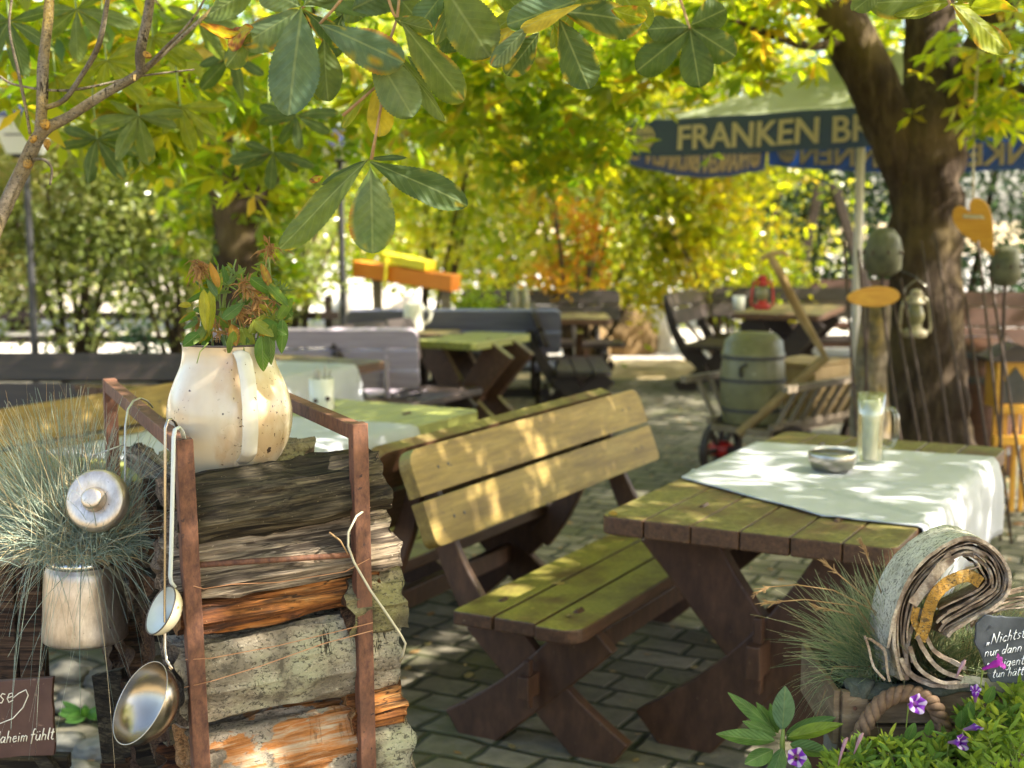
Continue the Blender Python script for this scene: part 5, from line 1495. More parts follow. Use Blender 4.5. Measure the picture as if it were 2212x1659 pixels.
g = thing('ornamental_grass', gb, 'tuft of thin blue green fescue grass growing out of the hanging milk can', 'grass')
tuft('blades', gb, 1600, .1, .27, 1.0, m_fescue, None, (-.42, -.05, .2), .0011, .42, 9, .075, parent=g)['kind'] = 'stuff'
tuft('blades', gb + Vector((-.03, .03, 0)), 900, .17, .36, .8, m_fescue, None, (-.5, .0, .35), .001, .22, 9, .09, parent=g)['kind'] = 'stuff'
tuft('hanging_blades', gb + Vector((0, -.02, .02)), 520, .14, .33, 1.3, m_fescue, None, (.0, -.1, -.3), .001, 1.0, 10, .11, parent=g)['kind'] = 'stuff'
tuft('dry_stalks', gb, 46, .24, .37, .42, m_drystem, None, (-.1, .0, .75), .0008, .1, 9, .09, parent=g)['kind'] = 'stuff'

# ---------------------------------------------------------------- ladles
def ladle(name, label, top, rod, bowl_c, rad, nrm, m_out, m_in, m_handle, depth=.85, wirew=.003, hook=True):
    o = thing(name, bowl_c, label, 'ladle')
    nrm = Vector(nrm).normalized()
    Mx = T(bowl_c) @ nrm.to_track_quat('Z', 'Y').to_matrix().to_4x4()
    pr = [(rad * math.sin(a), -rad * depth * math.cos(a)) for a in [R(90 * q / 14) for q in range(15)]]
    b = MB(); b.lathe(pr, 48, Mx); b.build('bowl', m_out, o, smooth=True)
    pi_ = [((rad - .002) * math.sin(a), -(rad * depth - .002) * math.cos(a)) for a in [R(90 * q / 14) for q in range(15)]]
    b = MB(); b.lathe(pi_, 48, Mx); b.build('bowl_inside', m_in, o, smooth=True)
    b = MB(); b.tube([Mx @ Vector((math.cos(R(q * 7.5)) * (rad - .0008), math.sin(R(q * 7.5)) * (rad - .0008), 0)) for q in range(49)], .0014, 6, cap=False); b.build('rim', m_rim if m_out == m_enamel2 else m_handle, o, smooth=True)
    b = MB(); b.tube(rod, wirew, 8, squash=.6); b.build('handle', m_handle, o, smooth=True)
    return o
m_enamel3 = surf('pale grey enamel', [(0.3, (0.5, 0.52, 0.47)), (0.7, (0.58, 0.61, 0.58))], 14, rough=.2, bump=.05)
m_enamel2 = surf('pale cream enamel', [(0.3, (0.6, 0.5, 0.3)), (0.5, (0.68, 0.6, 0.42)), (0.7, (0.66, 0.64, 0.52))], 14, rough=.15, bump=.05, specks=(40, .68, (.4, .25, .08)), spec=.6)
bc = P(347, 1318, 2.3)
ladle('enamel_ladle', 'small cream enamel ladle hanging beside the left rack post', None,
      [P(398, 948, 2.345), P(393, 930, 2.335), P(386, 923, 2.32), P(378, 928, 2.31), P(375, 945, 2.305), P(373, 1050, 2.305), P(370, 1180, 2.305), P(368, 1245, 2.305), P(370, 1258, 2.31), P(378, 1268, 2.315)],
      bc, 57 * 2.3 / FPX, (-.72, -.5, .5), m_enamel2, m_enamel3, m_enamel3, .75, .0042)
bc = P(303, 1518, 2.3)
ladle('steel_ladle', 'large polished steel ladle hanging lowest at the left of the rack', None,
      [P(385, 928, 2.345), P(378, 912, 2.335), P(370, 905, 2.325), P(362, 908, 2.315), P(357, 925, 2.31), P(357, 1100, 2.315), P(356, 1300, 2.325), P(356, 1400, 2.32), P(360, 1428, 2.31), P(372, 1446, 2.3)],
      bc, 97 * 2.3 / FPX, (-.66, -.52, .54), m_steel, m_steel, m_steel, .8, .003)

# ---------------------------------------------------------------- left edge: trough, brown sign, slate, stones
tr = thing('wooden_trough', P(10, 1659, 2.75) * 1.0 - Vector((0, 0, .6)), 'dark wooden plank trough at the left edge behind the brown sign', 'trough')
for i, (x0, x1) in enumerate(((-40, 33), (38, 92))):
    a, c = P(x0, 1215, 2.78), P(x1, 1215, 2.78); z1 = P(0, 1205, 2.78).z; z0 = .1
    bb = MB(); bb.box(((a.x + c.x) / 2, 2.78, (z0 + z1) / 2), (c.x - a.x, .035, z1 - z0)); bb.build('side_board', m_w_brown, tr, bevel=.004)
bb = MB(); a, c = P(-60, 1205, 2.8), P(84, 1205, 2.8); bb.box(((a.x + c.x) / 2, 2.9, P(0, 1200, 2.8).z), (c.x - a.x + .01, .28, .022)); bb.build('top_board', m_grey_wood, tr, bevel=.004)
# hand lettering: strokes per letter in a 1 x 1 box (x-height .5), pen strokes as thin tubes
GL = {'N': ([[(0, 0), (.12, .95)], [(.12, .95), (.5, 0)], [(.5, 0), (.66, 1)]], .75), 'i': ([[(.1, .5), (.06, 0)], [(.13, .7), (.14, .74)]], .24), 'c': ([[(.42, .42), (.3, .52), (.12, .4), (.06, .18), (.18, 0), (.38, .08)]], .48),
      'h': ([[(.16, 1), (.04, 0)], [(.07, .3), (.22, .5), (.36, .42), (.32, 0)]], .48), 't': ([[(.22, .9), (.1, .12), (.18, 0), (.28, .05)], [(.02, .58), (.34, .62)]], .38), 's': ([[(.36, .46), (.2, .53), (.1, .4), (.28, .2), (.2, .02), (.02, .05)]], .42),
      'u': ([[(.1, .5), (.06, .12), (.18, 0), (.36, .16)], [(.42, .5), (.36, .08), (.44, 0)]], .52), 'n': ([[(.1, .5), (.04, 0)], [(.07, .3), (.24, .52), (.38, .42), (.34, 0)]], .5), 'r': ([[(.1, .5), (.04, 0)], [(.08, .3), (.2, .5), (.34, .48)]], .38),
      'd': ([[(.36, .42), (.2, .5), (.05, .28), (.1, .02), (.26, .06), (.36, .3)], [(.5, 1), (.37, .0)]], .54), 'a': ([[(.38, .44), (.22, .52), (.05, .3), (.1, .02), (.26, .05), (.38, .3)], [(.42, .5), (.36, .05), (.46, 0)]], .52),
      'S': ([[(.52, .86), (.36, 1), (.16, .86), (.2, .62), (.4, .42), (.38, .12), (.18, 0), (.0, .12)]], .58), 'm': ([[(.1, .5), (.04, 0)], [(.07, .3), (.2, .52), (.3, .42), (.26, 0)], [(.29, .3), (.42, .52), (.54, .42), (.5, 0)]], .66),
      'e': ([[(.06, .24), (.36, .32), (.3, .5), (.14, .46), (.05, .22), (.16, 0), (.38, .1)]], .46), 'g': ([[(.36, .44), (.2, .52), (.05, .3), (.1, .04), (.26, .06), (.38, .3)], [(.42, .5), (.34, -.3), (.18, -.42), (.02, -.3)]], .52),
      'f': ([[(.42, .95), (.3, 1), (.22, .8), (.08, -.25)], [(.02, .5), (.36, .54)]], .38), 'l': ([[(.18, 1), (.06, .1), (.14, 0)]], .26), 'p': ([[(.1, .5), (0, -.4)], [(.08, .36), (.26, .52), (.38, .34), (.28, .04), (.08, .1)]], .48), ' ': ([], .3)}
GL['ä'] = (GL['a'][0] + [[(.16, .7), (.17, .74)], [(.34, .72), (.35, .76)]], .52)
GL['ü'] = (GL['u'][0] + [[(.16, .7), (.17, .74)], [(.34, .72), (.35, .76)]], .52)
GL['„'] = ([[(.06, .2), (.0, -.08)], [(.2, .2), (.14, -.08)]], .42)
def write(mb, text, org, ex, ey, nrm, h, pen):
    x = 0
    for ch in text:
        st_, adv = GL[ch]
        for s_ in st_:
            pts = [org + ex * ((x + q[0] + q[1] * .12) * h) + ey * (q[1] * h) + nrm * (pen * .3) for q in s_]
            mb.tube(pts, pen, 5, squash=1)
        x += adv * 1.02
    return x * h
def slab(poly, Y, t, tilt=0):
    """irregular plate: image outline -> prism facing the camera at distance Y"""
    pts = [P(px, py, Y) for px, py in poly]
    cxy = sum(pts, Vector()) / len(pts)
    return [(p.x - cxy.x, (p.z - cxy.z)) for p in pts], cxy
def ragged(poly, n=5, amp=2.5, sd=0):
    out = []
    for i in range(len(poly)):
        a, c = Vector(poly[i]), Vector(poly[(i + 1) % len(poly)])
        for q in range(n):
            p = a.lerp(c, q / n); out.append((p.x + amp * noise.noise(Vector((p.x * .07, p.y * .07, sd))) * 1.6, p.y + amp * noise.noise(Vector((p.x * .07 + 9, p.y * .07, sd))) * 1.6))
    return out
XZ = Matrix(((1, 0, 0, 0), (0, 0, 1, 0), (0, 1, 0, 0), (0, 0, 0, 1)))
so_, cc = slab(ragged([(-140, 1478), (114, 1462), (121, 1628), (-140, 1645)], 7, 3), 2.5, .012)
sg = thing('message_board', cc, 'reddish brown slate board with cream handwriting in front of the wooden trough', 'sign')
b = MB(); b.prism(so_, .012, T(cc) @ XZ); b.build('board', m_rustsign, sg, bevel=.0015)
b = MB(); s_ = 2.5 / FPX
ex, ey, nn = Vector((.995, 0, .03)).normalized(), Vector((0, 0, 1)), Vector((0, -1, 0))
def bp_(px, py): return P(px, py, 2.5 - .0065)
write(b, 'se', bp_(-4, 1520), Vector((.98, 0, .12)), ey, nn, 42 * s_, .0011)
b.tube([bp_(28, 1508), bp_(40, 1498), bp_(56, 1490), bp_(61, 1502), bp_(50, 1528), bp_(28, 1552), bp_(-5, 1565)], .0011, 5)
write(b, 'daheim', bp_(-14, 1606), Vector((.98, 0, .07)), ey, nn, 27 * s_, .0011)
write(b, 'fühlt', bp_(66, 1600), Vector((.98, 0, .07)), ey, nn, 27 * s_, .0013)
b.build('handwriting', m_cream_ink, sg, smooth=True)
b = MB()
b.bar(P(85, 1625, 2.53), P(150, 1720, 2.5), .026, .022, Vector((0, 1, 0))); b.bar(P(-30, 1645, 2.56), P(150, 1645, 2.56) , .03, .03)
b.bar(P(30, 1640, 2.6), Vector((P(30, 1640, 2.6).x, 2.62, 0)), .04, .04, Vector((0, 1, 0)))
b.build('easel', m_w_dark, sg, bevel=.003)
so_, cc = slab(ragged([(197, 1462), (270, 1440), (300, 1625), (222, 1650)], 6, 2), 2.72, .02)
sl_ = thing('dark_plank', cc, 'tall dark plank leaning against the left side of the firewood', 'plank')
b = MB(); b.prism(so_, .02, T(cc) @ XZ @ Matrix.Rotation(R(18), 4, 'Y')); b.build('plate', m_w_dark, sl_, bevel=.002)
b = MB(); b.bar(P(255, 1640, 2.75), Vector((P(255, 1640, 2.75).x, 2.75, 0)), .06, .05, Vector((0, 1, 0))); b.build('support', m_w_brown, sl_)
sgp = 'grey stones on the ground between trough and firewood'
for i, (px, py, Y, r, lab) in enumerate([(150, 1440, 4.6, .13, 'grey stone at the back of the gap, left'), (225, 1452, 4.6, .11, 'grey stone at the back of the gap, next to the firewood'), (165, 1505, 4.35, .15, 'large grey stone in the middle of the gap'), (240, 1520, 4.3, .1, 'small grey stone behind the dark plank'),
                                  (150, 1585, 4.15, .1, 'pale stone beside the small green weed'), (215, 1600, 4.05, .12, 'pale stone in front of the small green weed'), (170, 1655, 3.85, .12, 'stone at the bottom edge of the gap')]):
    q = PZ(px, py, .05); rock('ground_stone', (q.x, q.y, .02), r * .55, m_stone, lab, 'stone', sgp, 30 + i, squash=(1.1, .8, .6))
wd_ = thing('weed', PZ(185, 1548, .03), 'small green weed between the grey stones at the lower left', 'plant')
b = MB(); wc = PZ(185, 1548, .03)
for i in range(16):
    a = random.uniform(0, 6.28); leaf_mesh(b, wc, wc + Vector((math.cos(a) * .09, math.sin(a) * .05, random.uniform(0, .05))), .03, random.uniform(-.5, .5), .2, .2, (.06, .18, .03), (.1, .24, .04), 0, 'ovate', 2, 6)
b.build('leaf', m_plainleaf, wd_, smooth=True)['kind'] = 'stuff'
# ---------------------------------------------------------------- handcart with churn
YC = 8.2
cc0 = Vector((1.74, 8.43, 0)); ce = Vector((math.sin(R(44)), math.cos(R(44)), 0)); cw2 = Vector((ce.y, -ce.x, 0))
cart = thing('handcart', cc0, 'old ladder sided wooden handcart loaded with a churn and a box', 'handcart')
def CP_(l, w_, z): return cc0 + ce * l + cw2 * w_ + Vector((0, 0, z))
CL = 1.12
b = MB(); M_ = Matrix.Translation(CP_(0, 0, .36)) @ Matrix.Rotation(R(46), 4, 'Z'); b.box((0, 0, 0), (CL, .42, .04), None); b.v = [tuple(M_ @ Vector(p)) for p in b.v]; b.build('bed', m_grey_wood, cart, bevel=.005)
for sgn in (-1, 1):
    b = MB()
    b.bar(CP_(-CL / 2, sgn * .22, .4), CP_(CL / 2, sgn * .22, .4), .04, .04)
    b.bar(CP_(-CL / 2 - .08, sgn * .36, .645), CP_(CL / 2 + .06, sgn * .36, .645), .045, .04)
    for i in range(9):
        l = -CL / 2 + .06 + i * (CL - .12) / 8
        b.bar(CP_(l, sgn * .22, .4), CP_(l, sgn * .36, .645), .026, .026, ce)
    b.build('ladder_side', m_grey_wood, cart, bevel=.003)
for l in (-.4, .4):
    b = MB(); b.bar(CP_(l, -.24, .2), CP_(l, .24, .2), .05, .05); b.build('axle', m_dark, cart)
    for sgn in (-1, 1):
        c = CP_(l, sgn * .24, .2); Mw = Matrix.Translation(c) @ cw2.to_track_quat('Z', 'Y').to_matrix().to_4x4()
        b = MB(); b.lathe([(.165, -.02), (.2, -.022), (.2, .022), (.165, .02), (.165, -.02)], 28, Mw)
        for q in range(8):
            a = 2 * math.pi * q / 8; b.bar(Mw @ Vector((.03 * math.cos(a), .03 * math.sin(a), 0)), Mw @ Vector((.17 * math.cos(a), .17 * math.sin(a), 0)), .03, .025, cw2)
        wh = b.build('wheel', m_dark, cart)
        b = MB(); b.lathe([(0, -.06), (.05, -.06), (.06, 0), (.05, .06), (0, .06)], 16, Mw); b.build('hub', m_red, wh, smooth=True)
b = MB(); b.tube([CP_(-.57, 0, .34), P(1783, 772, 8.0), P(1735, 690, 7.9), P(1690, 600, 7.8), P(1664, 552, 7.75)], [.03, .03, .028, .026, .022], 10, wob=.15)
b.tube([P(1645, 560, 7.75), P(1664, 549, 7.75), P(1690, 545, 7.75), P(1702, 552, 7.75)], [.012, .016, .014, .01], 8)
b.build('drawbar', m_pale_wood, cart, smooth=True)
cb2 = CP_(-.37, -.04, .385)
ch = thing('milk_churn', cb2, 'big olive grey barrel shaped churn with dark bands standing on the handcart', 'churn')
b = MB(); b.lathe([(0, 0), (.17, 0), (.18, .02), (.195, .2), (.19, .36), (.18, .4)], 32, T(cb2)); b.build('body', m_olive, ch, smooth=True)
b = MB(); b.lathe([(.184, .4), (.19, .41), (.19, .43), (.182, .435), (.175, .5), (.13, .545), (0, .55)], 32, T(cb2)); b.build('lid', m_olive, ch, smooth=True)
b = MB()
for z, r_ in ((.08, .188), (.26, .1965), (.395, .189)): b.lathe([(r_ - .002, z), (r_ + .004, z), (r_ + .004, z + .022), (r_ - .002, z + .022)], 32, T(cb2))
b.tube([cb2 + Vector((-.1, -.165, .3)), cb2 + Vector((-.11, -.2, .36)), cb2 + Vector((-.07, -.2, .38))], .012, 8)
b.build('band', m_ironband, ch)
cx = CP_(.2, 0, .385)
cr = thing('wooden_box', cx, 'pale yellow wooden box with an open lid on the handcart right of the churn', 'box')
b = MB(); Mx = T(cx) @ Matrix.Rotation(R(46), 4, 'Z')
for z in (.05, .16, .27): 
    for s_ in (-1, 1):
        b.box((0, s_ * .16, z), (.42, .018, .1)); b.box((s_ * .2, 0, z), (.018, .3, .1))
b.v = [tuple(Mx @ Vector(p)) for p in b.v]; b.build('side', m_pale_wood, cr, bevel=.003)
b = MB(); b.box((0, .02, .335), (.46, .36, .02)); b.v = [tuple(Mx @ Vector(p)) for p in b.v]; b.build('lid', m_pale_wood, cr, bevel=.003)

# ---------------------------------------------------------------- lanterns
def lantern(c, h, paint, label, rz=0):
    """c: base centre"""
    o = thing('hurricane_lantern', c, label, 'lantern')
    s = h / .27
    b = MB(); b.lathe([(0, 0), (.06 * s, 0), (.066 * s, .008 * s), (.066 * s, .035 * s), (.05 * s, .045 * s), (.035 * s, .05 * s), (.035 * s, .07 * s), (0, .07 * s)], 24, T(c)); b.build('tank', paint, o, smooth=True)
    b = MB(); b.lathe([(.033 * s, .07 * s), (.046 * s, .1 * s), (.047 * s, .13 * s), (.036 * s, .165 * s), (.03 * s, .18 * s)], 24, T(c)); b.build('glass', m_lglass, o, smooth=True)
    b = MB(); b.lathe([(.034 * s, .18 * s), (.05 * s, .185 * s), (.045 * s, .2 * s), (.03 * s, .205 * s), (.03 * s, .235 * s), (.036 * s, .24 * s), (.02 * s, .262 * s), (0, .265 * s)], 24, T(c)); b.build('chimney', paint, o, smooth=True)
    b = MB()
    for sg_ in (-1, 1):
        d = Vector((sg_, 0, 0))
        b.tube([c + d * x * s + Vector((0, 0, z * s)) for x, z in ((.055, .02), (.08, .03), (.085, .06), (.078, .15), (.066, .2), (.03, .225))], .0095 * s, 8)
    b.build('side_tube', paint, o, smooth=True)
    b = MB(); b.tube([c + Vector((x * s, 0, z * s)) for x, z in ((-.07, .19), (-.06, .27), (0, .32), (.055, .28), (.07, .19))], .002 * s, 6); b.build('bail', m_wire, o)
    return o
ol = lantern(P(1976, 728, 7.42), 106 * 7.42 / FPX, m_cream, 'weathered cream hurricane lantern hanging in front of the chestnut trunk')
lq = Vector(ol.location) + Vector((0, 0, .32 * (106 * 7.42 / FPX) / .27))
b = MB(); b.tube([lq + Vector((0, .28, .03)), lq + Vector((0, .02, .01)), lq + Vector((0, -.012, .0)), lq + Vector((0, -.012, .02))], .004, 6); b.build('hook', m_ironband, ol)
lantern(P(1646, 668, 7.7), 76 * 7.7 / FPX, m_red, 'red hurricane lantern hanging from the handcart drawbar')

# ---------------------------------------------------------------- birch post and rusty garden stakes around the trunk
bp0 = P(1888, 900, 7.35); bp0.z = 0
b = MB(); b.tube([bp0, P(1878, 900, 7.35), P(1880, 800, 7.35), P(1890, 700, 7.35), P(1893, 655, 7.35)], [.13, .105, .085, .08, .078], 16, wob=.2)
tag(b.build('bark_log', m_twig, smooth=True), 'upright bark covered log left of the chestnut trunk behind the oval board', 'log')
sg_ = 'rusty iron garden stakes round the chestnut trunk'
def stake(top, bot, lab, orn=None):
    q0 = P(*top); q1 = P(*bot); d = (q1 - q0) / max(.01, (q0.z - q1.z)); g0 = q1 + d * q1.z
    o = thing('garden_stake', g0, lab, 'garden stake', sg_)
    b = MB(); b.tube([q0, q1, g0], .0075, 8); b.build('rod', m_stake, o, smooth=True)
    return o, q0
for t_, b_, lab in [((1990, 520, 7.0), (2052, 950, 6.9), 'rusty stake leaning across the middle of the trunk'), ((2018, 500, 7.0), (2090, 950, 6.85), 'rusty stake leaning across the right of the trunk'), ((1905, 650, 7.05), (1945, 950, 6.9), 'rusty stake behind the glass mug, left of the trunk'),
                    ((1928, 640, 7.05), (1985, 950, 6.9), 'rusty stake just right of the bark covered log'), ((1945, 600, 7.05), (2010, 950, 6.95), 'rusty stake behind the cream lantern'), ((2085, 640, 6.9), (2130, 950, 6.8), 'rusty stake right of the trunk, nearest to it'),
                    ((2112, 520, 6.9), (2160, 950, 6.75), 'rusty stake at the right carrying no ornament, under the heart'), ((2140, 600, 6.9), (2195, 950, 6.7), 'rusty stake at the right edge below the small dome'), ((1823, 520, 7.1), (1850, 930, 7.0), 'thin stake left of the bark covered log beside the parasol pole'), ((1855, 540, 7.1), (1880, 930, 7.0), 'thin stake in front of the bark covered log')]:
    stake(t_, b_, lab)
# yellow heart board on a cord
hc = P(2107, 480, 7.0)
hrt = thing('wooden_heart', hc, 'yellow wooden heart board hanging right of the chestnut trunk', 'heart')
pts = []
for q in range(48):
    t = 2 * math.pi * q / 48; pts.append((16 * math.sin(t) ** 3 / 16 * .092, (13 * math.cos(t) - 5 * math.cos(2 * t) - 2 * math.cos(3 * t) - math.cos(4 * t)) / 15 * .19 * (1.05 if math.cos(t) < 0 else .75)))
b = MB(); b.prism(pts, .02, T(hc) @ Matrix.Rotation(R(-30), 4, 'Y') @ Matrix.Rotation(R(-25), 4, 'Z') @ XZ); b.build('board', m_yellow_wood, hrt, bevel=.003)
b = MB(); b.tube([hc + Vector((-.015, 0, .09)), hc + Vector((-.02, .0, .22)), hc + Vector((-.022, .02, .5)), hc + Vector((0, .05, .95))], .006, 8); b.build('cord', m_cream, hrt)
b = MB(); b.bar(hc + Vector((-.07, -.017, .03)), hc + Vector((.055, -.03, .025)), .005, .02); b.build('plate', m_cream, hrt)
oc = P(1886, 641, 7.0)
b = MB(); b.prism([(math.cos(R(q * 10)) * .135, math.sin(R(q * 10)) * .052 * (1 + .12 * math.cos(R(q * 10)))) for q in range(36)], .025, T(oc) @ Matrix.Rotation(R(-3), 4, 'Y') @ XZ)
ov = thing('oval_board', Vector((oc.x, oc.y, 0)), 'orange yellow oval wooden board on a rod in front of the bark covered log', 'board')
b.build('board', m_yellow_wood, ov, bevel=.004)
b = MB(); b.tube([oc + Vector((-.02, .02, .03)), Vector((oc.x - .02, oc.y + .02, 0))], .007, 8); b.build('rod', m_stake, ov)
for px, py, Y, r_, lab in ((1908, 545, 7.3, .1, 'large lichen grey dome on a stake left of the trunk'), (2172, 575, 7.0, .08, 'smaller lichen grey dome on a stake at the right edge')):
    c = P(px, py, Y)
    o = thing('garden_stake', Vector((c.x, c.y, 0)), lab, 'garden stake', sg_)
    b = MB(); b.lathe([(0, r_ * 1.35), (r_ * .5, r_ * 1.22), (r_ * .85, r_ * .8), (r_, r_ * .1), (r_ * .96, -r_ * .9), (r_ * .5, -r_ * 1.25), (0, -r_ * 1.3)], 24, T(c)); b.build('dome', m_verd, o, smooth=True)
    b = MB(); b.tube([c + Vector((0, 0, -r_ * 1.25)), Vector((c.x + .02, c.y, 0))], .01, 8)
    for q in range(8):
        a = q * math.pi / 4; b.tube([c + Vector((math.cos(a) * r_ * 1.0, math.sin(a) * r_ * 1.0, r_ * .1)), c + Vector((math.cos(a) * r_ * 1.12, math.sin(a) * r_ * 1.12, -r_ * .1))], .006, 5)
    b.build('rod', m_stake, o)
# barrel and bird house right of the trunk
bb0 = P(2118, 900, 8.6); bb0.z = 0
bar = thing('barrel', bb0, 'dark wooden barrel right of the chestnut trunk behind the stakes', 'barrel')
b = MB(); b.lathe([(0, 0), (.2, 0), (.235, .2), (.245, .4), (.235, .62), (.2, .82), (.15, .87), (0, .88)], 28, T(bb0)); b.build('body', m_redbrown, bar, smooth=True)
b = MB()
for z, r_ in ((.15, .232), (.6, .239), (.75, .222)): b.lathe([(r_ - .004, z), (r_ + .006, z), (r_ + .003, z + .04), (r_ - .006, z + .04)], 28, T(bb0))
b.build('hoop', m_ironband, bar)
hb = P(2180, 950, 7.4)
bh = thing('bird_house', Vector((hb.x, hb.y, 0)), 'yellow wooden bird house with a pointed dark opening at the right edge', 'bird house')
zb_ = hb.z
b = MB(); b.box((hb.x + .02, 7.5, zb_ + .3), (.2, .18, .26)); b.build('body', m_yellow_wood, bh, bevel=.004)
for zz, ww in ((.17, .22), (.0, .24)):
    b = MB(); b.box((hb.x + .02, 7.38, zb_ + zz), (ww, .05, .05)); b.build('ledge', m_yellow_wood, bh, bevel=.004)
b = MB(); b.prism([(-.15, .43), (.15, .43), (.15, .445), (0, .53), (-.15, .445)], .24, T(Vector((hb.x + .02, 7.5, zb_))) @ XZ); b.build('roof', m_dark, bh)
b = MB(); b.prism([(-.06, .2), (.06, .2), (.06, .32), (0, .4), (-.06, .32)], .01, T(Vector((hb.x + .02, 7.405, zb_))) @ XZ); b.build('opening', m_ironband, bh)
b = MB()
for dx in (-.07, -.02, .04, .09): b.bar((hb.x + dx, 7.43, 0), (hb.x + dx, 7.43, zb_ + .18), .025, .025, Vector((0, 1, 0)))
b.build('leg', m_yellow_wood, bh)

# ---------------------------------------------------------------- lichen covered branch, upper left
YB = 3.0
br = thing('bare_branch', P(0, 480, YB), 'bare forked branch with yellow lichen reaching in at the upper left', 'branch')
b = MB()
def B_(px, py, d=0): return P(px, py, YB + d)
limb(b, [Vector((-1.8, 3.12, -.05)), Vector((-1.66, 3.09, .7)), Vector((-1.4, 3.03, 1.2)), B_(-60, 600), B_(0, 470), B_(45, 375), B_(85, 290), B_(150, 250, .02), B_(230, 200, .03), B_(300, 158, .05), B_(370, 100, .08), B_(480, 0, .12), B_(520, -40, .12)], [.034, .03, .024, .017, .0165, .0155, .0145, .0105, .0098, .0085, .005, .0038, .003], 12, .35)
limb(b, [B_(85, 295), B_(90, 220), B_(98, 100), B_(108, -40)], [.012, .0125, .011, .0095], 10, .35)
limb(b, [B_(100, 232), B_(140, 215), B_(175, 165, -.02), B_(215, 90, -.03), B_(236, -20, -.04)], [.006, .006, .0055, .0065, .005], 8, .35)
limb(b, [B_(305, 158, .05), B_(303, 110, .04), B_(318, 40, .03), B_(328, -30, .02)], [.009, .0105, .0095, .009], 10, .35)
limb(b, [B_(320, 145, .05), B_(355, 105, .02), B_(400, 60), B_(430, 20), B_(450, -20)], [.005, .004, .0035, .003, .002], 6, .3)
limb(b, [B_(65, 290), B_(55, 230), B_(38, 150), B_(20, 60), B_(28, -20)], [.004, .004, .0035, .003, .003], 6, .3)
limb(b, [B_(70, 345), B_(95, 345, -.03), B_(112, 365, -.03), B_(108, 400, -.03)], [.004, .0035, .003, .0025], 6, .3)
limb(b, [B_(0, 165), B_(40, 185), B_(150, 195), B_(300, 165, .05), B_(420, 150, .1)], [.003, .003, .0028, .0024, .002], 6, .3)
b.build('limb', m_twig, br, smooth=True)
for px, py, s_ in ((102, 312, .013), (98, 268, .012), (60, 352, .011), (290, 168, .008), (72, 300, .01), (318, 118, .008)):
    c = B_(px, py, -.012); b = MB()
    b.lathe([(0, .004), (s_ * .6, .003), (s_, 0), (s_ * .7, -.004), (0, -.004)], 10, T(c) @ Matrix.Rotation(R(80), 4, 'X') @ Matrix.Rotation(px, 4, 'Y'))
    b.v = [tuple(Vector(v) + Vector((noise.noise(Vector(v) * 90), 0, noise.noise(Vector(v) * 90 + Vector((7, 0, 0))))) * .005) for v in b.v]
    b.build('lichen', m_lichen_y, br, smooth=True)

# ---------------------------------------------------------------- chestnut leaves hanging in from above
sp = thing('chestnut_spray', P(800, -60, 2.5), 'large green chestnut leaves with brown curled edges hanging in at the top of the picture', 'leaves')
D_ = 2.42
BL = ((.085, .14, .085), (.13, .185, .115)); OL = ((.1, .14, .035), (.15, .185, .055)); DK = ((.055, .09, .03), (.09, .13, .045)); YE = ((.4, .3, .02), (.5, .38, .04)); YG = ((.16, .2, .015), (.26, .27, .02)); PG = ((.11, .16, .07), (.16, .2, .1))
def leaf_set(name, items, parent, D=D_, label=None, split=False):
    if split:
        for it in items: leaf_set(name, [it], parent, D)
        return
    mb = MB()
    for it in items:
        a, c, wd, cols, brn, roll, curl, bend, dz = (list(it) + [0] * 9)[:9]
        TW[0] = random.uniform(-.9, .9)
        leaf_mesh(mb, P(a[0], a[1], D + (dz or 0)), P(c[0], c[1], D + (dz or 0) + random.uniform(-.03, .01)), wd * D / FPX, roll, .28, curl, cols[0], cols[1], brn, 'chestnut', 8, 48, .03, bend, random.uniform(0, 60), .2)
    TW[0] = 0.0
    o = mb.build(name, m_leaf, parent, smooth=True)
    if label: o['label'] = label
    return o
leaf_set('leaf', [((652, 18), (621, 246), 134, BL, 0, .1, .05, 0, -.05), ((648, 22), (520, 92), 92, PG, .4, .5, .1, 0, 0), ((525, 70), (424, 92), 46, YE, .95, -.5, .4, .15, -.02), ((548, 60), (475, 72), 60, YE, .98, .7, .5, .1, -.03), ((545, 70), (480, 142), 64, OL, .2, .5, .1, .1, -.01),
                  ((655, 20), (745, 90), 60, DK, .5, -.4, .2, 0, .02), ((650, 15), (560, -30), 80, PG, 0, .4, .1), ((655, 12), (740, -45), 80, PG, 0, .2, .1)], sp, label='big blue green chestnut leaf at the top left with a curled brown leaflet')
leaf_set('leaf', [((690, 52), (872, 128), 104, BL, .4, -.35, .12, 0, -.06), ((735, 70), (775, 158), 40, YE, .9, .6, .4, .2, -.02), ((700, 85), (705, 215), 86, OL, .05, .2, .1, 0, .02), ((722, 118), (690, 215), 50, YG, .0, -.3, .1, 0, .05), ((760, 20), (865, -30), 110, BL, 0, .2, .1), ((640, -10), (860, 20), 90, BL, .1, .4, .2, 0, .02)], sp)
leaf_set('leaf', [((862, 45), (1012, 206), 92, OL, .3, -.45, .15, .1, -.02), ((805, 108), (892, 252), 108, PG, 0, .1, .08, 0, -.03), ((845, 110), (975, 240), 56, OL, .1, -.6, .1, .1, .03), ((820, 168), (818, 292), 70, YE, .15, .3, .1, 0, .02), ((808, 175), (728, 270), 36, YG, .15, .6, .2, 0, .04), ((850, 40), (925, 70), 50, OL, .2, .4, .2)], sp)
leaf_set('leaf', [((955, -35), (1058, 122), 132, OL, .05, .15, .06, 0, -.03), ((1000, -30), (930, 85), 60, OL, .35, .5, .2, 0, .03), ((960, -20), (905, 60), 70, BL, 0, -.4, .1, 0, .04)], sp)
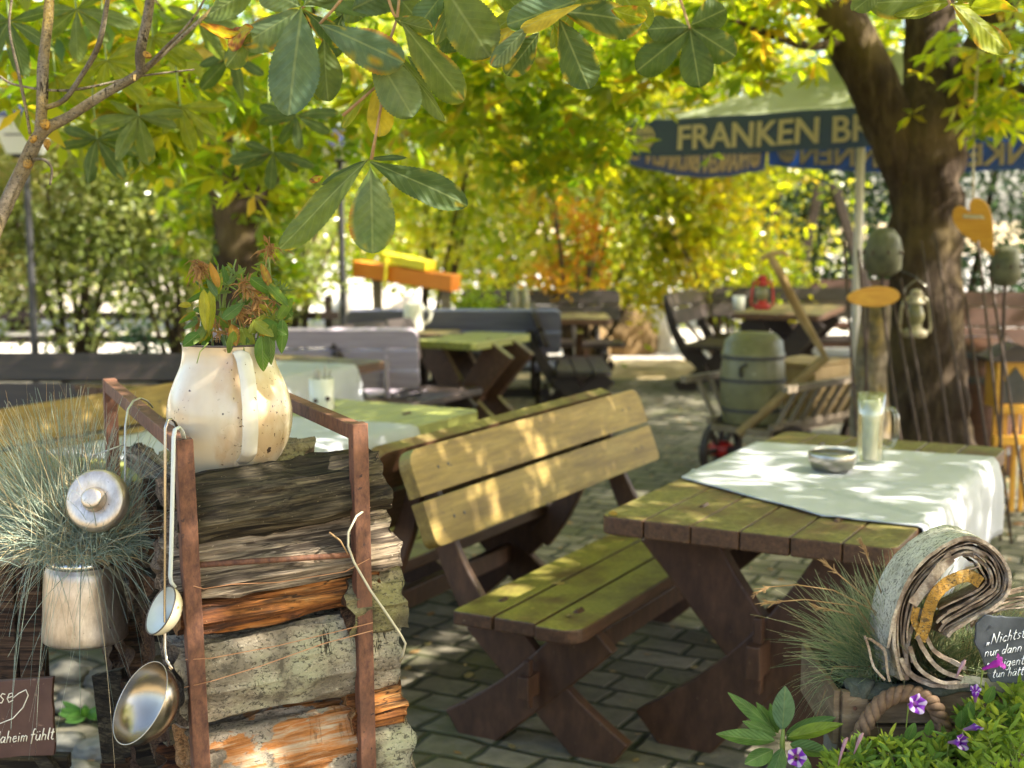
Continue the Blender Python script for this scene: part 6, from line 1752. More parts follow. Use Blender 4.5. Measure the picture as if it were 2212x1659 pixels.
leaf_set('leaf', [((1245, 0), (1105, 62), 84, BL, .05, -.3, .15, .1, -.05), ((1255, 10), (1120, 48), 50, YE, .1, .9, .15, 0, -.07), ((1130, 50), (1020, 108), 56, YE, .15, .5, .2, .1, -.02), ((1145, 55), (1060, 135), 52, PG, .3, .2, .2, 0, -.06), ((1165, 70), (1100, 160), 76, DK, .35, -.2, .15, .1, 0), ((1150, 10), (1050, 70), 70, YG, .1, .5, .1, 0, .05), ((1240, 15), (1190, 100), 60, YG, .05, .4, .1, 0, .08)], sp)
leaf_set('leaf', [((1208, 40), (1272, 192), 100, DK, .2, .1, .06, 0, -.03), ((1215, 25), (1395, 38), 98, DK, .42, -.3, .15, .05, -.02), ((1320, 20), (1392, 48), 58, YG, .5, .5, .2, 0, -.04), ((1210, 20), (1330, -40), 90, OL, 0, .3, .1), ((1195, 50), (1240, 120), 50, YG, 0, -.5, .1, 0, .04)], sp)
leaf_set('leaf', [((560, -40), (640, 30), 90, YG, 0, .3, .1, 0, .2), ((700, -40), (780, 40), 90, OL, 0, .3, .1, 0, .15), ((830, -40), (905, 40), 90, OL, .1, -.3, .1, 0, .15), ((900, -30), (985, 20), 80, DK, .1, .2, .1, 0, .2), ((1060, -40), (1130, 30), 80, OL, .1, .2, .1, 0, .15), ((1320, -40), (1400, 60), 90, YG, .1, .2, .1, 0, .25), ((560, -30), (440, 30), 90, OL, 0, .4, .1, 0, .3), ((740, 30), (700, 130), 70, DK, .2, .3, .1, 0, .12), ((930, 40), (990, 110), 80, DK, .1, .3, .1, 0, .15), ((880, 120), (940, 190), 50, DK, .1, .3, .1, 0, .15)], sp, split=True)
# single leaf hanging lower, on its long stalk
leaf_set('leaf', [((795, 345), (586, 522), 80, OL, .1, .55, .12, .1, 0), ((800, 360), (806, 548), 122, PG, .25, 0.05, .1, .05, -.03), ((800, 348), (1012, 445), 92, DK, .12, -.5, .12, -.12, .02), ((798, 342), (880, 340), 22, DK, 0, -.7, .1, -.1, .03), ((798, 345), (690, 392), 30, DK, .2, .7, .1, 0, .05), ((700, 380), (672, 388), 22, YE, .95, .4, .2, 0, .03)], sp, label='single hanging chestnut leaf on a long stalk above the jug')
for pts in ([(865, -30), (858, 40), (845, 80), (830, 130), (815, 185), (826, 215), (812, 290), (802, 345)], [(652, 18), (700, -20), (760, -60)], [(865, 45), (850, 30), (830, -30)], [(690, 52), (720, 20), (760, -30)], [(1208, 40), (1190, 10), (1160, -40)], [(815, 185), (740, 250)], [(1245, 0), (1260, -40)], [(955, -35), (940, -60)]):
    b = MB(); b.tube([P(x, y, D_ + .005) for x, y in pts], [.0028] * (len(pts) - 1) + [.0035], 6, wob=.2)
    b.build('stalk', m_drystem, sp, smooth=True)
b = MB()
b.tube([P(720, -50, D_ + .1), P(850, -5, D_ + .08), P(1000, -20, D_ + .1), P(1240, -30, D_ + .1)], [.006, .007, .006, .005], 8, wob=.3)
b.build('branch', m_twig, sp, smooth=True)
s2 = thing('chestnut_spray', P(1500, 20, 3.3), 'dark blurred chestnut leaf in the upper middle, left of the parasol roof', 'leaves')
leaf_set('leaf', [((1490, 62), (1375, 152), 84, DK, .1, .2, .1, 0, 0), ((1490, 62), (1510, 185), 88, DK, .1, .1, .1, 0, 0), ((1492, 60), (1590, 120), 84, DK, .3, -.2, .1, 0, 0), ((1490, 58), (1400, 60), 70, DK, .1, .3, .1), ((1492, 55), (1570, 20), 80, DK, .1, .2, .1)], s2, 3.3)
b = MB(); b.tube([P(1490, 62, 3.3), P(1470, 0, 3.35), P(1440, -60, 3.4)], .004, 6); b.build('stalk', m_drystem, s2)
s3 = thing('chestnut_spray', P(2050, 0, 2.5), 'yellow green chestnut leaf with orange edge at the upper right corner', 'leaves')
leaf_set('leaf', [((2055, 8), (2205, 88), 92, YG, .42, -.75, .12, .15, -.02), ((2060, 8), (2200, 30), 76, YG, .45, .8, .15, -.1, .02), ((2050, 6), (1935, 14), 60, YG, .15, .85, .1, .1, 0), ((2050, 4), (1880, -5), 100, OL, .1, .6, .1, 0, .03), ((1900, -20), (1845, 18), 60, OL, .0, .4, .1), ((2060, 0), (2150, -40), 80, YG, .1, .4, .1)], s3, 2.5)
b = MB(); b.tube([P(2052, 8, 2.5), P(2040, -20, 2.5), P(2020, -70, 2.55)], .003, 6); b.build('stalk', m_drystem, s3)
b_l = 'large blurred chestnut leaves at the upper left behind the bare branch'
hang = [(165, 20, 3.7, 'uppermost broad pale green leaf behind the bare branch', 0), (330, 80, 3.9, 'green leaf between the forks of the bare branch', 1), (20, 45, 3.6, 'green leaf at the left edge behind the thin twig', 2), (230, 130, 3.8, 'yellow green leaf above the long limb of the bare branch', 1),
        (300, 250, 4.0, 'hanging leaf with long leaflets below the bare branch', 0), (390, 230, 4.1, 'yellow green hanging leaf right of the bare branch', 1), (430, 40, 3.8, 'green leaf right of the bare branch tips', 0), (500, 120, 4.2, 'leaf below the curled brown leaflet', 2), (120, 165, 4.2, 'yellow green leaf right above the white lantern', 1), (210, 300, 4.3, 'dark leaf under the long limb of the bare branch', 2), (590, 330, 4.6, 'dark hanging leaf left of the single sharp chestnut leaf', 2), (640, 250, 4.4, 'dark leaf behind the biggest blue green leaf', 2)]
for px, py, Y, lab, kd in hang:
    o = thing('chestnut_leaf', P(px, py, Y), lab, 'leaf', b_l)
    it = []
    n_ = 6; a0 = random.uniform(-20, 20)
    for q in range(n_):
        a = R(-105 + 210 * q / (n_ - 1) + a0 + random.uniform(-8, 8)); L = random.uniform(95, 150) * (1 - .3 * abs(q - 2.5) / 2.5) * 3.9 / Y
        it.append(((px, py), (px + math.sin(a) * L, py + math.cos(a) * L * .8), L * .36, [(OL[0], OL[1]), (YG[0], YG[1]), (DK[0], DK[1])][kd], .1, random.uniform(-.6, .6), .15, .1, 0))
    leaf_set('leaflets', it, o, Y)
    b = MB(); b.tube([P(px, py, Y), P(px - 10, py - 90, Y + .03), P(px - 10, py - 160, Y + .06)], .003, 5); b.build('stalk', m_stem, o)
# ---------------------------------------------------------------- right corner: planter, crate, birch bark, slate, plants
YR = 2.55; s_ = YR / FPX
def Q(px, py, d=0): return P(px, py, YR + d)
zc = Q(1900, 1650).z
pl = thing('planter_box', Vector((Q(2080, 1700).x, 2.4, 0)), 'wooden planter box full of soil in the lower right corner in front of the crate', 'planter')
xa, xb = Q(1800, 1700).x, Q(2420, 1700).x
b = MB(); ztop = Q(1900, 1690, -.18).z
b.box(((xa + xb) / 2, 2.4, ztop - .03), (xb - xa, .25, .05)); b.build('soil', m_soil, pl)
b = MB()
for zz in np.arange(.06, ztop - .06, .12):
    b.box(((xa + xb) / 2, 2.28, zz), (xb - xa + .06, .03, .112)); b.box((xa - .015, 2.41, zz), (.03, .25, .112))
b.build('side_board', m_w_brown, pl, bevel=.003)
# crate
x0, x1 = Q(1815, 1500).x, Q(2330, 1500).x
zt, z0 = Q(1900, 1492).z, ztop
b = MB(); b.box(((x0 + x1) / 2 + .02, 2.71, ztop / 2 - .01), (x1 - x0 - .04, .29, ztop - .02)); tag(b.build('stone_plinth', m_stone, bevel=.01), 'grey stone plinth carrying the wooden crate', 'plinth')
cr = thing('wooden_crate', Vector(((x0 + x1) / 2, 2.7, z0)), 'weathered wooden crate with a rope handle and dark felt liner in the lower right corner', 'crate')
b = MB(); hgt = zt - z0
b.box(((x0 + x1) / 2, YR + .012, zt - .035), (x1 - x0, .014, .066)); b.box(((x0 + x1) / 2, YR + .012, zt - .108), (x1 - x0, .014, .066)); b.box(((x0 + x1) / 2, YR + .012, (zt - .148 + z0) / 2), (x1 - x0, .014, max(.02, zt - .148 - z0)))
b.build('front_board', m_crate, cr, bevel=.002)
for x in (x0 + .028, x1 - .028):
    b = MB(); b.box((x, YR - .002, (zt + z0) / 2), (.05, .014, hgt)); b.build('corner_post', m_crate, cr, bevel=.002)
b = MB()
for x in (x0 - .006, x1 + .006): b.box((x, YR + .15, (zt + z0) / 2), (.012, .3, hgt))
b.box(((x0 + x1) / 2, YR + .3, (zt + z0) / 2), (x1 - x0, .014, hgt)); b.build('side_board', m_crate, cr, bevel=.002)
b = MB(); b.box(((x0 + x1) / 2, YR + .15, zt - .03), (x1 - x0 - .03, .26, .02)); b.build('soil', m_soil, cr)
b = MB(); b.lathe([(0, 0), (.004, .0), (.004, .002), (0, .003)], 10, T(Q(1847, 1530, -.012)) @ Matrix.Rotation(R(90), 4, 'X')); b.build('nail', m_rust, cr)
# felt liner: sagging rolled edge
vs, fs = [], []
NU = 60
for i in range(NU + 1):
    u = i / NU; px = 1832 + u * 480
    yy = 1487 + 8 * math.sin(u * 9) + 5 * noise.noise(Vector((u * 8, 0, 0)))
    c = Q(px, yy, .008)
    w0 = 1 + .35 * noise.noise(Vector((u * 11, 2, 0)))
    for q, (dy, dz) in enumerate(((.05, -.012), (.03, .006), (.012, .012), (-.006, .010), (-.017, .002), (-.019, -.007), (-.016, -.011), (-.010, -.010))):
        vs.append(c + Vector((noise.noise(Vector((u * 14, q * .7, 5))) * .004, dy * w0, dz * w0)))
for i in range(NU):
    for q in range(7): a = i * 8 + q; fs.append((a, a + 1, a + 9, a + 8))
lin = MB().add(vs, fs).build('liner', m_felt, cr, smooth=True)
m_ = lin.modifiers.new('t', 'SOLIDIFY'); m_.thickness = .006
b = MB(); b.lathe([(0, .008), (.016, .008), (.026, .003), (.028, -.008), (.026, -.02)], 20, T(Q(1862, 1476, .02))); b.v = [tuple(Vector(v) + Vector((noise.noise(Vector(v) * 40), noise.noise(Vector(v) * 40 + Vector((3, 3, 3))), 0)) * .02) for v in b.v]; b.build('liner_fold', m_felt, cr, smooth=True)
# rope handle: three twisted strands along an arc
arcp = [(1842, 1655), (1850, 1610), (1872, 1560), (1902, 1520), (1940, 1500), (1980, 1500), (2018, 1525), (2036, 1570), (2040, 1610), (2042, 1650)]
ap = [Vector(Q(x, y, -.03)) for x, y in arcp]
fine = []
for i in range(len(ap) - 1):
    p0, p1, p2, p3 = ap[max(i - 1, 0)], ap[i], ap[i + 1], ap[min(i + 2, len(ap) - 1)]
    for q in range(14):
        t = q / 14; fine.append(.5 * ((2 * p1) + (p2 - p0) * t + (2 * p0 - 5 * p1 + 4 * p2 - p3) * t * t + (3 * p1 - p0 - 3 * p2 + p3) * t ** 3))
b = MB(); rr = .0085
for st in range(3):
    pts = []
    for i, p in enumerate(fine):
        t = (fine[min(i + 1, len(fine) - 1)] - fine[max(i - 1, 0)]).normalized(); y = Vector((0, 1, 0)); x = t.cross(y).normalized(); a = i * .36 + st * 2 * math.pi / 3
        pts.append(p + x * math.cos(a) * rr + y * math.sin(a) * rr)
    b.tube(pts, .0088, 9, wob=.12)
b.build('rope_handle', m_rope, cr, smooth=True)
b = MB(); b.tube([Q(1960, 1585, -.02), Q(2010, 1590, -.025), Q(2045, 1582, -.03)], .006, 8); b.tube([Q(2030, 1560, -.04), Q(2030, 1590, -.045), Q(2036, 1620, -.04)], .006, 8); b.build('rope_knot', m_rope, cr, smooth=True)

# rolled birch bark --------------------------------------------------------
def curve(pts, n=10):
    V_ = [Vector((x, y, 0)) for x, y in pts]; out = []
    for i in range(len(V_) - 1):
        p0, p1, p2, p3 = V_[max(i - 1, 0)], V_[i], V_[i + 1], V_[min(i + 2, len(V_) - 1)]
        for q in range(n):
            t = q / n; out.append(.5 * ((2 * p1) + (p2 - p0) * t + (2 * p0 - 5 * p1 + 4 * p2 - p3) * t * t + (3 * p1 - p0 - 3 * p2 + p3) * t ** 3))
    out.append(V_[-1]); return out
def offset(c, d, i0=0):
    out = []
    for i, p in enumerate(c):
        t = c[min(i + 1, len(c) - 1)] - c[max(i - 1, 0)]
        t.normalize(); out.append(p + Vector((-t.y, t.x, 0)) * d)
    return out
def bark_sheet(mb, c, d0, d1, th, sd, mi_out=0, mi_in=1, jag=.006, shift=(0, 0), wob=6):
    """ribbon along image curve c, from depth d0 (near) to d1 (far), th px thick"""
    n = len(c); cin = offset(c, th)
    vs, fs, ms = [], [], []
    K = 5
    for i in range(n):
        nz = noise.noise(Vector((i * .09, sd, 0))) * jag + noise.noise(Vector((i * .4, sd, 3))) * jag * .15
        for k in range(K + 1):
            f = k / K; dep = d0 + nz * (1 - f) + (d1 - d0) * f
            w_ = noise.noise(Vector((i * .2, k * .8, sd))) * 2 + noise.noise(Vector((i * .045, sd * 2, 7))) * wob; w2 = noise.noise(Vector((i * .05, sd * 3, 2))) * wob
            vs.append(Q(c[i].x + shift[0] * f + w2, c[i].y + shift[1] * f + w_, dep))
        for k in range(K + 1):
            f = k / K; dep = d0 + nz * (1 - f) + (d1 - d0) * f
            w_ = noise.noise(Vector((i * .2, k * .8, sd + 1))) * 2 + noise.noise(Vector((i * .045, sd * 2 + .25, 7))) * wob; w2 = noise.noise(Vector((i * .05, sd * 3, 2))) * wob
            vs.append(Q(cin[i].x + shift[0] * f + w2, cin[i].y + shift[1] * f + w_, dep))
    W = 2 * (K + 1)
    fo, fi = [], []
    for i in range(n - 1):
        a = i * W
        for k in range(K): fo.append((a + k, a + k + 1, a + W + k + 1, a + W + k))
        o2 = a + K + 1
        for k in range(K): fi.append((o2 + k + 1, o2 + k, o2 + W + k, o2 + W + k + 1))
        fi.append((a, a + W, o2 + W, o2)); fi.append((a + K, o2 + K, o2 + W + K, a + W + K))
    fi.append(tuple(range(0, W)))
    mb.add(vs, fo, mi_out); o_ = len(mb.v) - len(vs)
    mb.f += [tuple(v + o_ for v in f) for f in fi]; mb.m += [mi_in] * len(fi)
bk = thing('birch_bark_roll', Q(1960, 1470, .05), 'big curled piece of white birch bark arching over the crate', 'bark')
outer = curve([(1946, 1470), (1936, 1430), (1928, 1380), (1934, 1320), (1954, 1262), (1988, 1215), (2030, 1180), (2072, 1161), (2110, 1161), (2144, 1178), (2171, 1208), (2185, 1247), (2178, 1286), (2150, 1315), (2110, 1338), (2062, 1365), (2050, 1378)])
b = MB(); bark_sheet(b, outer, -.035, .12, 7, 1, shift=(-48, -24), jag=.012, wob=3)
b.build('outer_bark', [m_birch, m_birch_in], bk, smooth=True).data.set_sharp_from_angle(angle=R(50))
b = MB()
n_o = len(outer)
for k_, (i0, i1, of) in enumerate(((0, n_o, 9), (4, n_o - 4, 16), (2, n_o - 2, 22), (8, n_o - 8, 31), (55, n_o - 6, 38), (70, n_o - 12, 44), (78, n_o - 10, 54))):
    c = offset(outer, of)[i0:i1]
    bark_sheet(b, c, -.02 + .018 * noise.noise(Vector((k_ * 3.3, 1, 1))), .07, (4, 3, 5, 3.5, 5, 3, 4)[k_], 10 + k_, mi_out=0, mi_in=0, jag=.02, shift=(-14, -12))
for k_, pts in enumerate(( [(1955, 1470), (1952, 1410), (1968, 1350), (1990, 1310)],
                          [(1985, 1370), (1998, 1400), (2030, 1440), (2080, 1462)], [(1970, 1395), (1990, 1440), (2030, 1468), (2075, 1472)], [(2000, 1360), (2020, 1400), (2060, 1425), (2090, 1440)], [(1950, 1420), (1965, 1455), (2005, 1475), (2050, 1478)])):
    bark_sheet(b, curve(pts), -.015 - .012 * (k_ % 3), .07, 9, 30 + k_, 0, 0, jag=.016)
for k_, (pts, th, dz) in enumerate((([(1962, 1300), (1985, 1262), (2020, 1222), (2052, 1196)], 22, -.03), ([(1968, 1318), (2010, 1276), (2070, 1238), (2110, 1222)], 5, -.026), ([(1998, 1225), (2040, 1190), (2090, 1180), (2130, 1200)], 4, -.02), ([(1915, 1400), (1925, 1330), (1955, 1260), (1985, 1220)], 6, -.034), ([(1960, 1440), (1985, 1462), (2040, 1478), (2090, 1474)], 8, -.02))):
    bark_sheet(b, curve(pts), dz, .05, th, 80 + k_, 0, 0, jag=.022, wob=9)
b.build('inner_layers', m_birch_in, bk, smooth=True).data.set_sharp_from_angle(angle=R(50))
b = MB(); bark_sheet(b, curve([(1975, 1380), (1988, 1345), (1994, 1312), (2012, 1275), (2048, 1243), (2092, 1230), (2126, 1248)]), -.03, .03, 26, 50, 0, 0, jag=.01); bark_sheet(b, curve([(1985, 1375), (1968, 1340), (1972, 1310)]), -.025, .02, 16, 51, 0, 0)
b.build('yellow_layer', m_lichen_y, bk)
b = MB(); bark_sheet(b, curve([(1872, 1376), (1892, 1385), (1912, 1402), (1918, 1440), (1925, 1470)]), -.05, .0, 5, 60, 0, 0, jag=.012); bark_sheet(b, curve([(1870, 1372), (1880, 1400), (1890, 1440), (1915, 1465)]), -.052, -.01, 5, 61, 0, 0, jag=.01)
b.build('frayed_edge', m_birch_in, bk)
bk2 = thing('birch_bark_roll', Q(2180, 1330, .05), 'smaller flat birch bark roll behind the slate at the right edge', 'bark')
b = MB()
for k_ in range(6):
    bark_sheet(b, curve([(2095, 1352 - k_ * 3), (2120, 1335 - k_ * 5), (2160, 1318 - k_ * 7), (2210, 1308 - k_ * 8), (2260, 1310 - k_ * 8)]), -.0 + .006 * (k_ % 2), .09, 4, 70 + k_, 1 if k_ == 5 else 0, 0, jag=.01)
b.build('layers', [m_birch_in, m_birch], bk2)

# slate with white handwriting --------------------------------------------
sl_poly = ragged([(2108, 1345), (2128, 1328), (2180, 1332), (2300, 1338), (2330, 1400), (2310, 1478), (2140, 1474), (2122, 1425), (2104, 1385)], 6, 2.2)
so2, cc = slab(sl_poly, YR - .045, .01)
s4 = thing('slate_sign', cc, 'dark slate tag with white handwriting at the right edge below the birch bark', 'sign')
b = MB(); b.prism(so2, .007, T(cc) @ XZ @ Matrix.Rotation(R(0), 4, 'Y')); b.build('plate', m_slate, s4, bevel=.0015)
def sq_(px, py): return P(px, py, YR - .045 - .0042)
b = MB(); ex = Vector((.985, 0, .17))
ks = (YR - .045) / FPX
write(b, '„Nichtstu', sq_(2131, 1393), Vector((.98, 0, .2)), ey, nn, 24 * ks, .00085)
write(b, 'nur dann S', sq_(2126, 1419), Vector((.985, 0, .16)), ey, nn, 22 * ks, .00085)
write(b, 'm  eigent', sq_(2130, 1444), Vector((.99, 0, .12)), ey, nn, 22 * ks, .00085)
write(b, 'tun hätt', sq_(2143, 1464), Vector((.99, 0, .1)), ey, nn, 20 * ks, .00085)
b.build('handwriting', m_chalk, s4, smooth=True)
b = MB(); b.tube([sq_(2139, 1353) + Vector((0, -.001, 0)), sq_(2140, 1354) + Vector((0, .001, 0))], .0022, 10); b.build('hole', m_ironband, s4)

# grass behind the bark
random.seed(8)
gb2 = Q(1955, 1455, .15)
g2 = thing('ornamental_grass', gb2, 'green fescue tuft spreading behind the birch bark and over the crate edge', 'grass')
tuft('blades', gb2, 1500, .12, .28, 1.0, m_fescue_g, None, (-.45, 0, .05), .0012, .25, 8, .07, parent=g2)['kind'] = 'stuff'
tuft('blades', gb2 + Vector((.14, 0, 0)), 420, .08, .2, 1.0, m_fescue_g, None, (.3, 0, .15), .0012, .3, 8, .07, parent=g2)['kind'] = 'stuff'
tuft('hanging_blades', gb2 + Vector((-.09, -.05, .0)), 150, .1, .2, 1.2, m_fescue_g, None, (-.7, -.1, -.1), .0012, 1.2, 8, .06, parent=g2)['kind'] = 'stuff'
b = MB()
for pts in ([(1960, 1400), (1890, 1320), (1800, 1275), (1720, 1263), (1660, 1268), (1632, 1282)], [(1930, 1420), (1850, 1310), (1740, 1295), (1650, 1302)], [(1920, 1430), (1850, 1330), (1760, 1310)], [(1930, 1400), (1870, 1290), (1780, 1215)], [(1935, 1395), (1900, 1270), (1860, 1170)], [(1900, 1440), (1800, 1440), (1760, 1560), (1735, 1640)], [(1905, 1450), (1830, 1500), (1775, 1580)]):
    q = [Q(x, y, .1 - .02 * i) for i, (x, y) in enumerate(pts)]
    fine_ = []
    for i in range(len(q) - 1):
        for t in range(4): fine_.append(q[i].lerp(q[i + 1], t / 4))
    fine_.append(q[-1]); b.tube(fine_, .0012, 5)
    e = fine_[-1]; dd = (fine_[-1] - fine_[-3]).normalized()
    if pts[-1][1] < 1320:
        for t in range(26):
            a = e - dd * (.04 * t / 26); b.tube([a, a + (dd + Vector((random.gauss(0, .35), random.gauss(0, .35), random.gauss(0, .35)))) * .012], [.0016, .0004], 4)
b.build('seed_stalk', m_drystem, g2)

# rhododendron like rosette
rc = Q(1690, 1600, -.02)
fp = Q(1690, 1745, -.02); b = MB(); b.lathe([(0, -.3), (.07, -.3), (.1, -.02), (.11, -.02), (.11, .0), (.095, .0), (.09, -.03), (0, -.03)], 28, T(fp)); tag(b.build('flower_pot', m_redbrown, smooth=True), 'clay pot under the broad leaved young plant', 'pot')
b = MB(); b.box((fp.x, fp.y, (fp.z - .302) / 2), (.2, .2, fp.z - .304)); tag(b.build('stone_block', m_stone, bevel=.01), 'stone block carrying the clay pot', 'stone')
rh = thing('leafy_plant', Q(1690, 1660, -.02), 'young plant with a rosette of broad smooth leaves left of the petunias', 'plant')
RC = ((.09, .17, .05), (.14, .24, .07)); RY = ((.17, .25, .03), (.24, .32, .05)); RB = ((.12, .2, .12), (.17, .26, .17))
lst = [((1690, 1572), (1697, 1490), 50, RB, .1, 0), ((1672, 1575), (1584, 1494), 34, RC, .5, .03), ((1700, 1580), (1802, 1543), 38, RC, -.4, .02), ((1705, 1590), (1822, 1572), 36, RY, .5, -.03), ((1670, 1600), (1553, 1595), 40, RC, -.5, -.03), ((1665, 1625), (1612, 1645), 40, RC, .3, -.05), ((1710, 1610), (1796, 1636), 40, RC, .5, -.03),
       ((1675, 1585), (1612, 1555), 28, RC, .5, 0), ((1700, 1585), (1770, 1560), 28, RY, -.3, .03), ((1680, 1580), (1640, 1520), 26, RC, .3, .05), ((1700, 1595), (1760, 1590), 30, RC, .6, 0), ((1680, 1575), (1665, 1525), 24, RC, 0, .04), ((1690, 1620), (1660, 1690), 40, RC, .3, -.06), ((1715, 1620), (1760, 1680), 36, RC, -.3, -.05)]
for a, c, wd, cl, roll, dz in lst:
    b = MB(); leaf_mesh(b, rc.lerp(Q(*a, dz), .8), Q(*c, dz - .03), wd * s_, roll, .35, .1, cl[0], cl[1], 0, 'lance', 6, 18, bend=.04, seed=random.uniform(0, 40)); b.build('leaf', m_plainleaf, rh, smooth=True)
b = MB(); b.tube([Q(1690, 1730, -.02), rc, Q(1692, 1575, -.02)], [.006, .005, .003], 8); b.build('stem', m_stem, rh, smooth=True)

# petunias
random.seed(31)
pt = thing('petunia', Q(2000, 1690, -.15), 'mass of small yellow green petunia leaves with purple trumpet flowers along the bottom right', 'plant')
lv, st = MB(), MB()
PC = [((.16, .26, .03), (.24, .35, .05)), ((.22, .32, .03), (.32, .42, .06)), ((.32, .4, .03), (.45, .5, .07)), ((.1, .2, .03), (.16, .27, .05))]
def top_y(px): return float(np.interp(px, [1780, 1840, 1900, 1950, 2000, 2060, 2120, 2180, 2212, 2300], [1640, 1610, 1585, 1590, 1605, 1560, 1500, 1475, 1470, 1470]))
for i in range(300):
    px = random.uniform(1790, 2270); ty = top_y(px)
    py = ty + random.uniform(0, 1) ** 1.2 * (1740 - ty)
    dp = -.06 - .16 * min(1, max(0, (py - ty) / 180)) + random.uniform(-.06, .04)
    q0 = Q(px + random.uniform(-50, 50), py + random.uniform(40, 110), dp + .05); q1 = Q(px, py, dp)
    st.tube([q0, q0.lerp(q1, .5) + Vector((random.uniform(-.01, .01), 0, .004)), q1], [.0016, .0014, .001], 5)
    cl = random.choice(PC)
    for t in range(12):
        a = q0.lerp(q1, random.uniform(.25, 1)); ang = random.uniform(0, 6.28)
        d = ((q1 - q0).normalized() * random.uniform(.2, 1.1) + Vector((math.cos(ang), math.sin(ang) * .8, random.uniform(-.1, .6)))).normalized()
        L = random.uniform(.016, .036)
        leaf_mesh(lv, a, a + d * L, L * random.uniform(.2, .34), random.uniform(-.9, .9), .3, .25, cl[0], cl[1], 0, 'lance', 2, 6, seed=random.uniform(0, 30), bend=random.uniform(-.1, .2))
for px, py, l in [(2090, 1560, 40), (2075, 1575, 36), (2130, 1520, 34), (1960, 1600, 34), (2005, 1590, 30), (2090, 1600, 40)]:
    leaf_mesh(lv, Q(px, py, -.1), Q(px + random.uniform(-25, 25), py - l, -.12), l * .7 * s_, .3, .2, .15, (.07, .16, .04), (.1, .2, .05), 0, 'ovate', 4, 10)
lv.build('leaf', m_plainleaf, pt, smooth=True)['kind'] = 'stuff'
def trumpet(c, axis, L, r, label=None, open_=1.0, mag=False):
    axis = Vector(axis).normalized(); Mx = T(c) @ axis.to_track_quat('Z', 'Y').to_matrix().to_4x4()
    mb = MB(); n = 40; prof = [(.0025, -L), (.004, -L * .6), (.007, -L * .25), (.35 * r, -.004), (.72 * r * open_, .003), (r * open_, .002)]
    vs, fs, cs = [], [], []
    for j, (rr, z) in enumerate(prof):
        for q in range(n):
            a = 2 * math.pi * q / n; lob = 1 + (.09 * math.cos(5 * a) if j >= 4 else 0)
            wv = .18 * r * math.sin(5 * a + .5) * (j - 3) / 2 if j > 3 else 0
            vs.append(Mx @ Vector((rr * lob * math.cos(a), rr * lob * math.sin(a), z + wv + noise.noise(Vector((a * 2, j, c[0] * 50))) * .0016 * (j > 3))))
            s = abs(math.cos(5 * a / 2))
            white = s > .8 and j >= 3 and not mag
            cs.append((.6, .5, .68) if white else ((.3, .03, .3) if mag else ((.2, .035, .4) if j > 1 else (.3, .16, .3))))
    for j in range(len(prof) - 1):
        for q in range(n): a, d = j * n + q, j * n + (q + 1) % n; fs.append((a, d, d + n, a + n))
    mb.add(vs, fs, 0, [(0.3, 0.3)] * len(vs), cs)
    o = mb.build('flower', m_petal, pt, smooth=True)
    if label: o['label'] = label
    b2 = MB(); e = Mx @ Vector((0, 0, -L)); b2.tube([e + Vector((0, .01, -.05)), e + Vector((0, .004, -.02)), e], [.0012, .0012, .0024], 6); b2.build('flower_stalk', m_stem, o)
trumpet(Q(1721, 1636, -.12), (-.15, -.9, .4), .03, 20 * s_, 'open violet and white flower at the bottom beside the broad leaved plant')
trumpet(Q(1981, 1521, -.1), (.25, -.85, .35), .03, 21 * s_, 'open violet flower in front of the rope handle')
trumpet(Q(2160, 1430, -.1), (.75, -.35, .5), .035, 19 * s_, 'magenta flower reaching up in front of the slate', .9, True)
trumpet(Q(2107, 1490, -.12), (-.2, -.5, .85), .034, 14 * s_, 'half closed violet flower below the magenta one', .8)
trumpet(Q(2078, 1603, -.16), (.5, -.7, .3), .03, 18 * s_, 'lilac flower low among the leaves')
trumpet(Q(2116, 1568, -.15), (.8, -.4, .4), .03, 17 * s_, 'pale wilted lilac flower', .6)
for px, py, l, lab in ((1826, 1600, 62, 'closed faded bud at the left of the petunias'), (2081, 1432, 36, 'thin pink bud in front of the bark'), (1860, 1590, 44, 'dry brown bud by the rope handle')):
    q = Q(px, py, -.14)
    mb = MB(); mb.tube([q + Vector((-.012, .0, -l * s_ * .9)), q + Vector((-.006, 0, -l * s_ * .4)), q, q + Vector((.004, 0, .006))], [.0015, .0035, .005, .002], 8, squash=.8)
    o = mb.build('flower_bud', surf(lab, [(0.3, (.25, .1, .16)), (0.7, (.45, .3, .3))], 60, rough=.6), pt, smooth=True); o['label'] = lab
st.build('stem', m_stem, pt)['kind'] = 'stuff'

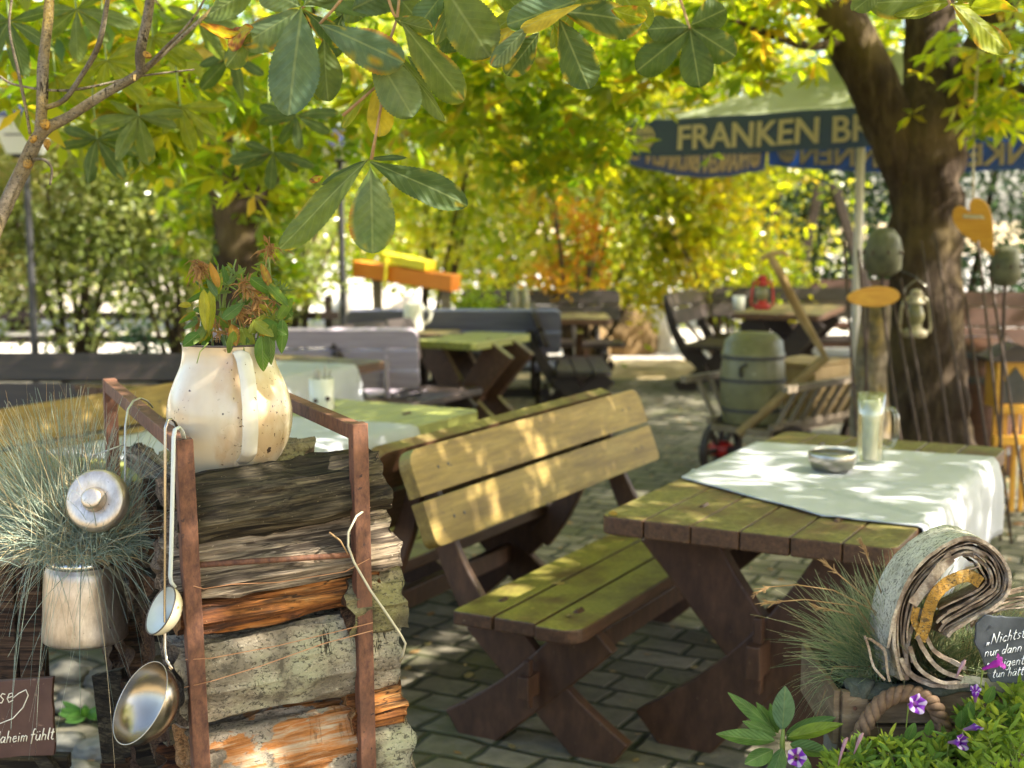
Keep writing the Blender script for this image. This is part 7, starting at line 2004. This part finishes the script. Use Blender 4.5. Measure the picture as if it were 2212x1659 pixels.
# ---------------------------------------------------------------- fallen leaves
fg = 'fallen leaves on benches, table and paving'
fall = [(1325, 1107, ZT + .006, .05, 'orange leaf on the near left corner of the right table', (.5, .28, .06)), (1228, 1328, .456, .028, 'tan leaf scrap on the rounded seat corner', (.5, .38, .2)), (1205, 1258, .456, .05, 'pale narrow leaf across the seat gap', (.6, .42, .22)), (1150, 1313, .456, .018, 'tiny tan scrap at the seat gap', (.5, .4, .2)),
        (1385, 1243, .456, .014, 'small dark scrap on the seat', (.06, .05, .02)), (1245, 1218, .456, .016, 'dark scrap near the back of the seat', (.05, .04, .02)), (1895, 1057, ZT + .006, .02, 'small dark scrap on the white cloth', (.04, .03, .02)), (1560, 1230, .004, .05, 'leaf on the paving under the right table', (.5, .35, .18)),
        (1012, 1457, .012, .07, 'large tan leaf on the paving beside the bench foot', (.55, .4, .22)), (1340, 1388, .012, .06, 'curled tan leaf on the paving behind the bench leg', (.5, .36, .18)), (923, 1390, .012, .03, 'small yellow leaf on the paving by the firewood', (.5, .42, .15)), (1500, 1440, .012, .035, 'small leaf scrap on the paving under the seat', (.5, .36, .18)),
        (1545, 1385, .012, .05, 'light leaf on the paving near the table leg', (.55, .42, .25)), (1105, 1610, .012, .04, 'leaf on the paving at the bottom between the bench feet', (.4, .3, .15)), (2200, 1130, .012, .08, 'brown leaf under the right table at the edge', (.35, .15, .05))]
for px, py, z, L, lab, c in fall:
    q = PZ(px, py, z); a = random.uniform(0, 6.28); d = Vector((math.cos(a), math.sin(a), .1))
    b = MB(); leaf_mesh(b, q - d * L / 2, q + d * L / 2, L * .5, random.uniform(-.2, .2), .1, .06, c, tuple(x * .8 for x in c), 0, 'ovate', 4, 8, face=(0, 0, 1), seed=random.uniform(0, 40)); b.build
    tag(b.build('fallen_leaf', m_plainleaf, smooth=True), lab, 'leaf', fg)
C = np.stack([rng.uniform(-3, 4.5, 1800), rng.uniform(3.8, 12, 1800), rng.uniform(.008, .016, 1800)], 1)
V, F, rnd = kites(C, .05, .6)
V[:, 2] = np.clip(V[:, 2] * .25 + .006, .006, .025)
tag(mesh_np('leaf_litter', V, F, m_litter, None, rnd), 'scattered dry leaf litter on the paving', 'leaf litter', None, 'stuff')
